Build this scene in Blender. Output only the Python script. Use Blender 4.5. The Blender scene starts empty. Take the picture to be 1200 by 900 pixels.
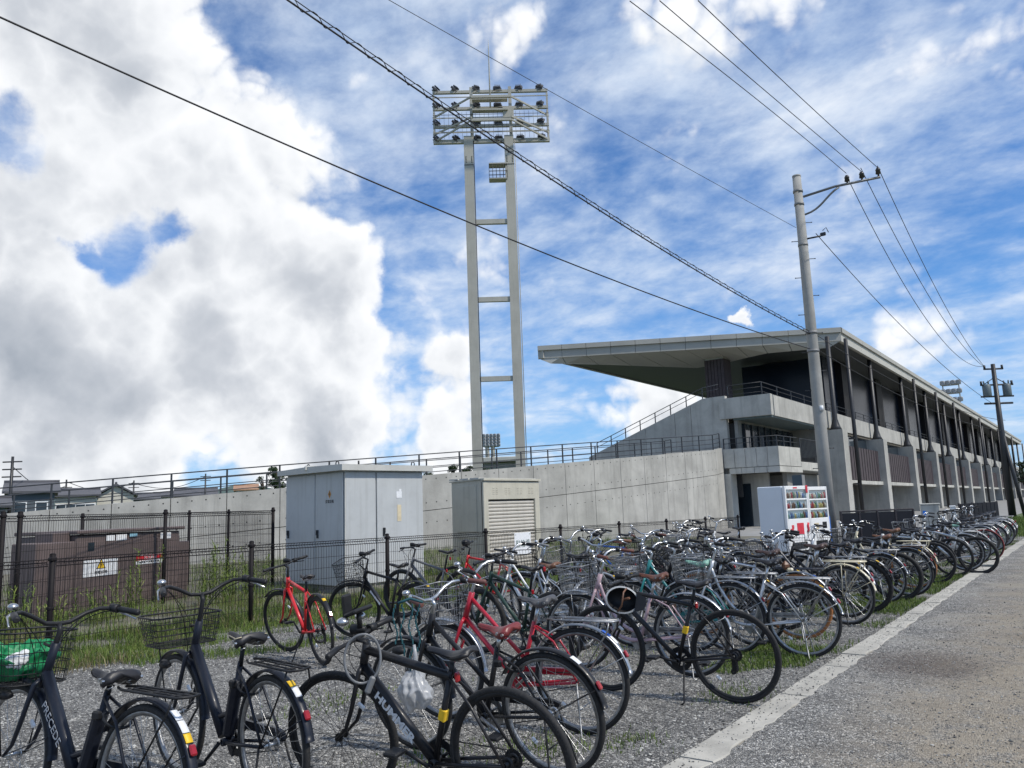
import bpy, math, random
import numpy as np
from mathutils import Vector, Matrix
random.seed(7)
RNG = np.random.default_rng(11)
D = bpy.data
SC = bpy.context.scene
COL = SC.collection

# ------------------------------------------------------------------ camera
F_PX, PITCH, ROLL, YAW, CAM_H = 930.0, math.radians(8.9), math.radians(-2.05), math.radians(36.2321), 1.5
def cam_matrix():
    cp, sp = math.cos(PITCH), math.sin(PITCH)
    fwd = Vector((0, cp, sp)); up = Vector((0, -sp, cp)); right = Vector((1, 0, 0))
    cr, sr = math.cos(ROLL), math.sin(ROLL)
    r2 = cr*right + sr*up; u2 = -sr*right + cr*up
    Z = Matrix.Rotation(YAW, 3, 'Z')
    return Z @ r2, Z @ u2, Z @ fwd
CR, CU, CF = cam_matrix()
cd = D.cameras.new('camera'); cam = D.objects.new('camera', cd); COL.objects.link(cam)
cd.sensor_width = 36; cd.lens = F_PX*36/1200; cd.clip_start = 0.05; cd.clip_end = 20000
cam.matrix_world = Matrix(((CR.x, CU.x, -CF.x, 0), (CR.y, CU.y, -CF.y, 0), (CR.z, CU.z, -CF.z, CAM_H), (0, 0, 0, 1)))
SC.camera = cam
SC.view_settings.view_transform = 'Standard'; SC.view_settings.look = 'None'
SC.view_settings.exposure = 0.2; SC.view_settings.gamma = 1.0

O = Vector((0, 0, CAM_H))
def ray(x, y): return (CR*((x-600)/F_PX) - CU*((y-450)/F_PX) + CF)
def onZ(x, y, z=0.0): d = ray(x, y); return O + d*((z-CAM_H)/d.z)
def onX(x, y, X): d = ray(x, y); return O + d*(X/d.x)
def onY(x, y, Y): d = ray(x, y); return O + d*(Y/d.y)
def onD(x, y, Dd): d = ray(x, y); return O + d*(Dd/math.hypot(d.x, d.y))

# ------------------------------------------------------------------ node helper
class NT:
    def __init__(s, nt): s.nt = nt
    def new(s, t, **kw):
        n = s.nt.nodes.new(t)
        for k, v in kw.items(): setattr(n, k, v)
        return n
    def link(s, a, b): s.nt.links.new(a, b)
    def _in(s, sock, v):
        if v is None: return
        if isinstance(v, bpy.types.NodeSocket): s.link(v, sock)
        else:
            try: sock.default_value = v
            except Exception: sock.default_value = (v, v, v)
    def math(s, op, a, b=None, c=None, clamp=False):
        n = s.new('ShaderNodeMath', operation=op); n.use_clamp = clamp
        s._in(n.inputs[0], a); s._in(n.inputs[1], b)
        if c is not None: s._in(n.inputs[2], c)
        return n.outputs[0]
    def vmath(s, op, a, b=None):
        n = s.new('ShaderNodeVectorMath', operation=op)
        s._in(n.inputs[0], a)
        if b is not None:
            if op == 'SCALE': s._in(n.inputs['Scale'], b)
            else: s._in(n.inputs[1], b)
        return n.outputs['Value'] if op in ('DOT_PRODUCT', 'LENGTH') else n.outputs['Vector']
    def mix(s, f, a, b, blend='MIX'):
        n = s.new('ShaderNodeMix', data_type='RGBA', blend_type=blend)
        s._in(n.inputs[0], f)
        for i, v in ((6, a), (7, b)):
            if isinstance(v, (tuple, list)): v = tuple(v) + ((1,) if len(v) == 3 else ())
            s._in(n.inputs[i], v)
        return n.outputs[2]
    def ramp(s, f, stops, interp='LINEAR'):
        n = s.new('ShaderNodeValToRGB'); cr = n.color_ramp; cr.interpolation = interp
        while len(cr.elements) < len(stops): cr.elements.new(0.5)
        for e, (p, c) in zip(cr.elements, stops):
            e.position = p; e.color = (c, c, c, 1) if not isinstance(c, (tuple, list)) else tuple(c) + (1,)
        s._in(n.inputs[0], f); return n.outputs[0]
    def smooth(s, v, lo, hi, a=0.0, b=1.0):
        n = s.new('ShaderNodeMapRange', interpolation_type='SMOOTHSTEP')
        s._in(n.inputs[0], v); s._in(n.inputs[1], lo); s._in(n.inputs[2], hi); s._in(n.inputs[3], a); s._in(n.inputs[4], b)
        return n.outputs[0]
    def noise(s, vec, scale, detail=4, rough=0.5, dist=0.0):
        n = s.new('ShaderNodeTexNoise'); s._in(n.inputs['Vector'], vec)
        n.inputs['Scale'].default_value = scale; n.inputs['Detail'].default_value = detail
        n.inputs['Roughness'].default_value = rough; n.inputs['Distortion'].default_value = dist
        return n.outputs[0]
    def voro(s, vec, scale, out='Color', feature='F1'):
        n = s.new('ShaderNodeTexVoronoi', feature=feature); s._in(n.inputs['Vector'], vec)
        n.inputs['Scale'].default_value = scale
        return n.outputs[out]

# ------------------------------------------------------------------ sky and sun
SUN_EL, SUN_AZ = math.radians(50), math.radians(84)      # azimuth clockwise from +Y
w = D.worlds.new('World'); SC.world = w; w.use_nodes = True
def build_sky():
    nt = w.node_tree; nt.nodes.clear(); N = NT(nt)
    out = N.new('ShaderNodeOutputWorld')
    sky = N.new('ShaderNodeTexSky', sky_type='NISHITA'); sky.sun_disc = False
    sky.sun_elevation = SUN_EL; sky.sun_rotation = SUN_AZ
    sky.air_density = 1.0; sky.dust_density = 0.3; sky.ozone_density = 2.5
    d = N.vmath('NORMALIZE', N.new('ShaderNodeTexCoord').outputs['Generated'])
    sep = N.new('ShaderNodeSeparateXYZ'); N.link(d, sep.inputs[0])
    z = sep.outputs[2]
    zc = N.math('ADD', N.math('MAXIMUM', z, 0.0), 0.22)
    comb = N.new('ShaderNodeCombineXYZ')
    N.link(N.math('DIVIDE', sep.outputs[0], zc), comb.inputs[0]); N.link(N.math('DIVIDE', sep.outputs[1], zc), comb.inputs[1])
    p = comb.outputs[0]
    # --- thin mottled high cloud on a flat layer
    mp = N.new('ShaderNodeMapping'); mp.inputs['Rotation'].default_value = (0, 0, 0.75); mp.inputs['Scale'].default_value = (1.0, 1.25, 1)
    N.link(p, mp.inputs[0]); ps = mp.outputs[0]
    n0 = N.noise(ps, 0.75, 3, 0.5, 0.2); n1 = N.noise(ps, 3.2, 7, 0.58, 0.2); n2 = N.noise(ps, 12.0, 5, 0.62, 0.1)
    hi = N.math('ADD', N.math('ADD', N.math('MULTIPLY', n0, 0.62), N.math('MULTIPLY', n1, 0.74)), N.math('MULTIPLY', n2, 0.30))
    m_hi = N.math('MULTIPLY', N.smooth(hi, 0.62, 1.10), 0.92)
    # --- big cumulus banks: soft blobs in direction space broken by noise
    blobs = []
    def blob(px, py, r, wgt): blobs.append((ray(px, py).normalized(), r/930.0, wgt))
    for b in ((70, 200, 170, 1.0), (215, 250, 190, 1.05), (60, 430, 200, 1.0), (250, 400, 175, 1.0), (360, 330, 110, 1.0), (110, 40, 170, 0.95),
              (345, 460, 150, 0.95), (425, 420, 75, 0.85), (100, 520, 130, 0.85), (300, 500, 90, .75), (525, 430, 50, 0.62), (540, 495, 70, 0.7), (-200, 250, 300, 1.0), (-450, 350, 350, 1.0), (775, 470, 80, 0.62), (858, 380, 13, 0.70), (-100, -150, 220, .8),
              (1500, 420, 160, 0.8), (1900, 330, 260, 0.9), (530, -900, 260, 0.8), (2600, 200, 400, .9), (-1500, 200, 500, .9)):
        blob(*b)
    dens = None
    # warp the direction so that the outlines billow
    wn = N.new('ShaderNodeTexNoise'); N.link(d, wn.inputs['Vector']); wn.inputs['Scale'].default_value = 7; wn.inputs['Detail'].default_value = 8; wn.inputs['Roughness'].default_value = 0.58
    wv = N.vmath('SCALE', N.vmath('SUBTRACT', wn.outputs['Color'], (0.5, 0.5, 0.5)), 0.15)
    dw = N.vmath('ADD', d, wv)
    for c, r, wgt in blobs:
        dist = N.vmath('LENGTH', N.vmath('SUBTRACT', dw, tuple(c)))
        g = N.smooth(dist, r*1.3, r*0.2, 0.0, wgt)
        dens = g if dens is None else N.math('SMOOTH_MAX', dens, g, 0.25)
    def lumps(v):
        # billows: folded noise gives rounded puffs with creases between them
        t = N.vmath('ADD', v, N.vmath('SCALE', N.vmath('SUBTRACT', wn.outputs['Color'], (0.5, 0.5, 0.5)), 0.035)); s_ = None
        for sc, am in ((8.5, 0.62), (19.0, 0.34), (43.0, 0.15), (95.0, 0.05)):
            k = N.math('MULTIPLY', N.math('ABSOLUTE', N.math('SUBTRACT', N.noise(t, sc, 0, 0.5), 0.5)), am*2.2)
            s_ = k if s_ is None else N.math('ADD', s_, k)
        return N.math('SUBTRACT', s_, 0.25)
    L1 = lumps(d); L2 = lumps(N.vmath('ADD', d, (0.011, 0.001, 0.017)))
    fine = N.math('SUBTRACT', N.noise(d, 38.0, 6, 0.6), 0.5)
    low = N.noise(d, 4.2, 5, 0.55, 0.2)
    dn = N.math('ADD', dens, N.math('ADD', N.math('MULTIPLY', L1, 0.95), N.math('ADD', N.math('MULTIPLY', N.math('SUBTRACT', low, 0.5), 0.7), N.math('MULTIPLY', fine, 0.26))))
    hole = None
    for hx, hy, hr in ((128, 287, 28), (-8, 128, 26), (168, 264, 19), (92, 294, 17)):
        dist = N.vmath('LENGTH', N.vmath('SUBTRACT', dw, tuple(ray(hx, hy).normalized())))
        g = N.smooth(dist, hr*2.3/930, 0.0)
        hole = g if hole is None else N.math('MAXIMUM', hole, g)
    hole = N.math('MULTIPLY', N.smooth(N.math('ADD', hole, N.math('MULTIPLY', L1, 0.9)), 0.22, 0.80), N.smooth(hole, 0.02, 0.3))
    m_cu = N.math('MULTIPLY', N.smooth(dn, 0.30, 0.62), N.math('SUBTRACT', 1.0, N.math('MULTIPLY', hole, 0.93)))
    # self shading: thick and low parts are grey, thin rims and sunward puffs white
    lump = N.math('MULTIPLY', N.math('SUBTRACT', L1, L2), 0.75)
    thick = N.smooth(dn, 0.55, 1.45)
    el_dark = N.smooth(z, 0.60, 0.08)
    grey = N.smooth(N.noise(d, 2.6, 4, 0.5, 0.3), 0.38, 0.66)
    shade = N.math('MULTIPLY', thick, N.math('ADD', 0.02, N.math('ADD', N.math('MULTIPLY', el_dark, 0.62), N.math('MULTIPLY', grey, 0.50))))
    shade = N.math('SUBTRACT', N.math('ADD', shade, 0.13), lump, clamp=True)
    c_cu = N.ramp(shade, [(0.0, (0.92, 0.93, 0.95)), (0.25, (0.79, 0.81, 0.84)), (0.55, (0.54, 0.57, 0.62)), (1.0, (0.32, 0.36, 0.42))])
    c_hi = N.ramp(n1, [(0.28, (0.36, 0.50, 0.75)), (0.50, (0.55, 0.66, 0.82)), (0.72, (0.78, 0.83, 0.90))])
    hz = N.smooth(z, 0.34, 0.0)
    base = N.new('ShaderNodeBackground'); N.link(N.mix(1.0, sky.outputs[0], (0.48, 0.90, 1.34), 'MULTIPLY'), base.inputs[0]); base.inputs[1].default_value = 0.095
    bh = N.new('ShaderNodeBackground'); N.link(c_hi, bh.inputs[0]); bh.inputs[1].default_value = 1.0
    bc = N.new('ShaderNodeBackground'); N.link(c_cu, bc.inputs[0]); bc.inputs[1].default_value = 1.0
    bz = N.new('ShaderNodeBackground'); bz.inputs[0].default_value = (0.30, 0.50, 0.82, 1); bz.inputs[1].default_value = 1.0
    def mixs(f, a, b):
        m = N.new('ShaderNodeMixShader'); N._in(m.inputs[0], f); N.link(a, m.inputs[1]); N.link(b, m.inputs[2]); return m.outputs[0]
    s = mixs(N.math('MULTIPLY', hz, 0.6), base.outputs[0], bz.outputs[0])
    s = mixs(m_hi, s, bh.outputs[0])
    s = mixs(m_cu, s, bc.outputs[0])
    N.link(s, out.inputs[0])
build_sky()
sl = D.lights.new('sun', 'SUN'); sl.energy = 3.1; sl.angle = math.radians(2.5); sl.color = (1.0, 0.94, 0.84)
sun = D.objects.new('sun', sl); COL.objects.link(sun)
sdir = Vector((math.sin(SUN_AZ)*math.cos(SUN_EL), math.cos(SUN_AZ)*math.cos(SUN_EL), math.sin(SUN_EL)))
sun.rotation_euler = sdir.to_track_quat('Z', 'Y').to_euler(); sun.location = (20, -20, 60)

# ------------------------------------------------------------------ materials
MATS = {}
def mat(name, col, rough=0.6, metal=0.0, var=0.12, scale=6.0, bump=0.0, bscale=40.0, spec=None, coat=0.0, dirt=0.0, streak=0.0):
    """plain paint, metal, rubber, plastic: colour with slight uneven wear"""
    if name in MATS: return MATS[name]
    m = D.materials.new(name); m.use_nodes = True; N = NT(m.node_tree); b = m.node_tree.nodes['Principled BSDF']
    tc = N.new('ShaderNodeTexCoord').outputs['Object']
    n = N.noise(tc, scale, 5, 0.6)
    k = 1.0 - var; k2 = 1.0 + var
    c = N.mix(N.smooth(n, 0.3, 0.7), tuple(x*k for x in col), tuple(min(1, x*k2) for x in col))
    if dirt:
        n2 = N.noise(tc, scale*2.7, 6, 0.65)
        c = N.mix(N.math('MULTIPLY', N.smooth(n2, 0.5, 0.75), dirt), c, (0.16, 0.14, 0.115))
    if streak:
        mp = N.new('ShaderNodeMapping'); mp.inputs['Scale'].default_value = (5.0, 5.0, 0.22); N.link(tc, mp.inputs[0])
        c = N.mix(N.math('MULTIPLY', N.smooth(N.noise(mp.outputs[0], 2.6, 6, 0.62), 0.48, 0.76), streak), c, tuple(x*0.45 for x in (col[0]*1.05, col[1], col[2]*0.85)))
    N.link(c, b.inputs['Base Color'])
    r = N.math('ADD', rough-0.06, N.math('MULTIPLY', n, 0.14), clamp=True); N.link(r, b.inputs['Roughness'])
    b.inputs['Metallic'].default_value = metal
    if spec is not None: b.inputs['Specular IOR Level'].default_value = spec
    if coat: b.inputs['Coat Weight'].default_value = coat; b.inputs['Coat Roughness'].default_value = 0.12
    if bump:
        bn = N.new('ShaderNodeBump'); bn.inputs['Strength'].default_value = bump; bn.inputs['Distance'].default_value = 0.004
        N.link(N.noise(tc, bscale, 5, 0.6), bn.inputs['Height']); N.link(bn.outputs[0], b.inputs['Normal'])
    MATS[name] = m; return m
def concrete(name, col, stain=0.35, scale=1.0, warm=(1, 1, 1)):
    if name in MATS: return MATS[name]
    m = D.materials.new(name); m.use_nodes = True; N = NT(m.node_tree); b = m.node_tree.nodes['Principled BSDF']
    tc = N.new('ShaderNodeTexCoord').outputs['Object']
    mp = N.new('ShaderNodeMapping'); mp.inputs['Scale'].default_value = (1.6, 1.6, 0.12); N.link(tc, mp.inputs[0])
    streak = N.noise(mp.outputs[0], 2.2*scale, 6, 0.6, 0.1)
    blot = N.noise(tc, 0.8*scale, 6, 0.62, 0.3); fine = N.noise(tc, 22*scale, 4, 0.7); pits = N.voro(tc, 34*scale, 'Distance')
    c = N.mix(N.smooth(blot, 0.3, 0.72), tuple(x*0.76 for x in col), tuple(x*1.12 for x in col))
    c = N.mix(N.math('MULTIPLY', N.smooth(streak, 0.46, 0.78), stain), c, tuple(x*0.52 for x in col))
    c = N.mix(N.math('MULTIPLY', N.smooth(fine, 0.35, 0.75), 0.22), c, tuple(x*1.25 for x in col))
    c = N.mix(N.math('MULTIPLY', N.smooth(pits, 0.16, 0.05), 0.35), c, tuple(x*0.5 for x in col))
    N.link(c, b.inputs['Base Color']); b.inputs['Roughness'].default_value = 0.85
    bn = N.new('ShaderNodeBump'); bn.inputs['Strength'].default_value = 0.25; bn.inputs['Distance'].default_value = 0.01
    N.link(fine, bn.inputs['Height']); N.link(bn.outputs[0], b.inputs['Normal'])
    MATS[name] = m; return m
def gravel_mat(name, scale, lo, hi, tint=None, sand=False):
    m = D.materials.new(name); m.use_nodes = True; N = NT(m.node_tree); b = m.node_tree.nodes['Principled BSDF']
    tc = N.new('ShaderNodeTexCoord').outputs['Object']
    wob = N.vmath('ADD', tc, N.vmath('SCALE', N.vmath('SUBTRACT', N.new('ShaderNodeTexNoise').outputs['Color'], (0.5, 0.5, 0.5)), 0.0))
    sep = N.new('ShaderNodeSeparateColor'); N.link(N.voro(wob, scale, 'Color'), sep.inputs[0])
    edge = N.voro(wob, scale, 'Distance', 'DISTANCE_TO_EDGE')
    sep2 = N.new('ShaderNodeSeparateColor'); N.link(N.voro(wob, scale*2.3, 'Color'), sep2.inputs[0])
    v = N.math('ADD', N.math('MULTIPLY', sep.outputs[0], 0.6), N.math('MULTIPLY', sep2.outputs[1], 0.4))
    big = N.noise(tc, 0.9, 6, 0.65, 0.5); mid = N.noise(tc, 3.1, 6, 0.65, 0.4)
    c = N.ramp(v, [(0.12, tuple(x*lo for x in (1.03, 1.0, 0.93))), (0.45, tuple(x*(lo*0.55+hi*0.35) for x in (1.02, 1.0, 0.94))), (0.72, tuple(x*hi*0.75 for x in (1.03, 1.0, 0.93))), (0.9, tuple(x*hi*1.35 for x in (1.03, 0.99, 0.91)))])
    c = N.mix(N.math('MULTIPLY', N.smooth(edge, 0.10, 0.0), 0.75), c, (lo*0.35, lo*0.35, lo*0.36))
    c = N.mix(N.math('MULTIPLY', N.smooth(mid, 0.42, 0.70), 0.50), c, (lo*0.8, lo*0.8, lo*0.82))
    c = N.mix(N.math('MULTIPLY', N.smooth(big, 0.48, 0.7), 0.42), c, (hi*0.8, hi*0.79, hi*0.74))
    if sand:
        sx = N.new('ShaderNodeSeparateXYZ'); N.link(tc, sx.inputs[0])
        # dry sandy soil worked into the stones along the middle of the lane
        xs = N.math('ADD', sx.outputs[0], N.math('MULTIPLY', N.math('SUBTRACT', N.noise(tc, 0.9, 5, 0.6, 0.5), 0.5), 1.7))
        sm = N.math('MULTIPLY', N.smooth(xs, -2.0, -0.8), N.smooth(N.math('ADD', mid, N.math('MULTIPLY', v, 0.3)), 0.36, 0.72))
        c = N.mix(N.math('MULTIPLY', sm, 0.80), c, (0.40, 0.34, 0.255))
        dv = N.vmath('MULTIPLY', N.vmath('SUBTRACT', tc, (-1.45, 7.9, 0)), (1.0, 0.85, 1.0))
        dd = N.math('ADD', N.vmath('LENGTH', dv), N.math('MULTIPLY', N.math('SUBTRACT', mid, 0.5), 1.3))
        c = N.mix(N.math('MULTIPLY', N.smooth(dd, 0.75, 0.1), 0.55), c, (0.105, 0.072, 0.05))
        wt = N.smooth(N.noise(tc, 0.7, 3, 0.5, 0.2), 0.56, 0.74)
        c = N.mix(N.math('MULTIPLY', wt, 0.3), c, (0.09, 0.078, 0.065))
    N.link(c, b.inputs['Base Color']); b.inputs['Roughness'].default_value = 0.88; b.inputs['Specular IOR Level'].default_value = 0.25
    bn = N.new('ShaderNodeBump'); bn.inputs['Strength'].default_value = 0.9; bn.inputs['Distance'].default_value = 0.009
    N.link(N.math('ADD', N.smooth(edge, 0.0, 0.28), N.math('MULTIPLY', sep.outputs[1], 0.8)), bn.inputs['Height']); N.link(bn.outputs[0], b.inputs['Normal'])
    return m
def leafy(name, c1, c2, c3, scale=3.0, trans=0.0):
    m = D.materials.new(name); m.use_nodes = True; N = NT(m.node_tree); b = m.node_tree.nodes['Principled BSDF']
    g = N.new('ShaderNodeNewGeometry'); tc = N.new('ShaderNodeTexCoord').outputs['Object']
    r = g.outputs['Random Per Island']
    c = N.ramp(r, [(0.0, c1), (0.55, c2), (1.0, c3)])
    c = N.mix(N.math('MULTIPLY', N.smooth(N.noise(tc, scale, 4, 0.6), 0.4, 0.7), 0.4), c, c1)
    N.link(c, b.inputs['Base Color']); b.inputs['Roughness'].default_value = 0.6; b.inputs['Specular IOR Level'].default_value = 0.3
    return m
def leaf_extra(): pass
def glass_dark(name, col=(0.02, 0.03, 0.04), rough=0.06):
    return mat(name, col, rough, 0.0, 0.3, 0.4, spec=0.6)

M_RUB = mat('black_rubber', (0.013, 0.013, 0.0135), 0.75, 0, 0.3, 30, 0.15, 200, dirt=0.25)
M_BLK = mat('black_plastic', (0.013, 0.0135, 0.015), 0.5, 0, 0.3, 20, spec=.35)
M_CHR = mat('bright_metal', (0.52, 0.53, 0.54), 0.30, 1.0, 0.12, 25)
M_ALU = mat('dull_alloy', (0.33, 0.335, 0.34), 0.48, 1.0, 0.25, 25)
M_SPKD = mat('dark_spoke', (0.03, 0.03, 0.032), 0.4, 0.5)
M_SPK = mat('spoke_steel', (0.50, 0.51, 0.52), 0.35, 1.0, 0.1, 20)
M_RED = mat('red_reflector', (0.30, 0.006, 0.012), 0.22, 0, 0.1, 20, coat=0.5)
M_YEL = mat('yellow_sticker', (0.80, 0.50, 0.02), 0.5, 0, 0.08, 30)
M_WHS = mat('white_sticker', (0.75, 0.76, 0.77), 0.5, 0, 0.08, 40)
M_BLS = mat('blue_sticker', (0.03, 0.12, 0.5), 0.5)
M_STEEL = mat('brown_black_steel', (0.022, 0.017, 0.020), 0.45, 0.0, 0.25, 12)
M_FENCE = mat('fence_coating', (0.010, 0.008, 0.009), 0.65, 0.0, 0.25, 12, spec=.25)
M_CONC = concrete('wall_concrete', (0.415, 0.405, 0.37), 0.62)
M_CONCL = concrete('pale_concrete', (0.47, 0.46, 0.415), 0.6)
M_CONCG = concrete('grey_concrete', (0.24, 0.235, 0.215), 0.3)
M_DARKJ = mat('dark_joint', (0.03, 0.03, 0.03), 0.9)
M_ROOF = mat('roof_cladding', (0.36, 0.35, 0.315), 0.5, 0.0, 0.07, 0.5, dirt=0.10)
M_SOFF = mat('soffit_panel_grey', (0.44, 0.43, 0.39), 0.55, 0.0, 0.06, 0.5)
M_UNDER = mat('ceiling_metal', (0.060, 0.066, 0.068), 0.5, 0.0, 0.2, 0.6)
M_GLASS = glass_dark('dark_glass')
M_TINT = mat('tinted_glazing', (0.008, 0.013, 0.024), 0.22, 0, 0.3, 0.3, spec=.2)
M_DKST = mat('dark_painted_steel', (0.020, 0.021, 0.024), 0.45, 0.0, 0.2, 2)
M_BRN = mat('dark_brown_slats', (0.050, 0.036, 0.040), 0.6, 0, 0.25, 3)
M_RAIL = mat('grey_rail_paint', (0.028, 0.032, 0.038), 0.5, 0.0, 0.2, 5)
M_TOWER = mat('tower_paint', (0.40, 0.385, 0.335), 0.5, 0, 0.08, 0.4, dirt=0.12, streak=.25)
M_LAMP = mat('lamp_housing', (0.045, 0.047, 0.052), 0.45, 0.1, 0.2, 3)

# ------------------------------------------------------------------ mesh builder
class MB:
    def __init__(s): s.v = []; s.f = []; s.sm = []
    def add(s, vs, fs, smooth=False):
        n = len(s.v); s.v.extend([tuple(v) for v in vs]); s.f.extend([tuple(i+n for i in f) for f in fs]); s.sm.extend([smooth]*len(fs)); return s
    def box(s, c, size, rot=None):
        hx, hy, hz = size[0]/2, size[1]/2, size[2]/2
        vs = [Vector((x*hx, y*hy, z*hz)) for x in (-1, 1) for y in (-1, 1) for z in (-1, 1)]
        if rot is not None: vs = [rot @ v for v in vs]
        c = Vector(c)
        return s.add([v+c for v in vs], [(0, 1, 3, 2), (4, 6, 7, 5), (0, 4, 5, 1), (2, 3, 7, 6), (0, 2, 6, 4), (1, 5, 7, 3)])
    def bbox(s, c, size, bev=0.01, rot=None):
        """box with chamfered edges"""
        hx, hy, hz = size[0]/2, size[1]/2, size[2]/2; b = min(bev, hx*.9, hy*.9, hz*.9)
        ring = [(hx-b, -hy), (hx, -hy+b), (hx, hy-b), (hx-b, hy), (-hx+b, hy), (-hx, hy-b), (-hx, -hy+b), (-hx+b, -hy)]
        rin = [(hx-b, -hy+b)]*2 + [(hx-b, hy-b)]*2 + [(-hx+b, hy-b)]*2 + [(-hx+b, -hy+b)]*2
        vs = [Vector((x, y, -hz)) for x, y in rin] + [Vector((x, y, -hz+b)) for x, y in ring] + [Vector((x, y, hz-b)) for x, y in ring] + [Vector((x, y, hz)) for x, y in rin]
        fs = [tuple(range(7, -1, -1)), tuple(range(24, 32))]
        for k in range(3):
            for i in range(8): fs.append((k*8+i, k*8+(i+1) % 8, k*8+8+(i+1) % 8, k*8+8+i))
        if rot is not None: vs = [rot @ v for v in vs]
        c = Vector(c); return s.add([v+c for v in vs], fs)
    def tube(s, pts, r, seg=6, closed=False, cap=True, smooth=True):
        pts = [Vector(p) for p in pts]; n = len(pts); rs = r if isinstance(r, (list, tuple)) else [r]*n
        vs = []; up = None
        for i, p in enumerate(pts):
            if closed: t = pts[(i+1) % n]-pts[i-1]
            else: t = pts[min(i+1, n-1)]-pts[max(i-1, 0)]
            t.normalize()
            if up is None:
                up = Vector((0, 0, 1)) if abs(t.z) < 0.9 else Vector((1, 0, 0))
            a = up - t*up.dot(t)
            if a.length < 1e-6: a = t.orthogonal()
            a.normalize(); b = t.cross(a); up = a
            for k in range(seg):
                th = 2*math.pi*k/seg; vs.append(p+(a*math.cos(th)+b*math.sin(th))*rs[i])
        fs = []
        for i in range(n if closed else n-1):
            j = (i+1) % n
            for k in range(seg): fs.append((i*seg+k, i*seg+(k+1) % seg, j*seg+(k+1) % seg, j*seg+k))
        s.add(vs, fs, smooth)
        if cap and not closed:
            base = len(s.v)-len(vs)
            s.f.append(tuple(base+k for k in range(seg-1, -1, -1))); s.sm.append(False)
            s.f.append(tuple(base+(n-1)*seg+k for k in range(seg))); s.sm.append(False)
        return s
    def lathe_y(s, c, prof, n=24, a0=0.0, a1=None, smooth=True):
        """profile of (radius, y) closed loop swept round the y axis through c; partial when a1 given"""
        full = a1 is None; a1 = 2*math.pi if full else a1; m = len(prof); steps = n if full else n+1
        vs = []
        for i in range(steps):
            th = a0+(a1-a0)*i/n
            for r, y in prof: vs.append((c[0]+r*math.cos(th), c[1]+y, c[2]+r*math.sin(th)))
        fs = []
        for i in range(n):
            j = (i+1) % steps
            for k in range(m): fs.append((i*m+k, i*m+(k+1) % m, j*m+(k+1) % m, j*m+k))
        if not full: fs += [tuple(range(m)), tuple(range(n*m+m-1, n*m-1, -1))]
        return s.add(vs, fs, smooth)
    def disc_y(s, c, r, h, n=16): return s.lathe_y(c, [(0.001, -h/2), (r, -h/2), (r, h/2), (0.001, h/2)], n, smooth=False)
    def ell(s, c, rad, nu=10, nv=6, rot=None, f=None):
        vs = []; fs = []
        for j in range(nv+1):
            ph = math.pi*j/nv
            for i in range(nu):
                th = 2*math.pi*i/nu; v = Vector((rad[0]*math.sin(ph)*math.cos(th), rad[1]*math.sin(ph)*math.sin(th), rad[2]*math.cos(ph)))
                if f: v = f(v)
                if rot is not None: v = rot @ v
                vs.append(v+Vector(c))
        for j in range(nv):
            for i in range(nu): fs.append((j*nu+i, (j+1)*nu+i, (j+1)*nu+(i+1) % nu, j*nu+(i+1) % nu))
        return s.add(vs, fs, True)
    def prism(s, poly, d):
        """planar polygon (3-D points) thickened by vector d"""
        n = len(poly); d = Vector(d); a = [Vector(p) for p in poly]
        return s.add(a+[p+d for p in a], [tuple(range(n-1, -1, -1)), tuple(range(n, 2*n))]+[(i, (i+1) % n, (i+1) % n+n, i+n) for i in range(n)])
    def quad(s, a, b, c, d): return s.add([a, b, c, d], [(0, 1, 2, 3)])
    def mesh(s, name):
        me = D.meshes.new(name); me.from_pydata(s.v, [], s.f); me.polygons.foreach_set('use_smooth', s.sm); me.update(); return me
def obj(name, me, m=None, parent=None, loc=None, rot=None, kind=None):
    if isinstance(me, MB): me = me.mesh(name)
    o = D.objects.new(name, me)
    if m is not None:
        if len(me.materials) == 0: me.materials.append(m)
        elif me.materials[0] != m: o.material_slots[0].link = 'OBJECT'; o.material_slots[0].material = m
    COL.objects.link(o)
    if parent is not None: o.parent = parent
    if loc is not None: o.location = loc
    if rot is not None: o.rotation_euler = rot
    if kind: o['kind'] = kind
    return o
def empty(name, loc=(0, 0, 0), rot=(0, 0, 0)):
    o = D.objects.new(name, None); o.empty_display_size = 0.2; COL.objects.link(o); o.location = loc; o.rotation_euler = rot; return o
def tag(o, label, cat, group=None):
    o['label'] = label; o['category'] = cat
    if group: o['group'] = group
    return o
def bez(p0, p1, p2, p3, n=8):
    p0, p1, p2, p3 = map(Vector, (p0, p1, p2, p3)); r = []
    for i in range(n+1):
        t = i/n; u = 1-t; r.append(p0*u**3+p1*3*u*u*t+p2*3*u*t*t+p3*t**3)
    return r
FONT_CACHE = {}
def text(name, body, size, m, parent, matrix, extrude=0.0008, align='CENTER', sx=1.0, kind=None):
    key = (body, size, extrude)
    if key not in FONT_CACHE:
        cu = D.curves.new(name, 'FONT'); cu.body = body; cu.size = size; cu.align_x = align; cu.align_y = 'CENTER'; cu.extrude = extrude; cu.resolution_u = 2
        if body == 'HUMMER': cu.offset = .0024
        t = D.objects.new('lettering_source', cu); COL.objects.link(t); dg = bpy.context.evaluated_depsgraph_get()
        FONT_CACHE[key] = D.meshes.new_from_object(t.evaluated_get(dg)); D.objects.remove(t); D.curves.remove(cu)
    me = FONT_CACHE[key].copy(); me.materials.clear(); me.materials.append(m)
    o = D.objects.new(name, me); COL.objects.link(o); o.parent = parent; o.matrix_local = matrix @ Matrix.Diagonal((sx, 1, 1, 1)); return o
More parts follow.
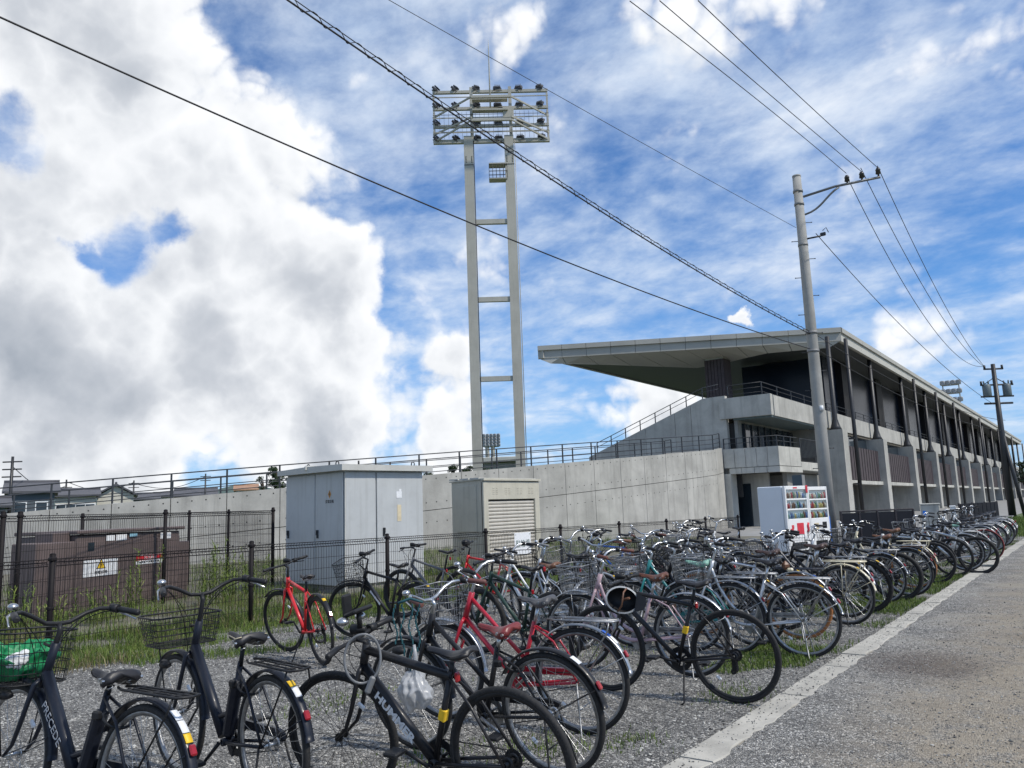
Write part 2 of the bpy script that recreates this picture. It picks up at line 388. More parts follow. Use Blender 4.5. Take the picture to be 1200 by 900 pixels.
def basis(xa, ya, loc):
    xa = Vector(xa).normalized(); za = xa.cross(Vector(ya)).normalized(); ya = za.cross(xa)
    return Matrix(((xa.x, ya.x, za.x, loc[0]), (xa.y, ya.y, za.y, loc[1]), (xa.z, ya.z, za.z, loc[2]), (0, 0, 0, 1)))
exec_parts = []
# ================================================================== ground
def sheet(name, poly, m, z, parent=None):
    b = MB(); b.add([(x, y, z) for x, y in poly], [tuple(range(len(poly)))]); return obj(name, b, m, parent, kind='structure')
M_GRAV = gravel_mat('crushed_stone', 58, 0.08, 0.53)
M_ROAD = gravel_mat('stony_asphalt', 66, 0.10, 0.66, sand=True)
M_SOIL = mat('dry_soil', (0.155, 0.145, 0.11), 0.95, 0, 0.35, 1.2, 0.6, 30)
M_TURF = mat('short_turf', (0.075, 0.105, 0.032), 0.95, 0, 0.45, 0.9, 0.6, 60)
sheet('ground', [(-6000, -6000), (6000, -6000), (6000, 6000), (-6000, 6000)], M_TURF, -0.06)
# lot edge and road edge with small irregularities
def wavy(x, y0, y1, step, amp): return [(x+amp*(random.random()-0.5)*2, y0+i*step) for i in range(int((y1-y0)/step)+1)]
lot = [(-9.0, -14), (-2.1, -14), (-2.1, 32), (-9.0, 32)]
sheet('gravel_lot', [(-9.9, -14), (-2.1, -14), (-2.1, 33), (-9.9, 33)], M_GRAV, 0.0)
sheet('plaza_pavement', [(-40, 33), (-4.6, 33), (-4.6, 240), (-40, 240)], mat('plaza_paving', (0.27, 0.265, 0.25), 0.9, 0, 0.15, 0.8), -0.004)
le = wavy(-1.985, -14, 60, 0.14, 0.022)
b = MB(); n = len(le)
b.add([(x, y, 0.030) for x, y in le]+[(9.0, y, 0.030) for x, y in le]+[(x-0.02, y, -0.02) for x, y in le], [(i, i+n, i+n+1, i+1) for i in range(n-1)]+[(i, i+1, i+1+2*n, i+2*n) for i in range(n-1)])
obj('road', b, M_ROAD, kind='structure')
sheet('road_beyond', [(-2.0, 60), (9.0, 60), (9.0, 260), (-2.0, 260)], M_ROAD, 0.028)
sheet('fence_verge', [(-30, -10), (-9.7, -10), (-9.7, 33), (-16.0, 33), (-30, 12)], M_SOIL, 0.004)
sheet('kerb_verge', [(-4.6, 33), (-2.1, 33), (-2.1, 240), (-4.6, 240)], M_TURF, -0.002)

# kerb: flush concrete blocks with open joints and chipped edges
M_KERB = concrete('kerb_concrete', (0.43, 0.41, 0.36), 0.35, 4.0)
kerb = empty('kerb', (0, 0, 0)); kerb['kind'] = 'structure'
y = -0.9; i = 0
while y < 31.5:
    L = 0.60
    if 18.0 < y < 18.4: y += L; continue
    x0, x1 = -2.19+random.uniform(-.005, .005), -1.962
    L2 = L-0.012; npt = 6; zt = 0.036+random.uniform(-.004, .004)
    ed = [(x1+random.uniform(-.032, .010) if 0 < k < npt else x1-random.uniform(0, .012), y+L2*k/npt) for k in range(npt+1)]
    el = [(x0+random.uniform(-.004, .01), y+L2*k/3) for k in range(3, -1, -1)]
    poly = ed+el
    b = MB(); m_ = len(poly)
    b.add([(px+(0.008 if px < -2.1 else -0.006), py, zt) for px, py in poly]+[(px, py, zt-0.010) for px, py in poly]+[(px, py, -0.08) for px, py in poly],
          [tuple(range(m_))]+[((k+1) % m_, k, k+m_, (k+1) % m_+m_) for k in range(m_)]+[((k+1) % m_+m_, k+m_, k+2*m_, (k+1) % m_+2*m_) for k in range(m_)])
    obj('kerb_block', b, M_KERB, kerb)
    y += L; i += 1

# loose stones
def scatter_stones(name, n, fx, fy, smin, smax, m, zf):
    o8 = np.array([[1, 0, 0], [-1, 0, 0], [0, 1, 0], [0, -1, 0], [0, 0, 1], [0, 0, -1], [.6, .6, .5], [-.6, .6, .4]], float)[:6]
    F = np.array([[0, 2, 4], [2, 1, 4], [1, 3, 4], [3, 0, 4], [2, 0, 5], [1, 2, 5], [3, 1, 5], [0, 3, 5]])
    X = fx(n); Y = fy(n, X); s = RNG.uniform(smin, smax, n)
    V = o8[None]*RNG.uniform(0.6, 1.25, (n, 6, 3))*s[:, None, None]; V[:, :, 2] *= 0.6
    V += RNG.normal(0, 0.16, V.shape)*s[:, None, None]
    a = RNG.uniform(0, 6.28, n); c, q = np.cos(a)[:, None], np.sin(a)[:, None]
    x = V[:, :, 0]*c-V[:, :, 1]*q; yy = V[:, :, 0]*q+V[:, :, 1]*c
    V = np.stack([x+X[:, None], yy+Y[:, None], V[:, :, 2]+(zf(X)+s*0.25)[:, None]], 2).reshape(-1, 3)
    FF = (F[None]+(np.arange(n)*6)[:, None, None]).reshape(-1, 3)
    me = D.meshes.new(name); me.from_pydata(V.tolist(), [], FF.tolist()); me.update()
    return obj(name, me, m, kind='stuff')
M_STONE = D.materials.new('loose_stone'); M_STONE.use_nodes = True
N_ = NT(M_STONE.node_tree); b_ = M_STONE.node_tree.nodes['Principled BSDF']; g_ = N_.new('ShaderNodeNewGeometry')
N_.link(N_.ramp(g_.outputs['Random Per Island'], [(0, (0.055, 0.056, 0.056)), (0.35, (0.155, 0.155, 0.15)), (0.7, (0.29, 0.285, 0.27)), (1.0, (0.50, 0.49, 0.45))]), b_.inputs['Base Color']); b_.inputs['Roughness'].default_value = 0.85
scatter_stones('gravel', 52000, lambda n: RNG.uniform(-8.9, -2.15, n), lambda n, X: 1.0+11*RNG.random(n)**1.35-0.0*X, 0.005, 0.0125, M_STONE, lambda X: 0*X)
scatter_stones('coarse_gravel', 3200, lambda n: RNG.uniform(-8.9, -2.25, n), lambda n, X: 1.6+10*RNG.random(n)**1.3, 0.010, 0.019, M_STONE, lambda X: 0*X)
scatter_stones('road_grit', 16000, lambda n: RNG.uniform(-1.98, 1.6, n), lambda n, X: 2.2+10*RNG.random(n)**1.5, 0.003, 0.008, M_STONE, lambda X: 0*X+0.031)
scatter_stones('road_chips', 900, lambda n: RNG.uniform(-1.98, 2.2, n), lambda n, X: 2.4+14*RNG.random(n)**1.4, 0.007, 0.014, M_STONE, lambda X: 0*X+0.031)
scatter_stones('kerb_grit', 1100, lambda n: RNG.uniform(-2.18, -2.0, n), lambda n, X: 2.5+13*RNG.random(n)**1.4, 0.004, 0.009, M_STONE, lambda X: 0*X+0.037)

# ================================================================== grass and weeds
def blades(name, X, Y, H, W, m, bend=0.45, z0=0.0, segs=2):
    n = len(X); a = RNG.uniform(0, 6.28, n); lean = RNG.uniform(0.05, bend, n)*H; la = RNG.uniform(0, 6.28, n)
    ca, sa = np.cos(a)*W/2, np.sin(a)*W/2; lx, ly = np.cos(la)*lean, np.sin(la)*lean
    P = np.zeros((n, 5, 3))
    P[:, 0] = np.stack([X-ca, Y-sa, 0*X+z0], 1); P[:, 1] = np.stack([X+ca, Y+sa, 0*X+z0], 1)
    P[:, 2] = np.stack([X-ca*.75+lx*.35, Y-sa*.75+ly*.35, z0+H*.58], 1); P[:, 3] = np.stack([X+ca*.75+lx*.35, Y+sa*.75+ly*.35, z0+H*.58], 1)
    P[:, 4] = np.stack([X+lx, Y+ly, z0+H*np.sqrt(np.maximum(0.2, 1-(lean/H)**2*.6))], 1)
    idx = (np.arange(n)*5)[:, None]
    q = (np.array([0, 1, 3, 2])[None]+idx).tolist(); t = (np.array([2, 3, 4])[None]+idx).tolist()
    me = D.meshes.new(name); me.from_pydata(P.reshape(-1, 3).tolist(), [], q+t); me.update()
    return obj(name, me, m, kind='stuff')
M_GR = leafy('green_grass', (0.055, 0.095, 0.018), (0.11, 0.175, 0.03), (0.20, 0.235, 0.06))
M_DRY = leafy('dry_grass', (0.085, 0.082, 0.035), (0.20, 0.165, 0.085), (0.34, 0.28, 0.16))
M_WEED = leafy('tall_weed', (0.07, 0.115, 0.018), (0.135, 0.20, 0.032), (0.24, 0.275, 0.07))
def keep(X, Y, f, thr):
    v = np.sin(X*2.1+1.3)*np.sin(Y*1.7)+np.sin(X*4.7-Y*3.1)*.6+np.sin(Y*5.3+X)*.4; k = v > thr; return X[k], Y[k]
def patch(n, x0, x1, y0, y1, thr=-9): return keep(RNG.uniform(x0, x1, n), RNG.uniform(y0, y1, n), None, thr)
sets = []
# strip along the fence foot
X, Y = patch(46000, -11.2, -8.8, 2.0, 18, -0.7); sets.append((X, Y, RNG.uniform(.04, .17, len(X)), 'g'))
X, Y = patch(9000, -12.9, -9.3, 3.5, 13, 0.3); sets.append((X, Y, RNG.uniform(.08, .26, len(X)), 'd'))
X, Y = patch(20000, -13.6, -9.9, 3.2, 16, 0.0); sets.append((X, Y, RNG.uniform(.06, .24, len(X)), 'g'))
X, Y = patch(5200, -8.8, -7.6, 4.6, 7.6, 0.25); sets.append((X, Y, RNG.uniform(.03, .12, len(X)), 'g'))
X, Y = patch(3200, -9.6, -8.6, 2.0, 6.5, 0.2); sets.append((X, Y, RNG.uniform(.04, .16, len(X)), 'd'))
# strip beside the kerb
X, Y = patch(14000, -3.0, -2.22, 8.2, 30, 0.1); sets.append((X, Y, RNG.uniform(.02, .085, len(X)), 'g'))
X, Y = patch(14000, -3.6, -2.22, 10.6, 17.6, -0.5); sets.append((X, Y, RNG.uniform(.02, .09, len(X)), 'g'))
X, Y = patch(4200, -3.1, -2.35, 6.9, 8.5, -0.4); sets.append((X, Y, RNG.uniform(.02, .07, len(X)), 'g'))
for cx, cy, r, n in ((-2.5, 6.2, .13, 260), (-3.05, 4.35, .16, 320), (-3.5, 3.85, .12, 200), (-5.2, 4.6, .2, 300), (-2.62, 4.75, .10, 160), (-4.4, 7.5, .3, 420)):
    X = RNG.normal(cx, r, n); Y = RNG.normal(cy, r*1.6, n); k = X < -2.2; sets.append((X[k], Y[k], RNG.uniform(.012, .05, k.sum()), 'g'))
X, Y = patch(26000, -23, -12.5, 5, 30, -0.5); sets.append((X, Y, RNG.uniform(.06, .30, len(X)), 'g'))
for key, nm, mm, wd in (('g', 'grass', M_GR, .007), ('d', 'dry_grass', M_DRY, .006)):
    X = np.concatenate([s[0] for s in sets if s[3] == key]); Y = np.concatenate([s[1] for s in sets if s[3] == key]); H = np.concatenate([s[2] for s in sets if s[3] == key])
    blades(nm, X, Y, H, RNG.uniform(.6, 1.4, len(X))*wd, mm, 0.75)
X, Y = patch(9000, -4.6, -2.25, 31, 52); blades('far_grass', X, Y, RNG.uniform(.05, .16, len(X)), RNG.uniform(.02, .04, len(X)), M_GR, .6)
# tall weeds: many thin stems with long upright leaves
def weed(loc, h, n, label):
    b = MB(); L = MB(); r = random.Random(int(loc[0]*991+loc[1]*77))
    for s in range(int(n*1.9)):
        ox, oy = r.gauss(0, .15), r.gauss(0, .24); hh = h*r.uniform(.35, 1.05); tx, ty = ox+r.gauss(0, .12)*hh, oy+r.gauss(0, .12)*hh
        b.tube([(ox, oy, 0), ((ox+tx)/2, (oy+ty)/2, hh*.5), (tx, ty, hh)], [.005, .004, .002], 4)
        nl = int(hh*55)
        for k in range(nl):
            t = .05+.95*k/nl; a = r.uniform(0, 6.28); ll = r.uniform(.08, .24)*(1.1-t*.35); p = Vector((ox+(tx-ox)*t, oy+(ty-oy)*t, hh*t))
            d = Vector((math.cos(a), math.sin(a), r.uniform(.3, 2.4))).normalized(); sd = Vector((-math.sin(a), math.cos(a), 0))*r.uniform(.004, .010)
            L.add([p, p+d*ll*.5+sd, p+d*ll-Vector((0, 0, ll*r.uniform(.1, .5))), p+d*ll*.5-sd], [(0, 1, 2, 3)])
    e = empty('tall_weed', loc); obj('stem', b, M_WEED, e, kind='stuff'); obj('foliage', L, M_WEED, e, kind='stuff'); tag(e, label, 'weed', 'tall weeds behind the fence'); return e
for px, py, Dd, h, n, lab in ((154, 700, 14.6, 1.15, 5, 'tall yellow-green weed in front of the brown generator, between its two signs'), (272, 694, 15.6, 1.15, 12, 'bushy tall weed to the right of the generator, beside the white cabinet'),
        (250, 694, 15.4, .85, 8, 'medium weed just left of the bushy weed by the cabinet'), (120, 712, 13.8, .55, 8, 'low weed under the white generator sign'), (292, 690, 16.0, .8, 6, 'thin weed hard against the cabinet end of the tall fence'),
        (60, 716, 13.6, .5, 9, 'low dark weed at the left end of the generator'), (545, 676, 17.5, .55, 8, 'green weed at the foot of the beige shed'), (515, 680, 17.0, .4, 6, 'small weed between cabinet and shed'), (12, 705, 13.2, .7, 8, 'weed behind the thick corner post of the tall fence')):
    p = onD(px, py, Dd); weed((p.x, p.y, 0), h, n, lab)
# ================================================================== retaining wall with ramp
d0 = ray(58, 600); k_ = 30/math.hypot(d0.x, d0.y); Wp = [Vector((d0.x*k_, d0.y*k_))]; th0, kk, PW = math.radians(56), math.radians(1.75), 1.8
for i in range(17): a = th0+kk*i; Wp.append(Wp[-1]+PW*Vector((math.cos(a), math.sin(a))))
Wp.append(Vector((-17.06, 42.1))); Wp.append(Vector((-17.05, 43.05)))
pre = [Wp[0]-PW*k*Vector((math.cos(th0-kk*k*.5), math.sin(th0-kk*k*.5))) for k in (4, 3, 2, 1)]
Wp = pre+Wp
def wtop(i): return 1.9936+0.1285*(i-4)
wall = empty('retaining_wall', (Wp[0].x, Wp[0].y, 0))
tag(wall, 'long board-marked concrete retaining wall rising beside the ramp, behind cabinet and shed', 'concrete wall')
base_loc = Vector((Wp[0].x, Wp[0].y, 0))
def wallpiece(a, b, z0a, z0b, z1a, z1b, th=.25, g=.012):
    t = (b-a).normalized(); nrm = Vector((t.y, -t.x)); a2, b2 = a+t*g, b-t*g; bk = -nrm*th
    q = [(a2.x, a2.y, z0a), (b2.x, b2.y, z0b), (b2.x, b2.y, z1b), (a2.x, a2.y, z1a)]
    return [Vector(v)-base_loc for v in q], Vector((bk.x, bk.y, 0)), nrm, t
bk = MB()
for i in range(len(Wp)-1):
    a, b = Wp[i], Wp[i+1]; za, zb = wtop(i), wtop(i+1)
    ja, jb = za-1.38, zb-1.38
    for part, (l0, l1, h0, h1) in enumerate(((ja+.012, jb+.012, za, zb), (-.1, -.1, ja-.012, jb-.012))):
        if h0 < 0.3: l0 = l1 = -.1
        q, dv, nrm, t = wallpiece(a, b, l0, l1, h0, h1)
        m = MB(); m.prism(q, dv); o = obj('wall_panel', m, M_CONC, wall)
        hm = MB(); W_ = (b-a).length
        if W_ < 1.2: continue
        rows = (.16, 1.08) if part == 0 else (.45,)
        for rw in rows:
            for c in (.22, .67, 1.12, 1.57):
                f = c/W_; p = a.lerp(b, f); zt = h0+(h1-h0)*f-rw
                if zt < .2: continue
                cpt = Vector((p.x+nrm.x*.003, p.y+nrm.y*.003, zt))-base_loc
                hm.add([cpt+Vector((t.x*.026*math.cos(u), t.y*.026*math.cos(u), .026*math.sin(u))) for u in [k*6.283/8 for k in range(8)]], [tuple(range(8))])
        if hm.f: obj('tie_hole', hm, M_DARKJ, o, kind='stuff')
    p2, q2 = a-Vector(((b-a).normalized().y, -(b-a).normalized().x))*.10, b-Vector(((b-a).normalized().y, -(b-a).normalized().x))*.10
    bk.quad(Vector((p2.x, p2.y, -.1))-base_loc, Vector((q2.x, q2.y, -.1))-base_loc, Vector((q2.x, q2.y, wtop(i+1)-.02))-base_loc, Vector((p2.x, p2.y, wtop(i)-.02))-base_loc)
obj('joint_backing', bk, M_DARKJ, wall)
# ramp deck behind the wall
rd = MB()
for i in range(len(Wp)-1):
    a, b = Wp[i], Wp[i+1]; t = (b-a).normalized(); nb = Vector((-t.y, t.x)); za, zb = wtop(i)-.05, wtop(i+1)-.05
    o1 = nb*.2; o2 = nb*3.4
    rd.add([(a.x+o1.x, a.y+o1.y, za), (b.x+o1.x, b.y+o1.y, zb), (b.x+o2.x, b.y+o2.y, zb), (a.x+o2.x, a.y+o2.y, za), (a.x+o2.x, a.y+o2.y, -.1), (b.x+o2.x, b.y+o2.y, -.1)], [(0, 1, 2, 3), (3, 2, 5, 4)])
obj('ramp_deck', rd, M_CONCG, kind='structure')
def railing(name, pts, hts, posts, parent=None, rr=.021, pr=.026, seglen=None, root=None):
    """rails at heights along a 3-D polyline, posts at the given indices; every rail and post its own part"""
    for h in hts:
        m = MB(); m.tube([p+Vector((0, 0, h)) for p in pts], rr if h == max(hts) else rr*.72, 6); obj('rail', m, M_RAIL, root)
    for i in posts:
        m = MB(); p = pts[i]; m.bbox(p+Vector((0, 0, max(hts)/2-.03)), (pr*2, pr*2, max(hts)+.02), .006); obj('post', m, M_RAIL, root)
r1 = empty('ramp_railing', (0, 0, 0)); tag(r1, 'grey metal railing of four rails along the top edge of the concrete ramp wall', 'railing')
p1 = []
for i in range(len(Wp)):
    t = (Wp[min(i+1, len(Wp)-1)]-Wp[max(i-1, 0)]).normalized(); nb = Vector((-t.y, t.x))*.12; p1.append(Vector((Wp[i].x+nb.x, Wp[i].y+nb.y, wtop(i)-.03)))
railing('r', p1, (.86, .60, .36, .14), range(len(p1)), root=r1)
r2 = empty('ramp_railing', (0, 0, 0)); tag(r2, 'second grey railing on the far side of the ramp, seen through the first', 'railing')
p2_ = []
for i in range(len(Wp)):
    t = (Wp[min(i+1, len(Wp)-1)]-Wp[max(i-1, 0)]).normalized(); nb = Vector((-t.y, t.x))*3.1; p2_.append(Vector((Wp[i].x+nb.x, Wp[i].y+nb.y, wtop(i)-.05)))
railing('r', p2_, (.78, .40), range(0, len(p2_), 1), root=r2)
# ================================================================== grandstand
TILT = -0.006
stand = empty('grandstand', (0, 56, 0), (TILT, 0, 0))
tag(stand, 'long concrete grandstand with flat overhanging roof, dark glazing and ribs of concrete fins', 'grandstand')
def sp(b, name, m, parent=stand, kind=None):
    if isinstance(b, MB): b.v = [(v[0], v[1]-56, v[2]) for v in b.v]
    return obj(name, b, m, parent, kind=kind)
YE = 205.0
# --- roof
RA = onX(985, 383, -13.3); zt, zb = 13.06, 12.14
A0, B0 = Vector((-13.3, 56.71, 0)), Vector((-31.94, 46.79, 0))
fd = (B0-A0).normalized(); fn = Vector((fd.y, -fd.x, 0))
if fn.y > 0: fn = -fn
def up(v, z): return Vector((v.x, v.y, z))
rb = MB(); inset = -fn*.5+Vector((-.3, 0, 0))
Ai, Bi = A0-fn*.35+Vector((-.35, 0, 0)), B0-fn*.35+Vector((.4, 0, 0))
far_r, far_l = Vector((-13.65, YE, 0)), Vector((-31.5, YE, 0))
zu = zb+.06
rb.add([up(Ai, zu), up(far_r, zu), up(far_l, zu), up(Bi, zu)], [(0, 3, 2, 1)])
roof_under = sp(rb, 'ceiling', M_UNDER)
rt = MB(); rt.add([up(A0, zt), up(Vector((-13.3, YE, 0)), zt), up(Vector((-31.9, YE, 0)), zt), up(B0, zt)], [(0, 1, 2, 3)]); roof = sp(rt, 'roof', M_ROOF)
NF = 12; Lf = (B0-A0).length
for i in range(NF):
    a = A0+fd*(Lf*i/NF+.012); b = A0+fd*(Lf*(i+1)/NF-.012)
    m = MB(); m.prism([up(a, zt-.34), up(b, zt-.34), up(b, zt+.0), up(a, zt+.0)], -fn*.3)
    m.v = [(v[0], v[1]-56, v[2]) for v in m.v]; obj('fascia_cap', m, M_ROOF, roof)
    off = -fn*.16
    m = MB(); m.prism([up(a+off, zb), up(b+off, zb), up(b+off, zt-.343), up(a+off, zt-.343)], -fn*.3)
    m.v = [(v[0], v[1]-56, v[2]) for v in m.v]; obj('fascia_panel', m, M_ROOF, roof)
# long side fascia facing the road
y0 = A0.y
while y0 < YE-1:
    y1 = min(y0+5.9, YE)
    m = MB(); m.box((-13.42, (y0+y1)/2+.25, zt-.16), (.24, y1-y0-.03, .32)); m.v = [(v[0], v[1]-56, v[2]) for v in m.v]; obj('fascia_cap', m, M_ROOF, roof)
    m = MB(); m.box((-13.56, (y0+y1)/2+.25, (zb+zt-.33)/2), (.24, y1-y0-.03, zt-.34-zb)); m.v = [(v[0], v[1]-56, v[2]) for v in m.v]; obj('fascia_panel', m, M_SOFF, roof)
    y0 = y1
m = MB(); m.box((-31.75, (46.8+YE)/2, (zt+zb)/2), (.3, YE-47.2, zt-zb)); sp(m, 'fascia_panel', M_ROOF)
# pale soffit panels under the near end
s0 = A0-fn*.2; s1 = B0-fn*.2
inner = [Vector((-14.2, 56.6, 0)), Vector((-18.29, 55.3, 0)), Vector((-21.2, 56.6, 0)), Vector((-24.04, 57.51, 0)), Vector((-26.53, 53.8, 0)), Vector((-28.91, 50.3, 0)), Vector((-31.2, 47.4, 0))]
def inner_at(f):
    x = s0.x+(s1.x-s0.x)*f
    for p, q in zip(inner, inner[1:]):
        if q.x <= x <= p.x: return p.lerp(q, (x-p.x)/(q.x-p.x))
    return inner[0] if x > inner[0].x else inner[-1]
for i in range(NF):
    f0, f1 = i/NF+.0012, (i+1)/NF-.0012
    a, b = s0.lerp(s1, f0), s0.lerp(s1, f1); c, dd = inner_at(f1), inner_at(f0)
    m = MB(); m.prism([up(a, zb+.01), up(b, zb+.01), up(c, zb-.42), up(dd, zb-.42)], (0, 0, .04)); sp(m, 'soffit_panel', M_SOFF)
# stepped seating under the roof
NS_ = 14
tm = MB()
for k in range(NS_):
    x1 = -17.6-k*.98; z1 = 6.55-k*.36; ys = 44.3 if x1 > -24 else 46
    tm.box((x1-.49, (ys+YE)/2, z1/2), (.975, YE-ys, z1))
sp(tm, 'seating_terrace', M_CONCG, kind='stuff')
# --- fins, columns, downpipes, panels
FY = [54.4+11.95*k for k in range(13)]
finm = None
def fin_mesh():
    m = MB(); m.prism([(-13.3, -.0, -1.0), (-15.2, 0, -1.0), (-15.2, 0, 5.85), (-13.3, 0, 5.85)], (0, 1.25, 0)); return m.mesh('concrete_fin')
def col_mesh():
    m = MB(); m.tube([(-13.85, .6, 5.84), (-13.85, .6, 6.1), (-13.85, .6, 6.6), (-13.85, .6, 12.2)], [.42, .30, .17, .15], 12); return m.mesh('steel_column')
fme, cme = fin_mesh(), col_mesh()
LV = MB()
W_BAY = 11.95-1.25
x_ = 0
for k in range(14):
    LV.box((-13.84, W_BAY*(k+.5)/14, 3.78), (.14, W_BAY/14-.17, 2.30))
LB = MB(); LB.box((-13.95, W_BAY/2, 3.78), (.05, W_BAY, 2.36)); LB = LB.mesh('panel_backing')
lvm = LV.mesh('slatted_panel')
dpm = MB(); dpm.tube([(-12.95, 1.7, 0), (-12.95, 1.7, 12.1)], .13, 8); dpm = dpm.mesh('downpipe')
clp = MB(); clp.box((-13.12, 1.55, 5.3), (.36, .3, .10)); clp.box((-13.12, 1.55, 2.3), (.36, .3, .10)); clp = clp.mesh('pipe_bracket')
gls = MB(); gls.box((-14.6, W_BAY/2, 5.35), (.1, W_BAY, .9)); gls = gls.mesh('window_band')
ledge = MB(); ledge.bbox((-13.95, W_BAY/2, 2.45), (.7, W_BAY-.02, .26), .02); ledge = ledge.mesh('concrete_ledge')
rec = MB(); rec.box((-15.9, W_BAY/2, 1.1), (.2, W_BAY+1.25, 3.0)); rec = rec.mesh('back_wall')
drm = MB(); drm.box((-15.78, 4.2, 1.1), (.06, 2.4, 2.2)); drm = drm.mesh('door_pane')
dfm = MB()
for yy in (2.95, 3.75, 4.6, 5.45): dfm.box((-15.74, yy, 1.1), (.07, .07, 2.3))
dfm.box((-15.74, 4.2, 2.24), (.068, 2.6, .08)); dfm = dfm.mesh('door_frame')
for k, y in enumerate(FY):
    L = (0, y-56, 0)
    obj('concrete_fin', fme, M_CONC, stand, L); obj('steel_column', cme, M_DKST, stand, L)
    if k % 2 == 0 or k == 3: q = obj('downpipe', dpm, M_DKST, stand, L); obj('pipe_bracket', clp, M_DKST, q)
    Lb = (0, y+1.25-56, 0)
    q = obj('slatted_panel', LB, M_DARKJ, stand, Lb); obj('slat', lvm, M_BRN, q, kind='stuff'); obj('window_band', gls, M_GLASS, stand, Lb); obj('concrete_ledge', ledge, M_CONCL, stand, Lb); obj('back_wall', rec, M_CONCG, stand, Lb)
    q = obj('door_pane', drm, M_GLASS, stand, Lb); obj('door_frame', dfm, M_DKST, q)
# --- main slab along the upper level
XS = -14.3
m = MB(); m.box((XS-.2, (44+YE)/2+.1, 6.62), (.4, YE-44-.2, 1.16)); sp(m, 'slab_edge', M_CONC)
m = MB(); m.box(((XS-16.9)/2-.2, 43.85, 6.64), (16.9+XS+.4-.004+.0, .4, 1.18)); sp(m, 'slab_edge', M_CONC)
m = MB(); m.box((-20, (58+YE)/2, 6.25), (9.0, YE-58, .3)); sp(m, 'floor_slab', M_CONCG)
# --- upper level interior: dark glazing and clad box columns
m = MB(); m.box((-16.2, (62+YE)/2, 9.55), (.12, YE-62, 5.3)); sp(m, 'dark_glazing', M_TINT)
m = MB(); m.box((-19.3, 62.0, 9.4), (6.2, .12, 5.4)); sp(m, 'dark_glazing', M_TINT)
m = MB(); m.box((-16, (44.4+58)/2, 7.0), (3.3, 13.6, .2)); sp(m, 'floor_slab', M_CONCG)
for k in range(12):
    m = MB(); m.box((-16.0, 66.6+11.95*k, 9.5), (.7, 2.2, 5.2)); sp(m, 'box_column', mat('black_cladding', (.010, .009, .011), .6, spec=.25))
for pxa, pxb, yc in ((826, 849, 55.0), (892, 919, 64.0)):
    pc, pc2 = onY(pxa, 440, yc), onY(pxb, 440, yc); wd = abs(pc2.x-pc.x)
    m = MB(); m.box(((pc.x+pc2.x)/2, yc+.65, 9.2), (wd, 1.3, 5.1)); bc = sp(m, 'box_column', M_BRN)
    for k in range(6): m = MB(); m.box((pc.x+wd*(k+.5)/6, yc-.02-56, 9.2), (wd/6-.05, .06, 5.08)); obj('cladding_strip', m, M_BRN, bc)
    m = MB(); m.box(((pc.x+pc2.x)/2, yc+.65, 11.95), (wd*.9, 1.2, .45)); sp(m, 'column_head', M_SOFF)
# --- upper railing
def prail(pts, hts, step, root):
    for h in hts:
        m = MB(); m.tube([Vector((p[0], p[1]-56, p[2]+h)) for p in pts], .024 if h == max(hts) else .017, 5); obj('rail', m, M_RAIL, root)
    pm = MB(); pm.box((0, 0, max(hts)/2), (.05, .05, max(hts))); pm = pm.mesh('post')
    for a, b in zip(pts, pts[1:]):
        a, b = Vector(a), Vector(b); n = max(1, int((b-a).length/step))
        for k in range(n): p = a.lerp(b, k/n); obj('post', pm, M_RAIL, root, (p.x, p.y-56, p.z))
sr = empty('upper_railing'); sr.parent = stand
prail([(-17.0, 44.4, 7.2), (XS-.7, 44.4, 7.2), (XS-.7, 130, 7.2)], (.85, .58, .30), 2.6, sr)
# --- near end: raked side wall with stair rail
YR = 43.75
rk = [onY(690, 537, YR), onY(823, 468.5, YR), onY(848.6, 465.2, YR), onY(849.5, 560, YR), onY(690, 560, YR)]
for i, (xa, xb) in enumerate(((690, 737), (737, 756), (756, 790), (790, 808.5), (808.5, 849))):
    def topy(x): return 537+(468.5-537)*(x-690)/133 if x < 823 else 468.5-(x-823)*.13
    xs = [xa]+([823] if xa < 823 < xb else [])+[xb]
    poly = [onY(x, topy(x), YR) for x in xs]
    l, r_ = poly[0], poly[-1]
    poly = [Vector((l.x+.012, YR, 1.5))]+[Vector((p.x+(.012 if j == 0 else (-.012 if j == len(poly)-1 else 0)), YR, p.z)) for j, p in enumerate(poly)]+[Vector((r_.x-.012, YR, 1.5))]
    m = MB(); m.prism(poly, (0, .35, 0)); sp(m, 'end_wall_panel', M_CONC)
m = MB(); m.box((-17.9, YR+.5, 3.7), (2.8, .2, 4.2)); sp(m, 'end_wall_core', M_DARKJ)
stp = [onY(700, 532, YR+.2), onY(823, 468.5, YR+.2)]
st = empty('stair_railing'); st.parent = stand
prail([(stp[0].x, YR+.2, stp[0].z), (stp[1].x, YR+.2, stp[1].z), (stp[1].x+1.0, YR+.2, stp[1].z+.1)], (.62, .36), 1.05, st)
# --- recess under the slab, level two
m = MB(); m.box((-16.5, 49.5, 5.2), (.2, 11, 2.2)); m.box((-15.6, 53.9, 5.2), (2.4, .2, 2.2)); sp(m, 'recess_wall', M_CONCG)
m = MB(); m.box((-16.36, 49.4, 4.95), (.06, 9.6, 1.7)); sp(m, 'recess_glazing', M_GLASS)
for k in range(9): fm = MB(); fm.box((-16.3, 44.8+k*1.15, 4.95), (.08, .07, 1.72)); sp(fm, 'glazing_bar', M_DKST)
m = MB(); m.box((-15.5, 49, 6.0), (2.2, 10.2, .1)); sp(m, 'recess_ceiling', mat('teal_ceiling', (0.10, 0.14, 0.15), .6))
q = onY(887, 491, 46.5); m = MB(); m.bbox(q, (.36, .3, .30), .02); sp(m, 'wall_lamp', M_WHS)
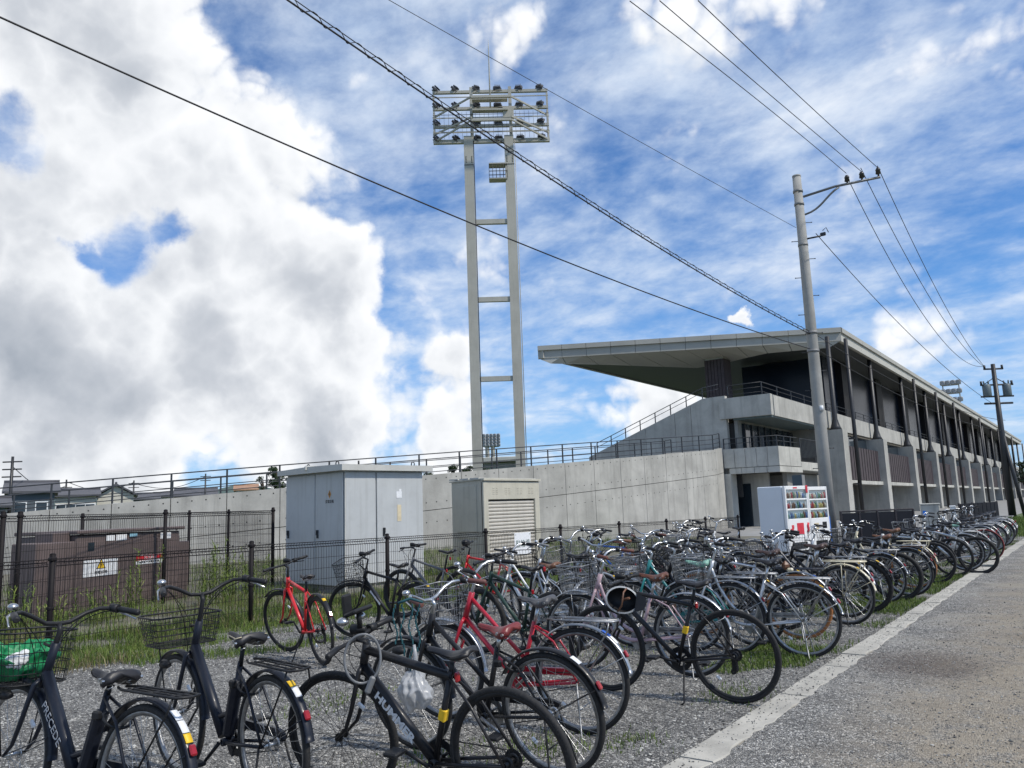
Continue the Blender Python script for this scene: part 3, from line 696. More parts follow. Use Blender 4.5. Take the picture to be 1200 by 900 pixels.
# --- balcony box
BA, BB_, BC = Vector((-17.03, 43.12)), Vector((-14.02, 43.42)), Vector((-13.75, 46.4))
def bal(a, b, n, z0, z1, name, mm, th=.3):
    for i in range(n):
        p, q_ = a.lerp(b, i/n), a.lerp(b, (i+1)/n); t = (q_-p).normalized(); p, q_ = p+t*.011, q_-t*.011; nn = Vector((-t.y, t.x))
        m = MB(); m.prism([(p.x, p.y, z0), (q_.x, q_.y, z0), (q_.x, q_.y, z1), (p.x, p.y, z1)], (nn.x*th, nn.y*th, 0)); sp(m, name, mm)
bal(BA, BB_, 5, 3.22, 4.28, 'balcony_panel', M_CONCL); bal(BB_, BC, 2, 3.22, 4.28, 'balcony_panel', M_CONCL)
bal(BA+Vector((.25, .06)), BB_, 4, 2.88, 3.19, 'balcony_lip', M_CONCL); bal(BB_, BC+Vector((0, .2)), 2, 2.88, 3.19, 'balcony_lip', M_CONCL)
m = MB(); m.prism([(BA.x, 43.4, 2.95), (BB_.x-.2, 43.7, 2.95), (BC.x-.2, 46.4, 2.95), (-13.9, 53, 2.95), (-17, 53, 2.95)], (0, 0, .25)); sp(m, 'balcony_floor', M_CONCG)
m = MB(); m.bbox((-14.0, 48.6, 3.25), (.5, 4.2, .5), .03); sp(m, 'balcony_lip', M_CONCL)
br = empty('balcony_railing'); br.parent = stand
prail([(BA.x, BA.y+.15, 4.25), (BB_.x-.1, BB_.y+.15, 4.25), (BC.x-.15, BC.y, 4.25)], (.62, .34), .72, br)
gt = empty('barred_gate'); gt.parent = stand
prail([(-13.8, 46.6, 3.5), (-13.8, 50.4, 3.5)], (1.35, .05), 3.0, gt)
gm = MB()
for k in range(15): gm.box((-13.8, 46.7-56+k*.25, 4.2), (.03, .03, 1.3))
obj('bar', gm, M_RAIL, gt, kind='stuff')
# --- ground level under the balcony
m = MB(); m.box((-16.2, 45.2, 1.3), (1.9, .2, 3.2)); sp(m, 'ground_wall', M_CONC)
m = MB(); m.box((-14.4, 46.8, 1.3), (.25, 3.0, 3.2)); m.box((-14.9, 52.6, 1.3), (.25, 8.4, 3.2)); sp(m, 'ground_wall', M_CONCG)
a, b = onY(858, 567, 45.05), onY(877, 600, 45.05)
m = MB(); m.box(((a.x+b.x)/2, 45.07, 1.15), (abs(b.x-a.x)+.5, .05, 2.4)); dq = sp(m, 'dark_door', M_GLASS)
m = MB(); m.box((-16.95, 43.6, 1.4), (.45, .9, 3.0)); sp(m, 'pier', M_CONCL)
m = MB(); m.bbox((-15.1, 46.3, 2.5), (1.5, .5, .75), .1); sp(m, 'beam_end', M_CONCG)
q = onD(936, 565, 44); m = MB(); m.box(q, (.5, .5, .55)); sp(m, 'wall_box', M_GLASS)
# ================================================================== mesh fences
def mesh_fence(pts, heights, label, step_v=.05, step_h=.15, post_r=.032, gz=0.0, top=True, name='mesh_fence'):
    e = empty(name, (pts[0][0], pts[0][1], gz)); tag(e, label, 'fence')
    base = Vector((pts[0][0], pts[0][1], 0))
    for i, p in enumerate(pts):
        p = Vector((p[0], p[1], 0))-base; h = heights[i]
        m = MB(); m.tube([p+Vector((0, 0, -.1)), p+Vector((0, 0, h+.035))], post_r, 10); m.ell(p+Vector((0, 0, h+.035)), (post_r*1.06, post_r*1.06, .016), 10, 4)
        q = obj('post', m, M_FENCE, e)
        m = MB(); m.bbox(p+Vector((0, 0, h-.02)), (.085, .075, .045), .01); obj('clamp', m, M_FENCE, q)
        m = MB(); m.bbox(p+Vector((0, 0, h*.5)), (.07, .07, .04), .01); obj('clamp', m, M_FENCE, q)
        if i+1 < len(pts):
            q_ = Vector((pts[i+1][0], pts[i+1][1], 0))-base; h2 = heights[i+1]; t = (q_-p); L = t.length; t.normalize(); nn = Vector((-t.y, t.x, 0))
            a, b = p+t*.045, q_-t*.045; L -= .09; m = MB(); nv = max(2, int(L/step_v))
            for k in range(nv+1):
                f = k/nv; c = a.lerp(b, f); hh = h+(h2-h)*f; z0, z1 = .04, hh-.02
                # each wire is bent forward at the top and bottom to form the ridge
                m.tube([c+Vector((0, 0, z0)), c+Vector((0, 0, z1-.075)), c+nn*.035+Vector((0, 0, z1-.035)), c+Vector((0, 0, z1))], .0032, 3, cap=False)
            nh = int((h-.2)/step_h)
            for k in range(nh+1):
                f = k/max(nh, 1); za = .06+(h-.16)*f; zb_ = .06+(h2-.16)*f
                m.tube([a+nn*.003+Vector((0, 0, za)), b+nn*.003+Vector((0, 0, zb_))], .0036, 3, cap=False)
            obj('wire_panel', m, M_FENCE, e, kind='stuff')
            m = MB()
            for dz, of in ((-.02, 0), (-.055, .034), (-.095, 0)):
                m.tube([a+nn*of+Vector((0, 0, h+dz)), b+nn*of+Vector((0, 0, h2+dz))], (.006 if of else .0055), 4, cap=False)
            obj('top_ridge', m, M_FENCE, e)
    return e
FX = -9.76
fp = [(FX, 6.97+2.655*k) for k in range(-3, 8)]
mesh_fence(fp, [1.13+(-.004*max(0, 0))-.021*max(0, k) for k in range(-3, 8)], 'long low dark mesh fence behind the bicycles, carrying a white parking sign')
tp = [Vector((-10.6, 2.0)), Vector((-12.30, 4.95)), Vector((-13.86, 8.0)), Vector((-14.72, 11.05))]
def tallpt(px, d): p = onD(px, 604, d); return Vector((p.x, p.y))
tp = [tallpt(-110, 11.6), tallpt(4, 13.0), tallpt(24, 13.6), tallpt(194, 16.3), tallpt(320, 18.5)]
mesh_fence([(p.x, p.y) for p in tp], [1.66]*5, 'tall dark mesh fence in front of the brown generator, ending beside the white cabinet', step_v=.05, step_h=.2, post_r=.036)
tb = [tallpt(320, 18.75), tallpt(268, 21.5), tallpt(222, 20.6), tallpt(97, 18.3)]
mesh_fence([(p.x, p.y) for p in tb], [1.66, 1.68, 1.68, 1.66], 'tall dark mesh fence running behind the brown generator', step_v=.05, step_h=.2)
# sign on the low fence
yS = None
c = onX(612.5, 637, FX+.03)
sg = empty('parking_sign', (FX+.035, c.y, c.z)); tag(sg, 'white square sign with green lettering wired to the low mesh fence', 'sign')
m = MB(); m.bbox((0, 0, 0), (.006, .50, .30), .002)
sh = onX(612.5, 653.5, FX+.03).z; st_ = onX(612.5, 627.5, FX+.03).z; wl = onX(602.5, 637, FX+.03).y; wr = onX(621.5, 637, FX+.03).y
m = MB(); m.bbox((0, 0, 0), (.006, wr-wl, st_-sh), .003); obj('sign_board', m, M_WHS, sg)
M_GRTX = mat('dark_green_print', (0.03, 0.09, 0.07), .5); M_BKTX = mat('black_print', (0.015, 0.015, 0.018), .5)
text('lettering', '駐輪場', (wr-wl)*.29, M_GRTX, sg, basis((0, 1, 0), (0, 0, 1), (.0045, 0, -.01)))
bm_ = MB()
for yy in (-1, 1):
    for zz in (-1, 1): bm_.tube([(.002, yy*(wr-wl)*.43, zz*(st_-sh)*.42), (.008, yy*(wr-wl)*.43, zz*(st_-sh)*.42)], .009, 8)
obj('bolt', bm_, M_ALU, sg, kind='stuff')

# ================================================================== white electrical cabinet
M_CAB = mat('cabinet_paint', (0.47, 0.485, 0.485), 0.5, 0, 0.05, 1.5, dirt=0.10, streak=.28); M_CABR = mat('cabinet_roof_paint', (0.50, 0.495, 0.46), 0.5, 0, 0.07, 2, dirt=.15)
cab = empty('electrical_cabinet', (-11.80, 10.51, 0), (0, 0, math.radians(-6.0))); tag(cab, 'tall pale grey electrical cabinet with three doors and an overhanging roof', 'cabinet')
CW, CD, CHH = 2.05, 2.0, 2.34      # along -x, along +y
m = MB(); m.box((-CW/2, CD/2, .07), (CW-.06, CD-.06, .14)); obj('plinth', m, M_CONCG, cab)
m = MB(); m.box((-CW/2, CD/2, CHH/2+.07), (CW-.03, CD-.03, CHH-.14)); obj('body', m, M_CAB, cab)
def cabdoor(x0, x1, side, handle, hz=1.13):
    m = MB()
    if side == 's': m.bbox(((x0+x1)/2, -.004, CHH/2+.06), (x1-x0-.012, .03, CHH-.18), .006)
    else: m.bbox((-.0+.004, (x0+x1)/2, CHH/2+.06), (.03, x1-x0-.012, CHH-.18), .006)
    d = obj('door', m, M_CAB, cab)
    if handle is not None:
        m = MB(); p = (handle, -.03, hz) if side == 's' else (.03, handle, hz)
        m.bbox(p, (.05, .03, .16) if side == 's' else (.03, .05, .16), .008); m.bbox((p[0]+(0 if side == 's' else .02), p[1]-(.02 if side == 's' else 0), hz+.03), (.03, .03, .10), .006); obj('handle', m, M_DKST, d)
    return d
cabdoor(-CW+.01, -.98, 's', -CW+.12); d2 = cabdoor(-.97, -.03, 's', -.87)
cabdoor(.01, .74, 'e', None); d3 = cabdoor(.76, CD-.02, 'e', .93)
m = MB(); m.box((.006, .02, CHH/2), (.02, .05, CHH-.1)); obj('corner_trim', m, M_CABR, cab)
rfm = MB(); rfm.prism([(-CW-.10, -.16, CHH), (.14, -.16, CHH), (.14, -.16, CHH+.115), (-CW*.5, -.16, CHH+.13), (-CW-.10, -.16, CHH+.10)], (0, CD+.32, 0))
rf = obj('roof', rfm, M_CABR, cab)
m = MB(); m.bbox((-CW*.52, -.17, CHH+.10), (.05, .06, .09), .01); m.box((-CW*.52, CD/2, CHH+.135), (.05, CD+.34, .04)); obj('roof_seam', m, M_CABR, rf)
for x, y in ((-.45, .15), (-1.55, .2), (-.2, CD-.1)):
    m = MB(); m.tube([(x+.05*math.cos(u), y, CHH+.165+.05*math.sin(u)) for u in [k*6.283/12 for k in range(12)]], .012, 5, closed=True); m.tube([(x, y, CHH+.09), (x, y, CHH+.125)], .015, 6); obj('lifting_eye', m, M_DKST, rf)
m = MB(); m.tube([(-.02, .35, CHH+.1), (-.02, .35, CHH+.2)], .018, 6); obj('vent_pin', m, M_DKST, rf)
# hazard diamond and its caption
M_OR = mat('amber_print', (0.50, 0.22, 0.03), .5)
m = MB(); m.add([(-.47, -.0205, 1.815), (-.415, -.0205, 1.90), (-.47, -.0205, 1.985), (-.525, -.0205, 1.90)], [(0, 1, 2, 3)]); hz_ = obj('hazard_diamond', m, M_OR, cab)
m = MB(); m.add([(-.462, -.022, 1.955), (-.497, -.022, 1.893), (-.47, -.022, 1.893), (-.48, -.022, 1.845), (-.445, -.022, 1.908), (-.47, -.022, 1.908)], [(0, 1, 2, 3, 4, 5)]); obj('lightning_mark', m, M_BKTX, hz_)
text('caption', '変電設備', .072, M_BKTX, cab, basis((1, 0, 0), (0, 0, 1), (-.47, -.0215, 1.755)))
m = MB(); m.box((.022, 1.33, 1.86), (.004, .14, .13)); m.box((.0225, 1.36, 1.95), (.004, .06, .05)); obj('notice', m, M_WHS, cab)
m = MB(); m.box((.022, 1.33, 1.49), (.004, .10, .33)); obj('notice', m, mat('cream_label', (0.62, 0.53, 0.36), .6), cab)

# ================================================================== beige shed with roller shutter
M_SHD = mat('shed_cream', (0.50, 0.475, 0.39), 0.5, 0, .06, 2, dirt=.1, streak=.22); M_SHS = mat('shed_taupe', (0.52, 0.485, 0.395), .5, 0, .06, 2, dirt=.12, streak=.3); M_SHU = mat('shutter_slat', (0.53, 0.50, 0.44), .45, 0, .05, 3, dirt=.1)
SC0 = onD(567, 600, 18.5); SY1 = onX(631, 562, SC0.x).y-SC0.y
xl = onY(529, 562, SC0.y).x-SC0.x; SH = onD(567, 562, 18.5).z
shed = empty('storage_shed', (SC0.x, SC0.y, 0)); tag(shed, 'beige steel storage shed with a ribbed roller shutter in front of the concrete wall', 'shed')
xd = -xl
m = MB(); m.box((-xd/2-.02, .02, SH/2), (xd-.04, .04, SH)); sidew = obj('side_wall', m, M_SHS, shed)
for k, (za, zb_) in enumerate(((.25, .78), (.84, .93), (.99, SH-.12))):
    m = MB(); m.bbox((-xd*.52, -.008, (za+zb_)/2), (xd*.62, .02, zb_-za), .012); obj('pressed_panel', m, M_SHS, sidew)
m = MB(); m.box((-xd/2, SY1-.02, SH/2), (xd, .04, SH)); m.box((-xd+.02, SY1/2, SH/2), (.04, SY1-.1, SH)); obj('wall', m, M_SHS, shed)
sy0, sy1, sz1 = .17*SY1/2.15, SY1*(807-433)/(843-433), SH*.79
m = MB(); m.bbox((-.03, sy0/2, SH/2-.02), (.08, sy0, SH-.05), .01); m.bbox((-.03, (sy1+SY1)/2, SH/2-.02), (.08, SY1-sy1, SH-.05), .01); m.bbox((-.03, SY1/2, (sz1+SH)/2-.02), (.076, SY1-.004, SH-sz1-.03), .01); obj('door_frame', m, M_SHD, shed)
sl_ = MB(); sl_.prism([(-.045, 0, 0), (-.02, 0, .012), (-.012, 0, .04), (-.02, 0, .068), (-.045, 0, .08)], (0, sy1-sy0-.01, 0)); slm = sl_.mesh('shutter_slat')
z = .03
while z+.085 < sz1: obj('shutter_slat', slm, M_SHU, shed, (-.02, sy0+.005, z)); z += .083
m = MB()
for g in range(4):
    for r_ in range(4):
        for s_ in range(2): m.bbox((.012, SY1*(.19+.215*g)+.13*s_-.06, sz1+.13+.045*r_), (.006, .085, .012), .003)
obj('vent_slot', m, M_SHS, shed, kind='stuff')
m = MB(); m.bbox((.012, (sy0+sy1)/2, .55), (.02, .16, .05), .006); obj('handle', m, M_ALU, shed)
m = MB(); m.prism([(.05, -.03, SH-.02), (.05, SY1+.03, SH-.02), (.05, SY1+.03, SH+.03), (.05, -.03, SH+.03)], (-.1, 0, 0)); m.prism([(-.04, -.03, SH), (-xd-.05, -.03, SH-.03), (-xd-.05, SY1+.03, SH-.03), (-.04, SY1+.03, SH)], (0, 0, .03)); rfs = obj('roof', m, M_SHD, shed)
for k in range(3):
    m = MB(); m.prism([(-.1-k*xd*.33, -.035, SH+.02), (-.1-(k+.85)*xd*.33, -.035, SH+.02), (-.1-(k+.85)*xd*.33, -.035, SH+.05), (-.1-k*xd*.33, -.035, SH+.05)], (0, SY1+.06, 0)); obj('roof_rib', m, M_CABR, rfs)

# ================================================================== brown generator behind the tall fence
M_GEN = mat('generator_brown', (0.125, 0.095, 0.090), .5, 0, .12, 1.5, dirt=.15, streak=.35)
GA = onD(89, 640, 15.3); GB = onD(210, 640, 17.0); ge = Vector((GB.x-GA.x, GB.y-GA.y, 0)); GL = ge.length; gang = math.atan2(ge.y, ge.x)
gen = empty('generator', (GA.x, GA.y, 0), (0, 0, gang)); tag(gen, 'dark brown steel generator housing with warning signs behind the tall fence', 'generator')
# local x along the front, local y into the depth (away from the camera)
ztop = onD(150, 620, 16.1).z
m = MB(); m.bbox((GL/2, .65, (ztop-.05)/2-.05), (GL, 1.3, ztop+.0), .015); obj('main_housing', m, M_GEN, gen)
m = MB(); m.bbox((GL/2+.02, .65, ztop-.02), (GL+.12, 1.42, .06), .01); obj('lid', m, M_GEN, gen)
lo = -(onD(89, 640, 15.3)-onD(48, 640, 14.75)).length
m = MB(); m.bbox((lo/2-.004, .27, (ztop-.16)/2), (-lo, .54, ztop-.16), .015); obj('intake_housing', m, M_GEN, gen)
m = MB(); m.bbox((lo*.24, .32, ztop-.09), (-lo*.46, .40, .16), .01); obj('duct', m, M_GEN, gen)
m = MB(); m.bbox((GL+.17, .6, (ztop-.28)/2), (.33, 1.1, ztop-.28), .015); obj('exhaust_housing', m, M_GEN, gen)
for k in range(1, 4):
    x = GL*k/4; m = MB(); m.bbox((x-GL/8, -.006, ztop*.46), (GL/4-.02, .022, ztop*.82), .006); obj('door', m, M_GEN, gen)
m = MB(); m.bbox((GL-GL/8, -.006, ztop*.46), (GL/4-.02, .022, ztop*.82), .006); obj('door', m, M_GEN, gen)
def gpt(px, py):          # pixel to a point on the housing front
    n = Vector((math.sin(gang), -math.cos(gang), 0)); d = ray(px, py); t = (GA-O).dot(n)/d.dot(n); p = O+d*t; v = p-Vector((GA.x, GA.y, 0))
    return Vector((v.x*math.cos(gang)+v.y*math.sin(gang), -.022, v.z))
def plate(name, x0, y0, x1, y1, m_, par, off=0.0):
    a, b = gpt(x0, y1), gpt(x1, y0); q = MB(); q.bbox(((a.x+b.x)/2, -.022-off, (a.z+b.z)/2), (b.x-a.x, .006, b.z-a.z), .002); return obj(name, q, m_, par), (a.x+b.x)/2, (a.z+b.z)/2, b.x-a.x, b.z-a.z
s_, cx, cz, sw, sh_ = plate('warning_sign', 96, 653, 137, 677, M_WHS, gen)
th_ = sh_*.60; tz = cz-sh_*.08
m = MB(); m.add([(cx-th_*.58, -.0265, tz), (cx+th_*.58, -.0265, tz), (cx, -.0265, tz+th_)], [(0, 1, 2)]); obj('triangle', m, M_BKTX, s_)
m = MB(); m.add([(cx-th_*.44, -.0275, tz+.06*th_), (cx+th_*.44, -.0275, tz+.06*th_), (cx, -.0275, tz+th_*.84)], [(0, 1, 2)]); obj('triangle', m, mat('warning_yellow', (.80, .50, .02), .5), s_)
m = MB(); m.add([(cx+.02*th_, -.0285, tz+.62*th_), (cx-.13*th_, -.0285, tz+.34*th_), (cx, -.0285, tz+.36*th_), (cx-.06*th_, -.0285, tz+.10*th_), (cx+.13*th_, -.0285, tz+.42*th_), (cx+.01*th_, -.0285, tz+.41*th_)], [(0, 1, 2, 3, 4, 5)]); obj('lightning_mark', m, M_BKTX, s_)
text('lettering', '発電設備', sh_*.21, M_BKTX, s_, basis((1, 0, 0), (0, 0, 1), (cx, -.0275, cz-sh_*.30)), sx=1.15)
s_, cx, cz, sw, sh_ = plate('prohibition_sign', 158, 648.5, 191, 662, M_WHS, gen)
m = MB(); m.box((cx, -.027, cz+sh_*.22), (sw*.998, .003, sh_*.54)); r_ = obj('red_band', m, mat('sign_red', (.55, .02, .03), .5), s_)
text('lettering', '火気厳禁', sh_*.40, M_WHS, s_, basis((1, 0, 0), (0, 0, 1), (cx, -.030, cz+sh_*.22)), sx=1.25)
m = MB()
for k in range(9): m.box((cx-sw*.36+k*sw*.08, -.0272, cz-sh_*.26+sh_*.02*(k % 2)), (sw*.055, .002, sh_*(.12+.05*(k % 3))))
obj('small_print', m, M_BKTX, s_, kind='stuff')
plate('label_plate', 123.5, 627, 133.5, 634, M_WHS, gen); plate('label_plate', 135, 626, 147.5, 633.5, M_WHS, gen); plate('label_plate', 151, 625, 160, 629, mat('pale_blue_label', (.25, .45, .55), .5), gen); plate('label_plate', 187, 623.5, 199.5, 631.5, M_WHS, gen)
plate('inspection_window', 102, 635.5, 109.5, 646, M_GLASS, gen)

# ================================================================== vending machines
M_VW = mat('vending_white', (0.66, 0.70, 0.74), .35, 0, .03, 2); M_VF = mat('vending_front_white', (0.78, 0.78, 0.77), .35, 0, .03, 2)
def vending(loc, ang, w_, dp, h, label, seed, red):
    r = random.Random(seed)
    e = empty('vending_machine', loc, (0, 0, ang)); tag(e, label, 'vending machine', 'drink vending machines')
    # local: front faces +x, width along y (0..w), depth -dp..0
    m = MB(); m.bbox((-dp/2-.04, w_/2, h/2+.04), (dp-.08, w_, h-.08), .02); obj('cabinet', m, M_VW, e)
    m = MB(); t = .06
    m.bbox((-.02, t/2, h/2+.04), (.08, t, h-.08), .01); m.bbox((-.02, w_-t/2, h/2+.04), (.08, t, h-.08), .01); m.bbox((-.02, w_/2, h-.05), (.078, w_-2*t-.004, .10), .01)
    fr = obj('front_frame', m, M_VF, e)
    zb0 = h*.49; zt0 = h-.11
    m = MB(); m.box((-.058, w_/2, (zb0+zt0)/2), (.02, w_-2*t, zt0-zb0)); obj('display_back', m, lit_panel(), e)
    m = MB(); m.bbox((-.015, w_/2, zb0/2+.06), (.07, w_-2*t-.004, zb0-.04), .01); lp = obj('lower_panel', m, M_VF, e)
    cols = [(.36, .05, .06), (.08, .13, .30), (.10, .20, .13), (.42, .33, .12), (.50, .50, .50), (.42, .38, .30), (.16, .08, .05), (.24, .34, .42)]
    for s in range(3):
        z0 = zb0+(zt0-zb0)*s/3; hh = (zt0-zb0)/3
        m = MB(); m.bbox((-.012, w_/2, z0+.022), (.06, w_-2*t-.004, .045), .008); obj('shelf', m, M_VF, e)
        n = 11
        for k in range(n):
            y = t+.04+(w_-2*t-.08)*k/(n-1); hb = hh*r.uniform(.45, .72); q = MB()
            q.tube([(-.020, y, z0+.046), (-.022, y, z0+.046+hb*.7), (-.022, y, z0+.046+hb*.85), (-.022, y, z0+.046+hb)], [.031, .031, .016, .014], 8)
            c_ = r.choice(cols); obj('bottle', q, mat('drink_%d' % cols.index(c_), c_, .3), e)
    m = MB(); m.box((.012, w_/2, (zb0+zt0)/2), (.004, w_-2*t, zt0-zb0)); gm_ = obj('glass', m, clear_glass(), e)
    if red:
        m = MB(); m.bbox((.022, w_*.55, h*.365), (.006, w_*.30, h*.17), .002); obj('red_poster', m, mat('poster_red', (.58, .03, .05), .5), lp)
        m = MB(); m.bbox((.022, w_*.18, h*.36), (.006, w_*.14, h*.03), .002); m.bbox((.022, w_*.22, h*.40), (.006, w_*.10, h*.05), .002); obj('red_print', m, mat('poster_red', (.58, .03, .05), .5), lp)
        m = MB(); m.tube([(.026, w_*.9, h*.44), (.03, w_*.86, h*.40), (.03, w_*.88, h*.345), (.026, w_*.84, h*.31)], .035, 6); obj('red_print', m, mat('poster_red', (.58, .03, .05), .5), lp)
        m = MB(); m.bbox((.03, w_*.955, h-.09), (.02, .09, .2), .01); obj('price_flag', m, mat('poster_red', (.58, .03, .05), .5), fr)
        m = MB(); m.bbox((.022, w_*.45, h-.05), (.004, .2, .035), .002); obj('red_print', m, mat('poster_red', (.58, .03, .05), .5), fr)
    else:
        m = MB(); m.bbox((.022, w_*.30, h*.38), (.006, w_*.22, h*.12), .002); obj('notice', m, mat('cream_label', (.62, .53, .36), .6), lp)
        m = MB(); m.bbox((.022, w_*.72, h*.40), (.01, w_*.22, h*.10), .004); m.bbox((.022, w_*.62, h*.31), (.01, w_*.16, h*.05), .004); obj('coin_panel', m, M_BLK, lp)
        m = MB(); m.bbox((-.02, w_+.012, h*.33), (.10, .016, h*.4), .004); obj('blue_trim', m, mat('blue_trim', (.03, .22, .75), .4), e)
    m = MB(); m.bbox((.02, w_/2, h*.12), (.02, w_*.6, h*.10), .01); obj('delivery_flap', m, M_BLK, lp)
    for yy in (.1, w_-.1):
        q = MB(); q.bbox((-.1, yy, .02), (.08, .08, .04), .005); obj('foot', q, M_BLK, e)
    return e
def lit_panel():
    if 'lit_panel' in MATS: return MATS['lit_panel']
    m = mat('lit_panel', (.42, .47, .50), .5, 0, .03, 2); b = m.node_tree.nodes['Principled BSDF']; b.inputs['Emission Color'].default_value = (.85, .95, 1, 1); b.inputs['Emission Strength'].default_value = .12; return m
def clear_glass():
    if 'clear_glass' in MATS: return MATS['clear_glass']
    m = D.materials.new('clear_glass'); m.use_nodes = True; nt = m.node_tree; nt.nodes.clear(); N = NT(nt)
    o = N.new('ShaderNodeOutputMaterial'); t = N.new('ShaderNodeBsdfTransparent'); t.inputs[0].default_value = (.96, .98, .98, 1); g = N.new('ShaderNodeBsdfGlossy'); g.inputs['Roughness'].default_value = .03
    f = N.new('ShaderNodeLayerWeight'); f.inputs[0].default_value = .5; x = N.new('ShaderNodeMixShader'); N.link(N.math('MULTIPLY', N.math('POWER', f.outputs['Facing'], 4.0), .35), x.inputs[0]); N.link(t.outputs[0], x.inputs[1]); N.link(g.outputs[0], x.inputs[2]); N.link(x.outputs[0], o.inputs[0])
    MATS['clear_glass'] = m; return m
VC = onD(921, 600, 22.0); va = math.radians(-13.0)
vh = onD(921, 569.5, 22.0).z-.06
vy = Vector((-math.sin(va), math.cos(va), 0))
m = MB(); m.bbox((0, 0, -.0), (1.2, 2.6, .12), .01)
vending((VC.x, VC.y, .06), va, 1.12, .80, vh, 'white drink vending machine with a red poster, the nearer of two behind the bicycles', 3, True)
vending((VC.x+vy.x*1.14, VC.y+vy.y*1.14, .06), va, 1.02, .74, vh-.03, 'white drink vending machine with a blue side strip, between its twin and the utility pole', 5, False)
pl_ = obj('concrete_plinth', m, M_CONCG, None, (VC.x+vy.x*1.1-.4, VC.y+vy.y*1.1, .004), (0, 0, va)); tag(pl_, 'low concrete slab under the two vending machines', 'plinth')

# ================================================================== utility poles
PX, PY = -7.0, 26.0
M_POLE = concrete('pole_concrete', (0.33, 0.325, 0.305), .55, 1.4)
pole = empty('utility_pole', (PX, PY, 0)); tag(pole, 'tall tapered concrete utility pole with one bent crossarm, beside the vending machines', 'utility pole', 'utility poles')
LX, LY = onZ(937, 212, 12.0).x-PX, 0.0
PT = onD(936.5, 208, 26.9); PHh = 12.05
m = MB(); m.tube([(0, 0, -.3), (0, 0, 4), (0, 0, 8), (0, 0, PHh)], [.205, .185, .16, .135], 20); obj('shaft', m, M_POLE, pole)
m = MB(); m.tube([(0, 0, PHh), (0, 0, PHh+.06)], .14, 16); obj('cap', m, M_POLE, pole)
for z in (6.15, 6.75, 9.7, 11.1, 11.55):
    m = MB(); m.tube([(0, 0, z-.04), (0, 0, z+.04)], .19 if z < 9 else .16, 16); obj('steel_band', m, mat('galvanised_band', (.22, .22, .22), .6, .3), pole)
k = 0
z = 2.4
while z < 11:
    s = 1 if k % 2 else -1; a = math.radians(30); m = MB(); m.tube([(s*math.cos(a)*.13, s*math.sin(a)*.13, z), (s*math.cos(a)*.34, s*math.sin(a)*.34, z)], .012, 5); m.ell((s*math.cos(a)*.34, s*math.sin(a)*.34, z), (.02, .02, .02), 6, 4); obj('climbing_step', m, M_DKST, pole); z += .62; k += 1
m = MB(); m.tube([(.0, -.185, .3), (.0, -.175, 4.0), (.0, -.14, 9.6)], .010, 6); obj('earth_wire', m, M_DKST, pole)
for zz, mm in ((4.2, M_WHS),):
    m = MB(); m.tube([(.12, -.13, zz), (.12, -.13, zz+.16)], .06, 10); obj('number_plate', m, mm, pole)
ia = [Vector(p) for p in ()]
arm_end = onD(1029, 185, 27.2); arm_r = onD(945, 217, 26.3)
ad = Vector((arm_end.x-PX, arm_end.y-PY, 0)); armL = ad.length; ad.normalize()
zA = 11.35; zE = 11.62
m = MB(); m.tube([ad*.15+Vector((0, 0, zA)), ad*(armL*.45)+Vector((0, 0, (zA+zE)/2+.06)), ad*armL+Vector((0, 0, zE+.02))], .042, 8); crs = obj('crossarm', m, mat('galvanised_arm', (.16, .165, .17), .5, .3), pole)
m = MB(); m.tube(bez(ad*.15+Vector((0, 0, zA-.62)), ad*.7+Vector((0, 0, zA-.5)), ad*.8+Vector((0, 0, zA-.1)), ad*(armL*.5)+Vector((0, 0, (zA+zE)/2+.02)), 8), .034, 8); obj('brace', m, mat('galvanised_arm', (.16, .165, .17), .5, .3), pole)
HVP = []
for px, py in ((991, 196), (1008, 190), (1027, 184)):
    # position along the arm
    best = min((abs((lambda q: q)(0)), 0) for _ in [0])
    rdir = ray(px, py); # solve arm parameter in plan
    den = rdir.x*ad.y-rdir.y*ad.x; s = (PX*rdir.y-PY*rdir.x)/den if abs(den) > 1e-6 else .5*armL
    s = max(.3, min(armL-.03, s)); zz = zA+(zE-zA)*s/armL+.05
    p = ad*s+Vector((0, 0, zz))
    m = MB(); m.tube([p, p+Vector((0, 0, .08)), p+Vector((0, 0, .10)), p+Vector((0, 0, .2)), p+Vector((0, 0, .22)), p+Vector((0, 0, .3))], [.03, .03, .085, .07, .085, .045], 10); obj('insulator', m, mat('dark_porcelain', (.035, .03, .028), .3), pole); HVP.append(Vector((PX, PY, 0))+p+Vector((0, 0, .3)))
bz = onD(945, 280, 26.9).z
m = MB(); m.tube([(.1, 0, bz), (.55, .12, bz+.03)], .03, 6); m.bbox((.62, .14, bz+.08), (.18, .06, .12), .02); m.tube([(.62, .14, bz+.2), (.72, .2, bz+.3), (.78, .2, bz+.12)], .014, 5); obj('cable_bracket', m, M_DKST, pole)
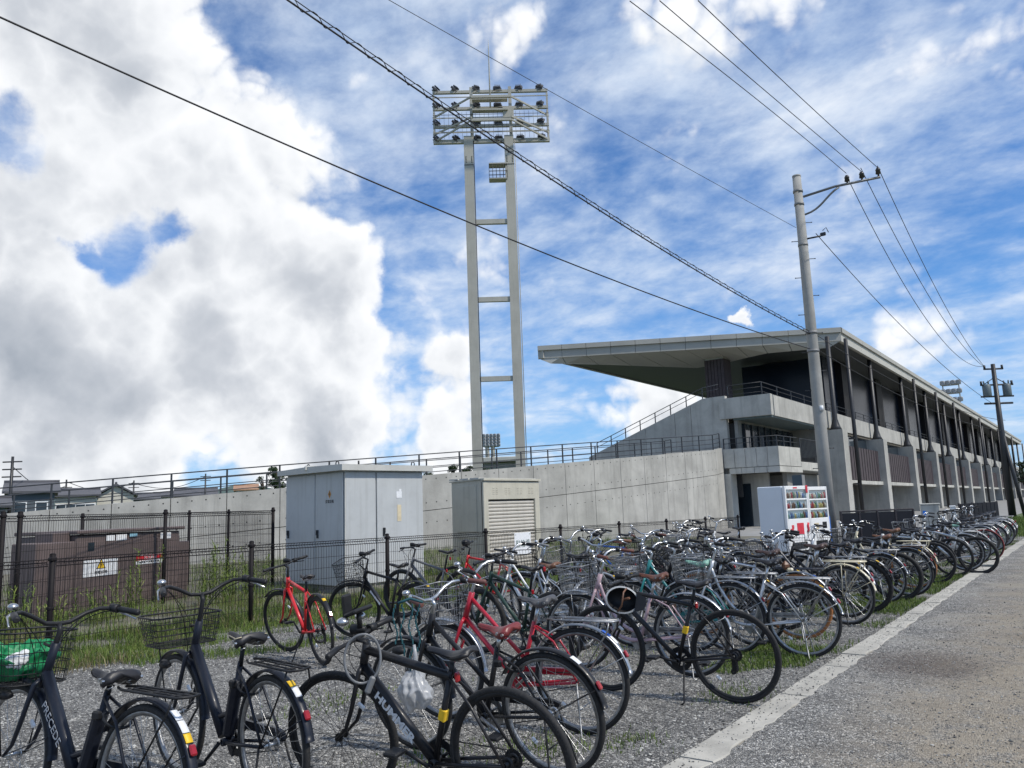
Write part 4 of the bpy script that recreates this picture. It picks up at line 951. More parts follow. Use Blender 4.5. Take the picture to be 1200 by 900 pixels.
# far pole with transformers
FPX, FPY = -4.27, 52.1
fpole = empty('utility_pole', (FPX, FPY, 0)); tag(fpole, 'distant dark utility pole carrying two transformer cans and several crossarms', 'utility pole', 'utility poles')
fz = lambda px, py: onD(px, py, 52.7).z
TZ = fz(1171, 427)
m = MB(); m.tube([(0, 0, -.3), (0, 0, TZ)], [.20, .11], 12); obj('shaft', m, M_DKST, fpole)
m = MB(); m.tube([(.62, -.3, 0), (.05, 0, 4.6)], .10, 8); obj('prop_pole', m, M_DKST, fpole)
rx = Vector((CR.x, CR.y, 0)).normalized()
def farm(z, l0, l1, r=.05): m = MB(); m.tube([rx*l0+Vector((0, 0, z)), rx*l1+Vector((0, 0, z+.0))], r, 6); return obj('crossarm', m, M_DKST, fpole)
farm(TZ-.28, -.55, .55); farm(fz(1176, 451), -.85, 1.0); farm(fz(1178, 464.5), -.9, .95); farm(fz(1180, 472.5), -.75, .85, .06)
for s in (-.5, .5, -.8, .93): zz = TZ-.28 if abs(s) <= .5 else fz(1176, 451); m = MB(); m.tube([rx*s+Vector((0, 0, zz)), rx*s+Vector((0, 0, zz+.22))], .06, 6); obj('insulator', m, M_DKST, fpole)
for s in (-.52, .62):
    zz = fz(1178, 464.5); p = rx*s+Vector((0, 0, zz)); m = MB(); m.tube([p, p+Vector((0, 0, .05)), p+Vector((0, 0, .62)), p+Vector((0, 0, .70))], [.20, .22, .22, .15], 12); m.tube([p+Vector((-.1, 0, .7)), p+Vector((-.12, 0, .9))], .04, 6); m.tube([p+Vector((.1, 0, .7)), p+Vector((.12, 0, .9))], .04, 6); obj('transformer', m, mat('transformer_grey', (.10, .13, .14), .5), fpole)
for s in (-1, 1): m = MB(); m.tube([rx*(s*.7)+Vector((0, 0, fz(1176, 451))), rx*(s*.05)+Vector((0, 0, fz(1173, 443)))], .025, 5); obj('brace', m, M_DKST, fpole)

# ================================================================== overhead wires
M_WIRE = mat('cable_black', (0.02, 0.02, 0.024), .6)
def plan_wire(A, B, pix, r, label, extra0=None, extraB=None, name='overhead_cable', spiral=None, grp=None):
    """wire hung in the vertical plane through A and B (plan points), heights read along it"""
    A, B = Vector(A), Vector(B); d = (B-A).normalized(); pts = []
    for px, py in pix:
        q = ray(px, py); den = q.x*d.y-q.y*d.x; s = (A.x*d.y-A.y*d.x)/den; pts.append(O+q*s)
    if extra0 is not None: pts = [extra0]+pts
    if extraB is not None: pts = pts+[extraB]
    # smooth with a quadratic through the samples
    u = [((p.x-A.x)*d.x+(p.y-A.y)*d.y) for p in pts]; z = [p.z for p in pts]
    co = np.polyfit(u, z, min(2, len(u)-1))
    us = np.linspace(min(u), max(u), 60); P = [Vector((A.x+d.x*k, A.y+d.y*k, float(np.polyval(co, k)))) for k in us]
    e = P; m = MB(); m.tube(P, r, 6)
    if spiral:
        nn = Vector((-d.y, d.x, 0)); o_ = empty(name); 
        m.v = m.v; obj('carrier_cable', m, M_WIRE, o_)
        m2 = MB(); m2.tube([p+Vector((0, 0, spiral)) for p in P], r*.55, 5); obj('messenger_wire', m2, M_WIRE, o_)
        m3 = MB(); L = (P[-1]-P[0]).length; n = int(L/.42)*10
        H = []
        for k in range(n+1):
            f = k/n; x = f*(len(P)-1); i = min(int(x), len(P)-2); p = P[i].lerp(P[i+1], x-i); ph = k/10*2*math.pi
            H.append(p+Vector((0, 0, spiral*.42+spiral*.68*math.sin(ph)))+nn*spiral*.5*math.cos(ph))
        m3.tube(H, r*.45, 4); obj('lashing_wire', m3, M_WIRE, o_); tag(o_, label, 'cable', grp); return P
    o_ = obj(name, m, M_WIRE); tag(o_, label, 'cable', grp); return P
PB = Vector((PX, PY))
plan_wire((-10.9, 3.4), PB, [(-60, -6), (0, 22), (100, 65), (200, 108), (350, 174), (550, 262), (700, 320), (850, 378), (949, 408)], .016, 'thick single black cable crossing in front of the tower legs to the concrete pole')
plan_wire((-8.9, 6.5), PB, [(300, -22), (400, 40), (505, 115), (600, 180), (700, 245), (800, 308), (920, 376), (949, 391)], .016, 'bundled cable with a spiral lashing wire crossing in front of the floodlight tower', spiral=.085)
plan_wire((-9.9, 9.4), PB, [(440, -9), (455, 0), (560, 58), (640, 105), (760, 172), (850, 221), (933, 267)], .007, 'thin single wire passing just above the floodlight tower to the concrete pole')
HVA = [onZ(738, 0, 11.8), onZ(773, 0, 11.85), onZ(818, 0, 11.9)]
lbl = ['first', 'middle', 'outermost']
HVL = [[(700, -38), (738, 0), (870, 106), (960, 172), (991, 193)], [(735, -38), (773, 0), (880, 94), (960, 158), (1008, 187)], [(780, -36), (818, 0), (900, 80), (965, 138), (1027, 181)]]
HVR = [[(991, 193), (1040, 300), (1100, 393), (1140, 428), (1166, 433)], [(1008, 187), (1060, 290), (1110, 385), (1140, 418), (1167, 431)], [(1027, 181), (1050, 240), (1100, 345), (1140, 412), (1167, 429)]]
for i in range(3):
    a = HVA[i]; plan_wire((a.x, a.y), (HVP[i].x, HVP[i].y), HVL[i][1:-1], .010, 'upper power line to the %s insulator of the bent crossarm, coming from the open sky' % lbl[i], extraB=HVP[i], grp='power lines on the bent crossarm')
    plan_wire((HVP[i].x, HVP[i].y), (FPX-.5*rx.x, FPY-.5*rx.y), HVR[i][1:-1], .012, 'power line from the %s insulator running down to the distant transformer pole' % lbl[i], extra0=HVP[i], extraB=Vector((FPX, FPY, 0))-rx*.5+Vector((0, 0, TZ-.1)), grp='power lines to the distant pole')
plan_wire((PX+.62, PY+.14), (FPX, FPY), [(957, 282), (1010, 335), (1060, 385), (1110, 433), (1165, 474)], .012, 'thin cable sagging from the small bracket on the concrete pole to the distant pole', extra0=Vector((PX+.62, PY+.14, bz+.08)))
plan_wire(PB, (FPX, FPY), [(951, 391), (990, 412), (1060, 450), (1110, 478), (1178, 492)], .012, 'upper communication cable in front of the dark grandstand glazing')
plan_wire(PB, (FPX, FPY), [(951, 408), (1000, 432), (1060, 464), (1110, 490), (1180, 505)], .012, 'lower communication cable in front of the dark grandstand glazing')

# ================================================================== floodlight tower
tc_ = onD(578, 545, 80.0); tv = Vector((tc_.x, tc_.y, 0)).normalized(); tu = Vector((tv.y, -tv.x, 0))   # u to the right
tower = empty('floodlight_tower', (tc_.x, tc_.y, 0)); tag(tower, 'tall two-legged floodlight tower with a rectangular rack of lamps and a lightning rod', 'floodlight tower')
TO = Vector((tc_.x, tc_.y, 0))
def TP(px, py, dep=0.0):
    d = ray(px, py); t = (TO-O).dot(tv)/d.dot(tv); return O+d*t-TO+tv*dep
RT = Matrix(((tu.x, tv.x, 0), (tu.y, tv.y, 0), (0, 0, 1)))
def beam(name, a, b, wd, dp=None, m_=M_TOWER, par=tower):
    a, b = Vector(a), Vector(b); t = (b-a); L = t.length; t.normalize(); s = tv if abs(t.dot(tv)) < .9 else tu; s2 = t.cross(s).normalized(); s = s2.cross(t)
    q = MB(); q.box((0, 0, 0), (wd, dp or wd, L), None); M3 = Matrix((s2, s, t)).transposed(); c = (a+b)/2; q.v = [tuple(M3 @ Vector(v)+c) for v in q.v]; return obj(name, q, m_, par)
pl = TP(560, 545); pl2 = TP(548.5, 166); pr = TP(608.5, 545); pr2 = TP(598, 166)
ul = (pl.dot(tu)+pl2.dot(tu))/2; ur = (pr.dot(tu)+pr2.dot(tu))/2; zt_ = pl2.z
for nm, u in (('l', ul), ('r', ur)):
    beam('leg', tu*u+Vector((0, 0, -.2)), tu*u+Vector((0, 0, zt_+.5)), .98, .7)
for py in (260, 351, 444):
    z = TP(580, py).z; beam('cross_tie', tu*(ul+.5)+Vector((0, 0, z)), tu*(ur-.5)+Vector((0, 0, z)), .50, .4)
for u in (ul, ur):
    z = TP(575, 188).z; q = MB(); q.box(tu*u+Vector((0, 0, z)), (.1, .1, .05))
    for s in (-.3, .3):
        for k in range(5): q.box(tu*(u+s)-tv*.36+Vector((0, 0, z+(k-2)*.16)), (.16, .04, .05))
    obj('bolt_plate', q, M_DKST, tower, kind='stuff')
    q = MB(); q.box(tu*u-tv*.0+Vector((0, 0, z-.6)), (1.0, .76, .06), RT); obj('splice_band', q, M_DKST, tower)
def zt2(py): return TP(575, py).z
uL, uR = TP(507.5, 140).dot(tu), TP(643, 140).dot(tu); zr = [zt2(107.5), zt2(127), zt2(147.5), zt2(165.5)]
uv1, uv2 = TP(552.5, 130).dot(tu), TP(598, 130).dot(tu)
for z in zr[:3]: beam('rack_beam', tu*uL+Vector((0, 0, z)), tu*uR+Vector((0, 0, z)), .30, .3)
beam('rack_beam', tu*uL+Vector((0, 0, zr[3])), tu*uR+Vector((0, 0, zr[3])), .42, .35)
for u, wd in ((uL+.1, .18), (uR-.1, .18), (uv1, .34), (uv2, .34)):
    beam('rack_post', tu*u+Vector((0, 0, zr[3]-.2)), tu*u+Vector((0, 0, zr[0]+(.5 if wd > .3 else .2))), wd, wd*.9+.02)
DB = 2.2
for z0, z1 in ((zr[3], zt2(152)), (zt2(137), zt2(125.5)), (zt2(157), zt2(148.5))):
    for s, (ua, ub) in ((0, (uL, uv1)), (1, (uR, uv2))):
        beam('truss_brace', tu*ua+Vector((0, 0, z0)), tu*ub-tv*DB+Vector((0, 0, z1)), .16, .16)
for z in (zt2(152), zt2(125.5)): beam('rack_beam', tu*uv1-tv*DB+Vector((0, 0, z)), tu*uv2-tv*DB+Vector((0, 0, z)), .26, .26)
for z in (zt2(121.5), zt2(134)): beam('catwalk', tu*(uv1+.1)-tv*.8+Vector((0, 0, z)), tu*(uv2-.3)-tv*.8+Vector((0, 0, z)), .18, .7)
q = MB(); q.bbox(tu*(uv2-.25)-tv*.6+Vector((0, 0, zt2(136.5))), (1.15, .6, 1.2), .03, RT); obj('control_box', q, M_TOWER, tower)
q = MB(); 
for k in range(26):
    u = uL+(uR-uL)*(k+.5)/26; q.tube([tu*u-tv*.3+Vector((0, 0, zr[3]+.2)), tu*u-tv*.3+Vector((0, 0, zr[1]-.5))], .018, 4, cap=False)
for z in (zr[3]+1.0, zr[2]+1.2): q.tube([tu*uL-tv*.3+Vector((0, 0, z)), tu*uR-tv*.3+Vector((0, 0, z))], .03, 5)
obj('guard_bars', q, M_DKST, tower, kind='stuff')
ru = TP(574, 110).dot(tu)
q = MB(); q.tube([tu*ru-tv*.9+Vector((0, 0, zt2(134))), tu*ru-tv*.9+Vector((0, 0, zt2(95))), tu*ru-tv*.9+Vector((0, 0, zt2(62))), tu*ru-tv*.9+Vector((0, 0, zt2(52)))], [.09, .075, .05, .015], 8); obj('lightning_rod', q, M_TOWER, tower)
# floodlights
lampm = MB()
lampm.bbox((0, 0, 0), (.86, .26, .66), .06); lampm.lathe_y((0, .30, 0), [(.26, -.14), (.34, .02), (.31, .02), (.23, -.12)], 12); 
for k in range(5): lampm.box((-.26+k*.13, -.25, 0), (.03, .16, .52))
lampm.tube([(-.45, 0, 0), (-.45, 0, -.5), (.45, 0, -.5), (.45, 0, 0)], .04, 5)
lampm = lampm.mesh('floodlight')
for r_, z in enumerate(zr):
    for c_, px in enumerate((511, 533.5, 558.5, 583.5, 608.5, 633)):
        u = TP(px, 130).dot(tu); yaw_l = (-62, -52, -30, -8, 14, 28)[c_]
        base = RT.to_4x4() @ Matrix.Rotation(math.radians(-yaw_l), 4, 'Z') @ Matrix.Rotation(math.radians(-38), 4, 'X')
        o = obj('floodlight', lampm, M_LAMP, tower); o.matrix_local = Matrix.Translation(tu*u+tv*.1+Vector((0, 0, z+.42 if r_ < 3 else z+.38))) @ base
# equipment basket on the right leg
q = MB(); bx0, bx1 = TP(573, 195).dot(tu), TP(594, 195).dot(tu); z0, z1 = zt2(211), zt2(194.5)
for z in (z0, (z0+z1)/2, z1):
    q.tube([tu*bx0-tv*.5+Vector((0, 0, z)), tu*bx1-tv*.5+Vector((0, 0, z)), tu*bx1+tv*.5+Vector((0, 0, z)), tu*bx0+tv*.5+Vector((0, 0, z))], .045, 5, closed=True)
for k in range(6):
    u = bx0+(bx1-bx0)*k/5
    for s in (-.5, .5): q.tube([tu*u+tv*s+Vector((0, 0, z0)), tu*u+tv*s+Vector((0, 0, z1))], .03, 4)
obj('cage', q, M_DKST, tower, kind='stuff')
q = MB(); q.box(tu*((bx0+bx1)/2)+Vector((0, 0, z1+.06)), (bx1-bx0, 1.1, .12), RT); q.box(tu*((bx0+bx1)/2)+Vector((0, 0, z0-.04)), (bx1-bx0, 1.1, .08), RT); obj('cage_lid', q, M_TOWER, tower)
q = MB(); u = ur+.62
for s in (-.2, .2): q.tube([tu*(u+.0)+tv*s+Vector((0, 0, .5)), tu*u+tv*s+Vector((0, 0, zt_))], .035, 4)
for k in range(int(zt_/.6)): q.tube([tu*u-tv*.2+Vector((0, 0, .6+k*.6)), tu*u+tv*.2+Vector((0, 0, .6+k*.6))], .022, 4)
obj('ladder', q, M_TOWER, tower, kind='stuff')
q = MB(); q.tube([tu*(ul+.56)-tv*.2+Vector((0, 0, 1)), tu*(ul+.56)-tv*.2+Vector((0, 0, zt_))], .05, 5); obj('cable_conduit', q, M_DKST, tower)
for z in (zt2(116), zt2(140), zt2(157)): beam('rack_rail', tu*uL-tv*.5+Vector((0, 0, z)), tu*uR-tv*.5+Vector((0, 0, z)), .09, .09)
# two distant lamp racks
def far_rack(px0, py0, px1, py1, Dd, rows, cols, label, legpx, legpy):
    c = onD((px0+px1)/2, py1, Dd); v = Vector((c.x, c.y, 0)).normalized(); u = Vector((v.y, -v.x, 0)); e = empty('floodlight_tower', (c.x, c.y, 0)); tag(e, label, 'floodlight tower', 'distant floodlight towers')
    s = Dd/930*.80*1.0; k = (onD(px1, py1, Dd)-onD(px0, py1, Dd)).length; z1, z0 = onD(px0, py0, Dd).z, onD(px0, py1, Dd).z
    for x in legpx:
        o = (onD(x, py1, Dd)-c).dot(u); q = MB(); q.box(u*o+Vector((0, 0, z0/2)), (.8, .8, z0+.5)); obj('leg', q, M_TOWER, e)
    for i in range(rows):
        z = z0+(z1-z0)*i/(rows-1); q = MB(); q.tube([u*(-k/2)+Vector((0, 0, z)), u*(k/2)+Vector((0, 0, z))], .14, 5); obj('rack_beam', q, M_TOWER, e)
        for j in range(cols):
            o = -k/2+k*j/(cols-1); q = MB(); q.bbox(u*o-v*.3+Vector((0, 0, z+.5)), (.95, .6, 1.0), .15); q.lathe_y(tuple(u*o-v*.6+Vector((0, 0, z+.5))), [(.1, 0), (.5, -.1), (.5, .15), (.1, .1)], 8); obj('floodlight', q, mat('far_lamp_grey', (.30, .31, .32), .5), e)
    for o in (-k/2, k/2): q = MB(); q.box(u*o+Vector((0, 0, (z0+z1)/2)), (.22, .22, z1-z0)); obj('rack_post', q, M_TOWER, e)
far_rack(567.5, 513, 584.5, 524, 215, 4, 5, 'small distant floodlight rack seen between the two legs of the big tower', (571, 577.5), 545)
far_rack(1107, 452, 1126, 472, 190, 3, 4, 'distant floodlight rack peeking over the grandstand roof line', (1112, 1122), 500)

# ================================================================== small things by the grandstand
bar_a, bar_b = onZ(986, 641, 0), None
ba = onD(985, 600, 26.2); bb = onD(1070, 600, 27.6); bt = Vector((bb.x-ba.x, bb.y-ba.y, 0)); bl = bt.length
bf = empty('panel_barrier', (ba.x, ba.y, 0), (0, 0, math.atan2(bt.y, bt.x))); tag(bf, 'low black panelled barrier between the concrete pole and the grey concrete box', 'barrier')
hb = onD(1030, 598, 26.9).z
for k in range(4):
    q = MB(); q.bbox((bl*(k+.5)/4, 0, hb/2), (bl/4-.06, .03, hb-.1), .006); obj('panel', q, mat('navy_panel', (.010, .012, .018), .7, spec=.2), bf)
for k in range(5): q = MB(); q.bbox((bl*k/4, 0, hb/2), (.06, .06, hb+.04), .008); obj('post', q, M_STEEL, bf)
q = MB(); q.bbox((bl/2, 0, hb), (bl, .05, .05), .006); obj('top_rail', q, M_STEEL, bf)
def kiosk(px0, px1, pyt, Dd, dep, label, m_, name='concrete_box', sticker=None):
    a, b_2 = onD(px0, pyt, Dd), onD(px1, pyt, Dd); t = Vector((b_2.x-a.x, b_2.y-a.y, 0)); e = empty(name, (a.x, a.y, 0), (0, 0, math.atan2(t.y, t.x))); tag(e, label, 'utility box')
    h = (a.z+b_2.z)/2; q = MB(); q.bbox((t.length/2, dep/2, h/2), (t.length, dep, h), .03); obj('body', q, m_, e); q = MB(); q.bbox((t.length/2, dep/2, h+.02), (t.length+.04, dep+.04, .05), .015); obj('lid', q, m_, e)
    if sticker: q = MB(); q.bbox((t.length*sticker, -.006, h*.7), (.10, .012, .22), .004); obj('sticker', q, mat('blue_trim', (.03, .22, .75), .4), e)
kiosk(1078, 1101, 591.5, 33.5, .9, 'pale grey concrete utility box with a small blue sticker behind the bicycles', M_CONCL, sticker=.18)
kiosk(1113, 1119.5, 594, 36, .4, 'small white utility box behind the far bicycles', M_WHS, 'utility_box')
ba = onD(1126, 600, 36); bb = onD(1170, 596, 40); bt = Vector((bb.x-ba.x, bb.y-ba.y, 0)); bl = bt.length
bf = empty('panel_barrier', (ba.x, ba.y, 0), (0, 0, math.atan2(bt.y, bt.x))); tag(bf, 'black slatted barrier further on, beyond the small white utility box', 'barrier'); hb = onD(1150, 589, 38).z
for k in range(9): q = MB(); q.bbox((bl*(k+.5)/9, 0, hb/2), (bl/9-.05, .03, hb), .006); obj('panel', q, mat('navy_panel', (.010, .012, .018), .7, spec=.2), bf)
for k in range(4): q = MB(); q.bbox((bl*k/3, 0.04, hb/2), (.07, .06, hb+.05), .008); obj('post', q, M_STEEL, bf)

# ================================================================== houses, trees and hills beyond
M_TILE = mat('grey_roof_tile', (.085, .085, .095), .6, 0, .15, .8); M_HW1 = mat('blue_grey_wall', (.085, .105, .125), .7, 0, .1, .5); M_HW2 = mat('cream_wall', (.52, .50, .44), .7, 0, .06, .5); M_TILE2 = mat('orange_roof_tile', (.36, .21, .13), .7, 0, .15, .8); M_TRIM = mat('dark_trim', (.03, .03, .032), .6)
def house(px0, px1, pyr, pye, Dd, wallm, roofm, label, depth=8, gable_side=False, wins=2):
    a, b_2 = onD(px0, 600, Dd), onD(px1, 600, Dd); t = Vector((b_2.x-a.x, b_2.y-a.y, 0)); L = t.length; e = empty('house', (a.x, a.y, 0), (0, 0, math.atan2(t.y, t.x))); tag(e, label, 'house')
    zr_, ze = onD((px0+px1)/2, pyr, Dd).z, onD((px0+px1)/2, pye, Dd).z
    q = MB(); q.box((L/2, depth/2, ze/2), (L, depth, ze)); wl_ = obj('wall', q, wallm, e)
    ov = .5; q = MB()
    if gable_side:
        q.prism([(-ov, -ov, ze-.1), (L/2, -ov, zr_), (L+ov, -ov, ze-.1), (L+ov, -ov, ze+.12), (L/2, -ov, zr_+.22), (-ov, -ov, ze+.12)], (0, depth+2*ov, 0)); g = MB(); g.prism([(0, 0, ze), (L, 0, ze), (L/2, 0, zr_-.1)], (0, .2, 0)); obj('gable', g, wallm, e)
    else:
        q.prism([(-ov, -ov, ze-.1), (-ov, depth/2, zr_), (-ov, depth+ov, ze-.1), (-ov, depth+ov, ze+.12), (-ov, depth/2, zr_+.22), (-ov, -ov, ze+.12)], (L+2*ov, 0, 0)); g = MB(); g.prism([(0, 0, ze), (0, depth, ze), (0, depth/2, zr_-.1)], (.2, 0, 0)); g.prism([(L-.2, 0, ze), (L-.2, depth, ze), (L-.2, depth/2, zr_-.1)], (.2, 0, 0)); obj('gable', g, wallm, e)
    rf_ = obj('roof', q, roofm, e)
    q = MB(); q.tube([(-ov, depth/2, zr_+.25), (L+ov, depth/2, zr_+.25)] if not gable_side else [(L/2, -ov, zr_+.25), (L/2, depth+ov, zr_+.25)], .16, 6); obj('ridge', q, roofm, rf_)
    for k in range(wins):
        x = L*(k+.6)/(wins+.2); q = MB(); q.box((x, -.02, ze-1.5), (1.1, .1, 1.2)); f = obj('window', q, M_WHS, e); q = MB(); q.box((x, -.06, ze-1.5), (.9, .06, 1.0)); obj('pane', q, M_GLASS, f)
    return e
house(8, 63, 565, 577, 92, M_HW1, M_TILE, 'dark blue-grey house with a grey tiled roof at the left edge of the view', 9)
house(-40, 6, 585, 594, 80, M_HW1, M_TILE, 'low grey house roof partly hidden at the edge of the view', 9)
house(64, 112, 574.5, 581, 105, M_HW2, M_TILE, 'low house with cream wall and long grey roof between two other houses', 7, wins=4)
house(113, 156, 568.5, 581, 112, M_HW2, M_TILE, 'cream gabled house with grey roof edges beyond the ramp railing', 10, gable_side=True, wins=1)
house(158, 184, 579, 585, 140, M_HW1, M_TILE, 'small dark-roofed house right of the cream gabled house', 8, wins=2)
house(182, 204, 578, 582, 150, M_HW2, M_TILE, 'small pale house with white wall low behind the ramp', 8, wins=2)
house(206, 252, 573, 581, 150, M_HW1, M_TILE, 'long dark grey roof behind the middle of the ramp railing', 9, wins=3)
house(276, 300, 569, 574, 160, M_HW2, M_TILE2, 'house with orange-brown tiled roof close to the dark pine tree', 8, wins=1)
q_ = onD(640, 545, 120)
def far_pole(px, pyt, Dd, label, arms=2):
    p = onD(px, pyt, Dd); e = empty('utility_pole', (p.x, p.y, 0)); tag(e, label, 'utility pole', 'far utility poles'); q = MB(); q.tube([(0, 0, 0), (0, 0, p.z)], [.2, .12], 6); obj('shaft', q, M_DKST, e)
    u = Vector((CR.x, CR.y, 0)).normalized()
    for k in range(arms): q = MB(); q.tube([u*-.9+Vector((0, 0, p.z-.5-k*.7)), u*.9+Vector((0, 0, p.z-.5-k*.7))], .07, 5); obj('crossarm', q, M_DKST, e)
    return p
w0 = far_pole(15, 535, 88, 'far utility pole rising behind the blue-grey house', 3); w1 = far_pole(78, 562, 140, 'thin far pole right of the blue-grey house'); w2 = far_pole(157, 563, 150, 'far pole above the small dark-roofed house'); w3 = far_pole(241, 555, 150, 'far pole above the long dark grey roof')
for a, b_2, dz, lb in ((w0, w1, -.9, 'drooping wire from the far pole behind the blue-grey house'), (w1, w2, -.3, 'faint wire between the thin far pole and the next one'), (w2, w3, -.5, 'faint wire above the long dark grey roof')):
    m = MB(); m.tube([a.lerp(b_2, k/12)+Vector((0, 0, dz-1.4*math.sin(math.pi*k/12))) for k in range(13)], .05, 4); tag(obj('overhead_cable', m, M_WIRE), lb, 'cable')
M_PINE = leafy('pine_leaf', (.018, .034, .016), (.035, .060, .024), (.065, .095, .038), 1.2); M_BARK = mat('bark', (.07, .055, .04), .9, 0, .3, 3)
def tree(px0, px1, pyt, Dd, label, seed, n=1500, name='pine_tree'):
    r = np.random.default_rng(seed); a, b_2 = onD(px0, pyt, Dd), onD(px1, pyt, Dd); Wd = (b_2-a).length; h = a.z; c = (a+b_2)/2
    e = empty(name, (c.x, c.y, 0)); tag(e, label, 'tree', 'trees beyond the wall')
    m = MB(); m.tube([(0, 0, 0), (.2, .1, h*.5), (0, 0, h*.92)], [.22, .16, .04], 7)
    cl = []
    for k in range(13):
        z = h*(.38+.58*r.random()); rr = Wd*.5*(1.15-(z/h-.35)*.95); an = r.uniform(0, 6.28); q = r.uniform(.2, 1)*rr; p = np.array([q*np.cos(an), q*np.sin(an), z]); cl.append((p, Wd*r.uniform(.18, .32)))
        m.tube([(0, 0, z*.8), (p[0]*.5, p[1]*.5, z*.93), tuple(p)], [.07, .05, .02], 5)
    obj('trunk', m, M_BARK, e); idx = r.integers(0, len(cl), n); P = np.array([cl[i][0] for i in idx]); S = np.array([cl[i][1] for i in idx]); d = r.normal(0, 1, (n, 3)); d /= np.linalg.norm(d, axis=1)[:, None]
    P = P+d*(S*r.random(n)**.4)[:, None]*np.array([1.2, 1.2, .7]); A = r.normal(0, 1, (n, 3)); A /= np.linalg.norm(A, axis=1)[:, None]; B = np.cross(A, d); B /= np.linalg.norm(B, axis=1)[:, None]+1e-6
    s = (Wd*r.uniform(.03, .085, n))[:, None]; V = np.stack([P-A*s, P+B*s*.6, P+A*s, P-B*s*.6], 1).reshape(-1, 3); F = (np.arange(n)*4)[:, None]+np.arange(4)[None]
    me = D.meshes.new('crown'); me.from_pydata(V.tolist(), [], F.tolist()); me.update(); obj('crown', me, M_PINE, e); return e
tree(312, 336, 545, 70, 'dark pine tree just left of the cabinet roof, behind the railing', 1, 2200)
tree(300, 316, 556, 74, 'small dark shrub-like tree beside the pine left of the cabinet', 2, 900)
tree(496, 514, 549, 72, 'dark pine tree low behind the railing right of the cabinet roof', 3, 1200)
tree(524, 540, 543, 75, 'dark pine tree behind the railing above the beige shed, left one', 4, 1500); tree(538, 556, 540, 75, 'dark pine tree behind the railing next to the tower leg', 5, 1700); tree(562, 576, 547, 90, 'small dark tree between the two tower legs', 6, 900)
tree(590, 600, 548, 90, 'small dark tree left of the right tower leg', 7, 700)
for i in range(5): tree(716+i*9-8, 726+i*9, 514-i*6.0, 62+i, 'leafy bush on the %s step beside the raked side wall' % ['lowest', 'second', 'third', 'fourth', 'topmost'][i], 20+i, 260, 'bush') if False else None
for i, (px, py) in enumerate(((1196, 540), (1210, 535), (1228, 548))): tree(px-10, px+10, py, 150, 'green tree at the far end of the grandstand, %s' % ['half hidden by the roof end', 'beyond the roof end', 'farthest along the road'][i], 30+i, 900, 'leafy_tree')
# flat roof of a distant stand between the tower legs
a = onD(588, 539, 150); q = MB(); q.bbox((0, 0, a.z), (9, 5, .9), .1); e = empty('distant_stand', (a.x, a.y, 0), (0, 0, YAW)); tag(e, 'flat grey roof of a distant stand between the tower legs', 'stand'); obj('roof', q, M_SOFF, e); q = MB(); q.box((0, 0, a.z/2-.4), (7, 3, a.z-.5)); obj('wall', q, M_CONCG, e)
# hills
def hills(name, Dd, prof, m_):
    b = MB(); pts = []
    n = len(prof)
    for px, py in prof: p = onD(px, py, Dd); q = onD(px, py, Dd*1.5); pts.append((p, q))
    v = []
    for p, q in pts: v += [(p.x*.82, p.y*.82, -2), (p.x, p.y, max(2, p.z)), (q.x, q.y, max(2, p.z)*.6)]
    f = []
    for i in range(n-1):
        for k in range(2): f.append((i*3+k, i*3+3+k, i*3+4+k, i*3+1+k))
    b.add(v, f, True); obj(name, b, m_, kind='structure')
M_HILL = mat('wooded_hill', (.055, .085, .075), .95, 0, .3, .004)
r0 = random.Random(4)
pf = []
for k in range(150):
    px = -400+k*14; hump = 14*math.exp(-((px-85)/45)**2)+8*math.exp(-((px-180)/60)**2)+14*math.exp(-((px-290)/45)**2)+7*math.exp(-((px-640)/90)**2)+8*math.exp(-((px-(-150))/160)**2)
    hy = 617-(px)*.0355; pf.append((px, hy-24-hump+r0.uniform(-1.6, 1.6)))
hills('hills', 2600, pf, M_HILL)
# ================================================================== bicycles
def paint(name, c, rough=.32, metal=0.0): return mat('paint_'+name, c, rough+(.1 if max(c) < .05 else 0), metal, .08, 8, coat=.08 if max(c) < .05 else .3, dirt=.07, spec=.35 if max(c) < .05 else None)
PAINTS = dict(black=paint('black', (.012, .012, .014)), navy=paint('navy', (.008, .011, .020)), red=paint('red', (.58, .018, .022)), crimson=paint('crimson', (.42, .012, .03)), silver=paint('silver', (.52, .53, .54), .35, .7),
              white=paint('white', (.72, .72, .70)), pink=paint('pink', (.42, .30, .33)), teal=paint('teal', (.02, .20, .20)), cream=paint('cream', (.62, .56, .40)), blue=paint('blue', (.02, .13, .50)), green=paint('green', (.018, .045, .035)),
              grey=paint('grey', (.11, .11, .115)), brown=paint('brown', (.10, .05, .03)))
SADD = dict(black=mat('saddle_black', (.016, .016, .019), .45, 0, .2, 20), brown=mat('saddle_brown', (.11, .038, .02), .45, 0, .2, 20), maroon=mat('saddle_maroon', (.17, .025, .025), .4, 0, .15, 20), grey=mat('saddle_grey', (.075, .075, .08), .45, 0, .15, 20), mint=mat('saddle_mint', (.22, .42, .34), .5, 0, .1, 20), tan=mat('saddle_tan', (.15, .068, .036), .45, 0, .2, 20), dark_brown=mat('saddle_dark_brown', (.055, .03, .025), .45, 0, .2, 20))
GRIP = dict(black=M_BLK, brown=mat('grip_brown', (.13, .045, .03), .6), maroon=mat('grip_maroon', (.15, .06, .05), .6), tan=SADD['tan'], grey=mat('grip_grey', (.2, .2, .2), .6))
TYRE = dict(black=M_RUB, orange=mat('tyre_tan', (.35, .14, .045), .7, 0, .15, 20), red=mat('tyre_red', (.22, .035, .03), .7))
RIMS = dict(silver=M_ALU, black=M_BLK)
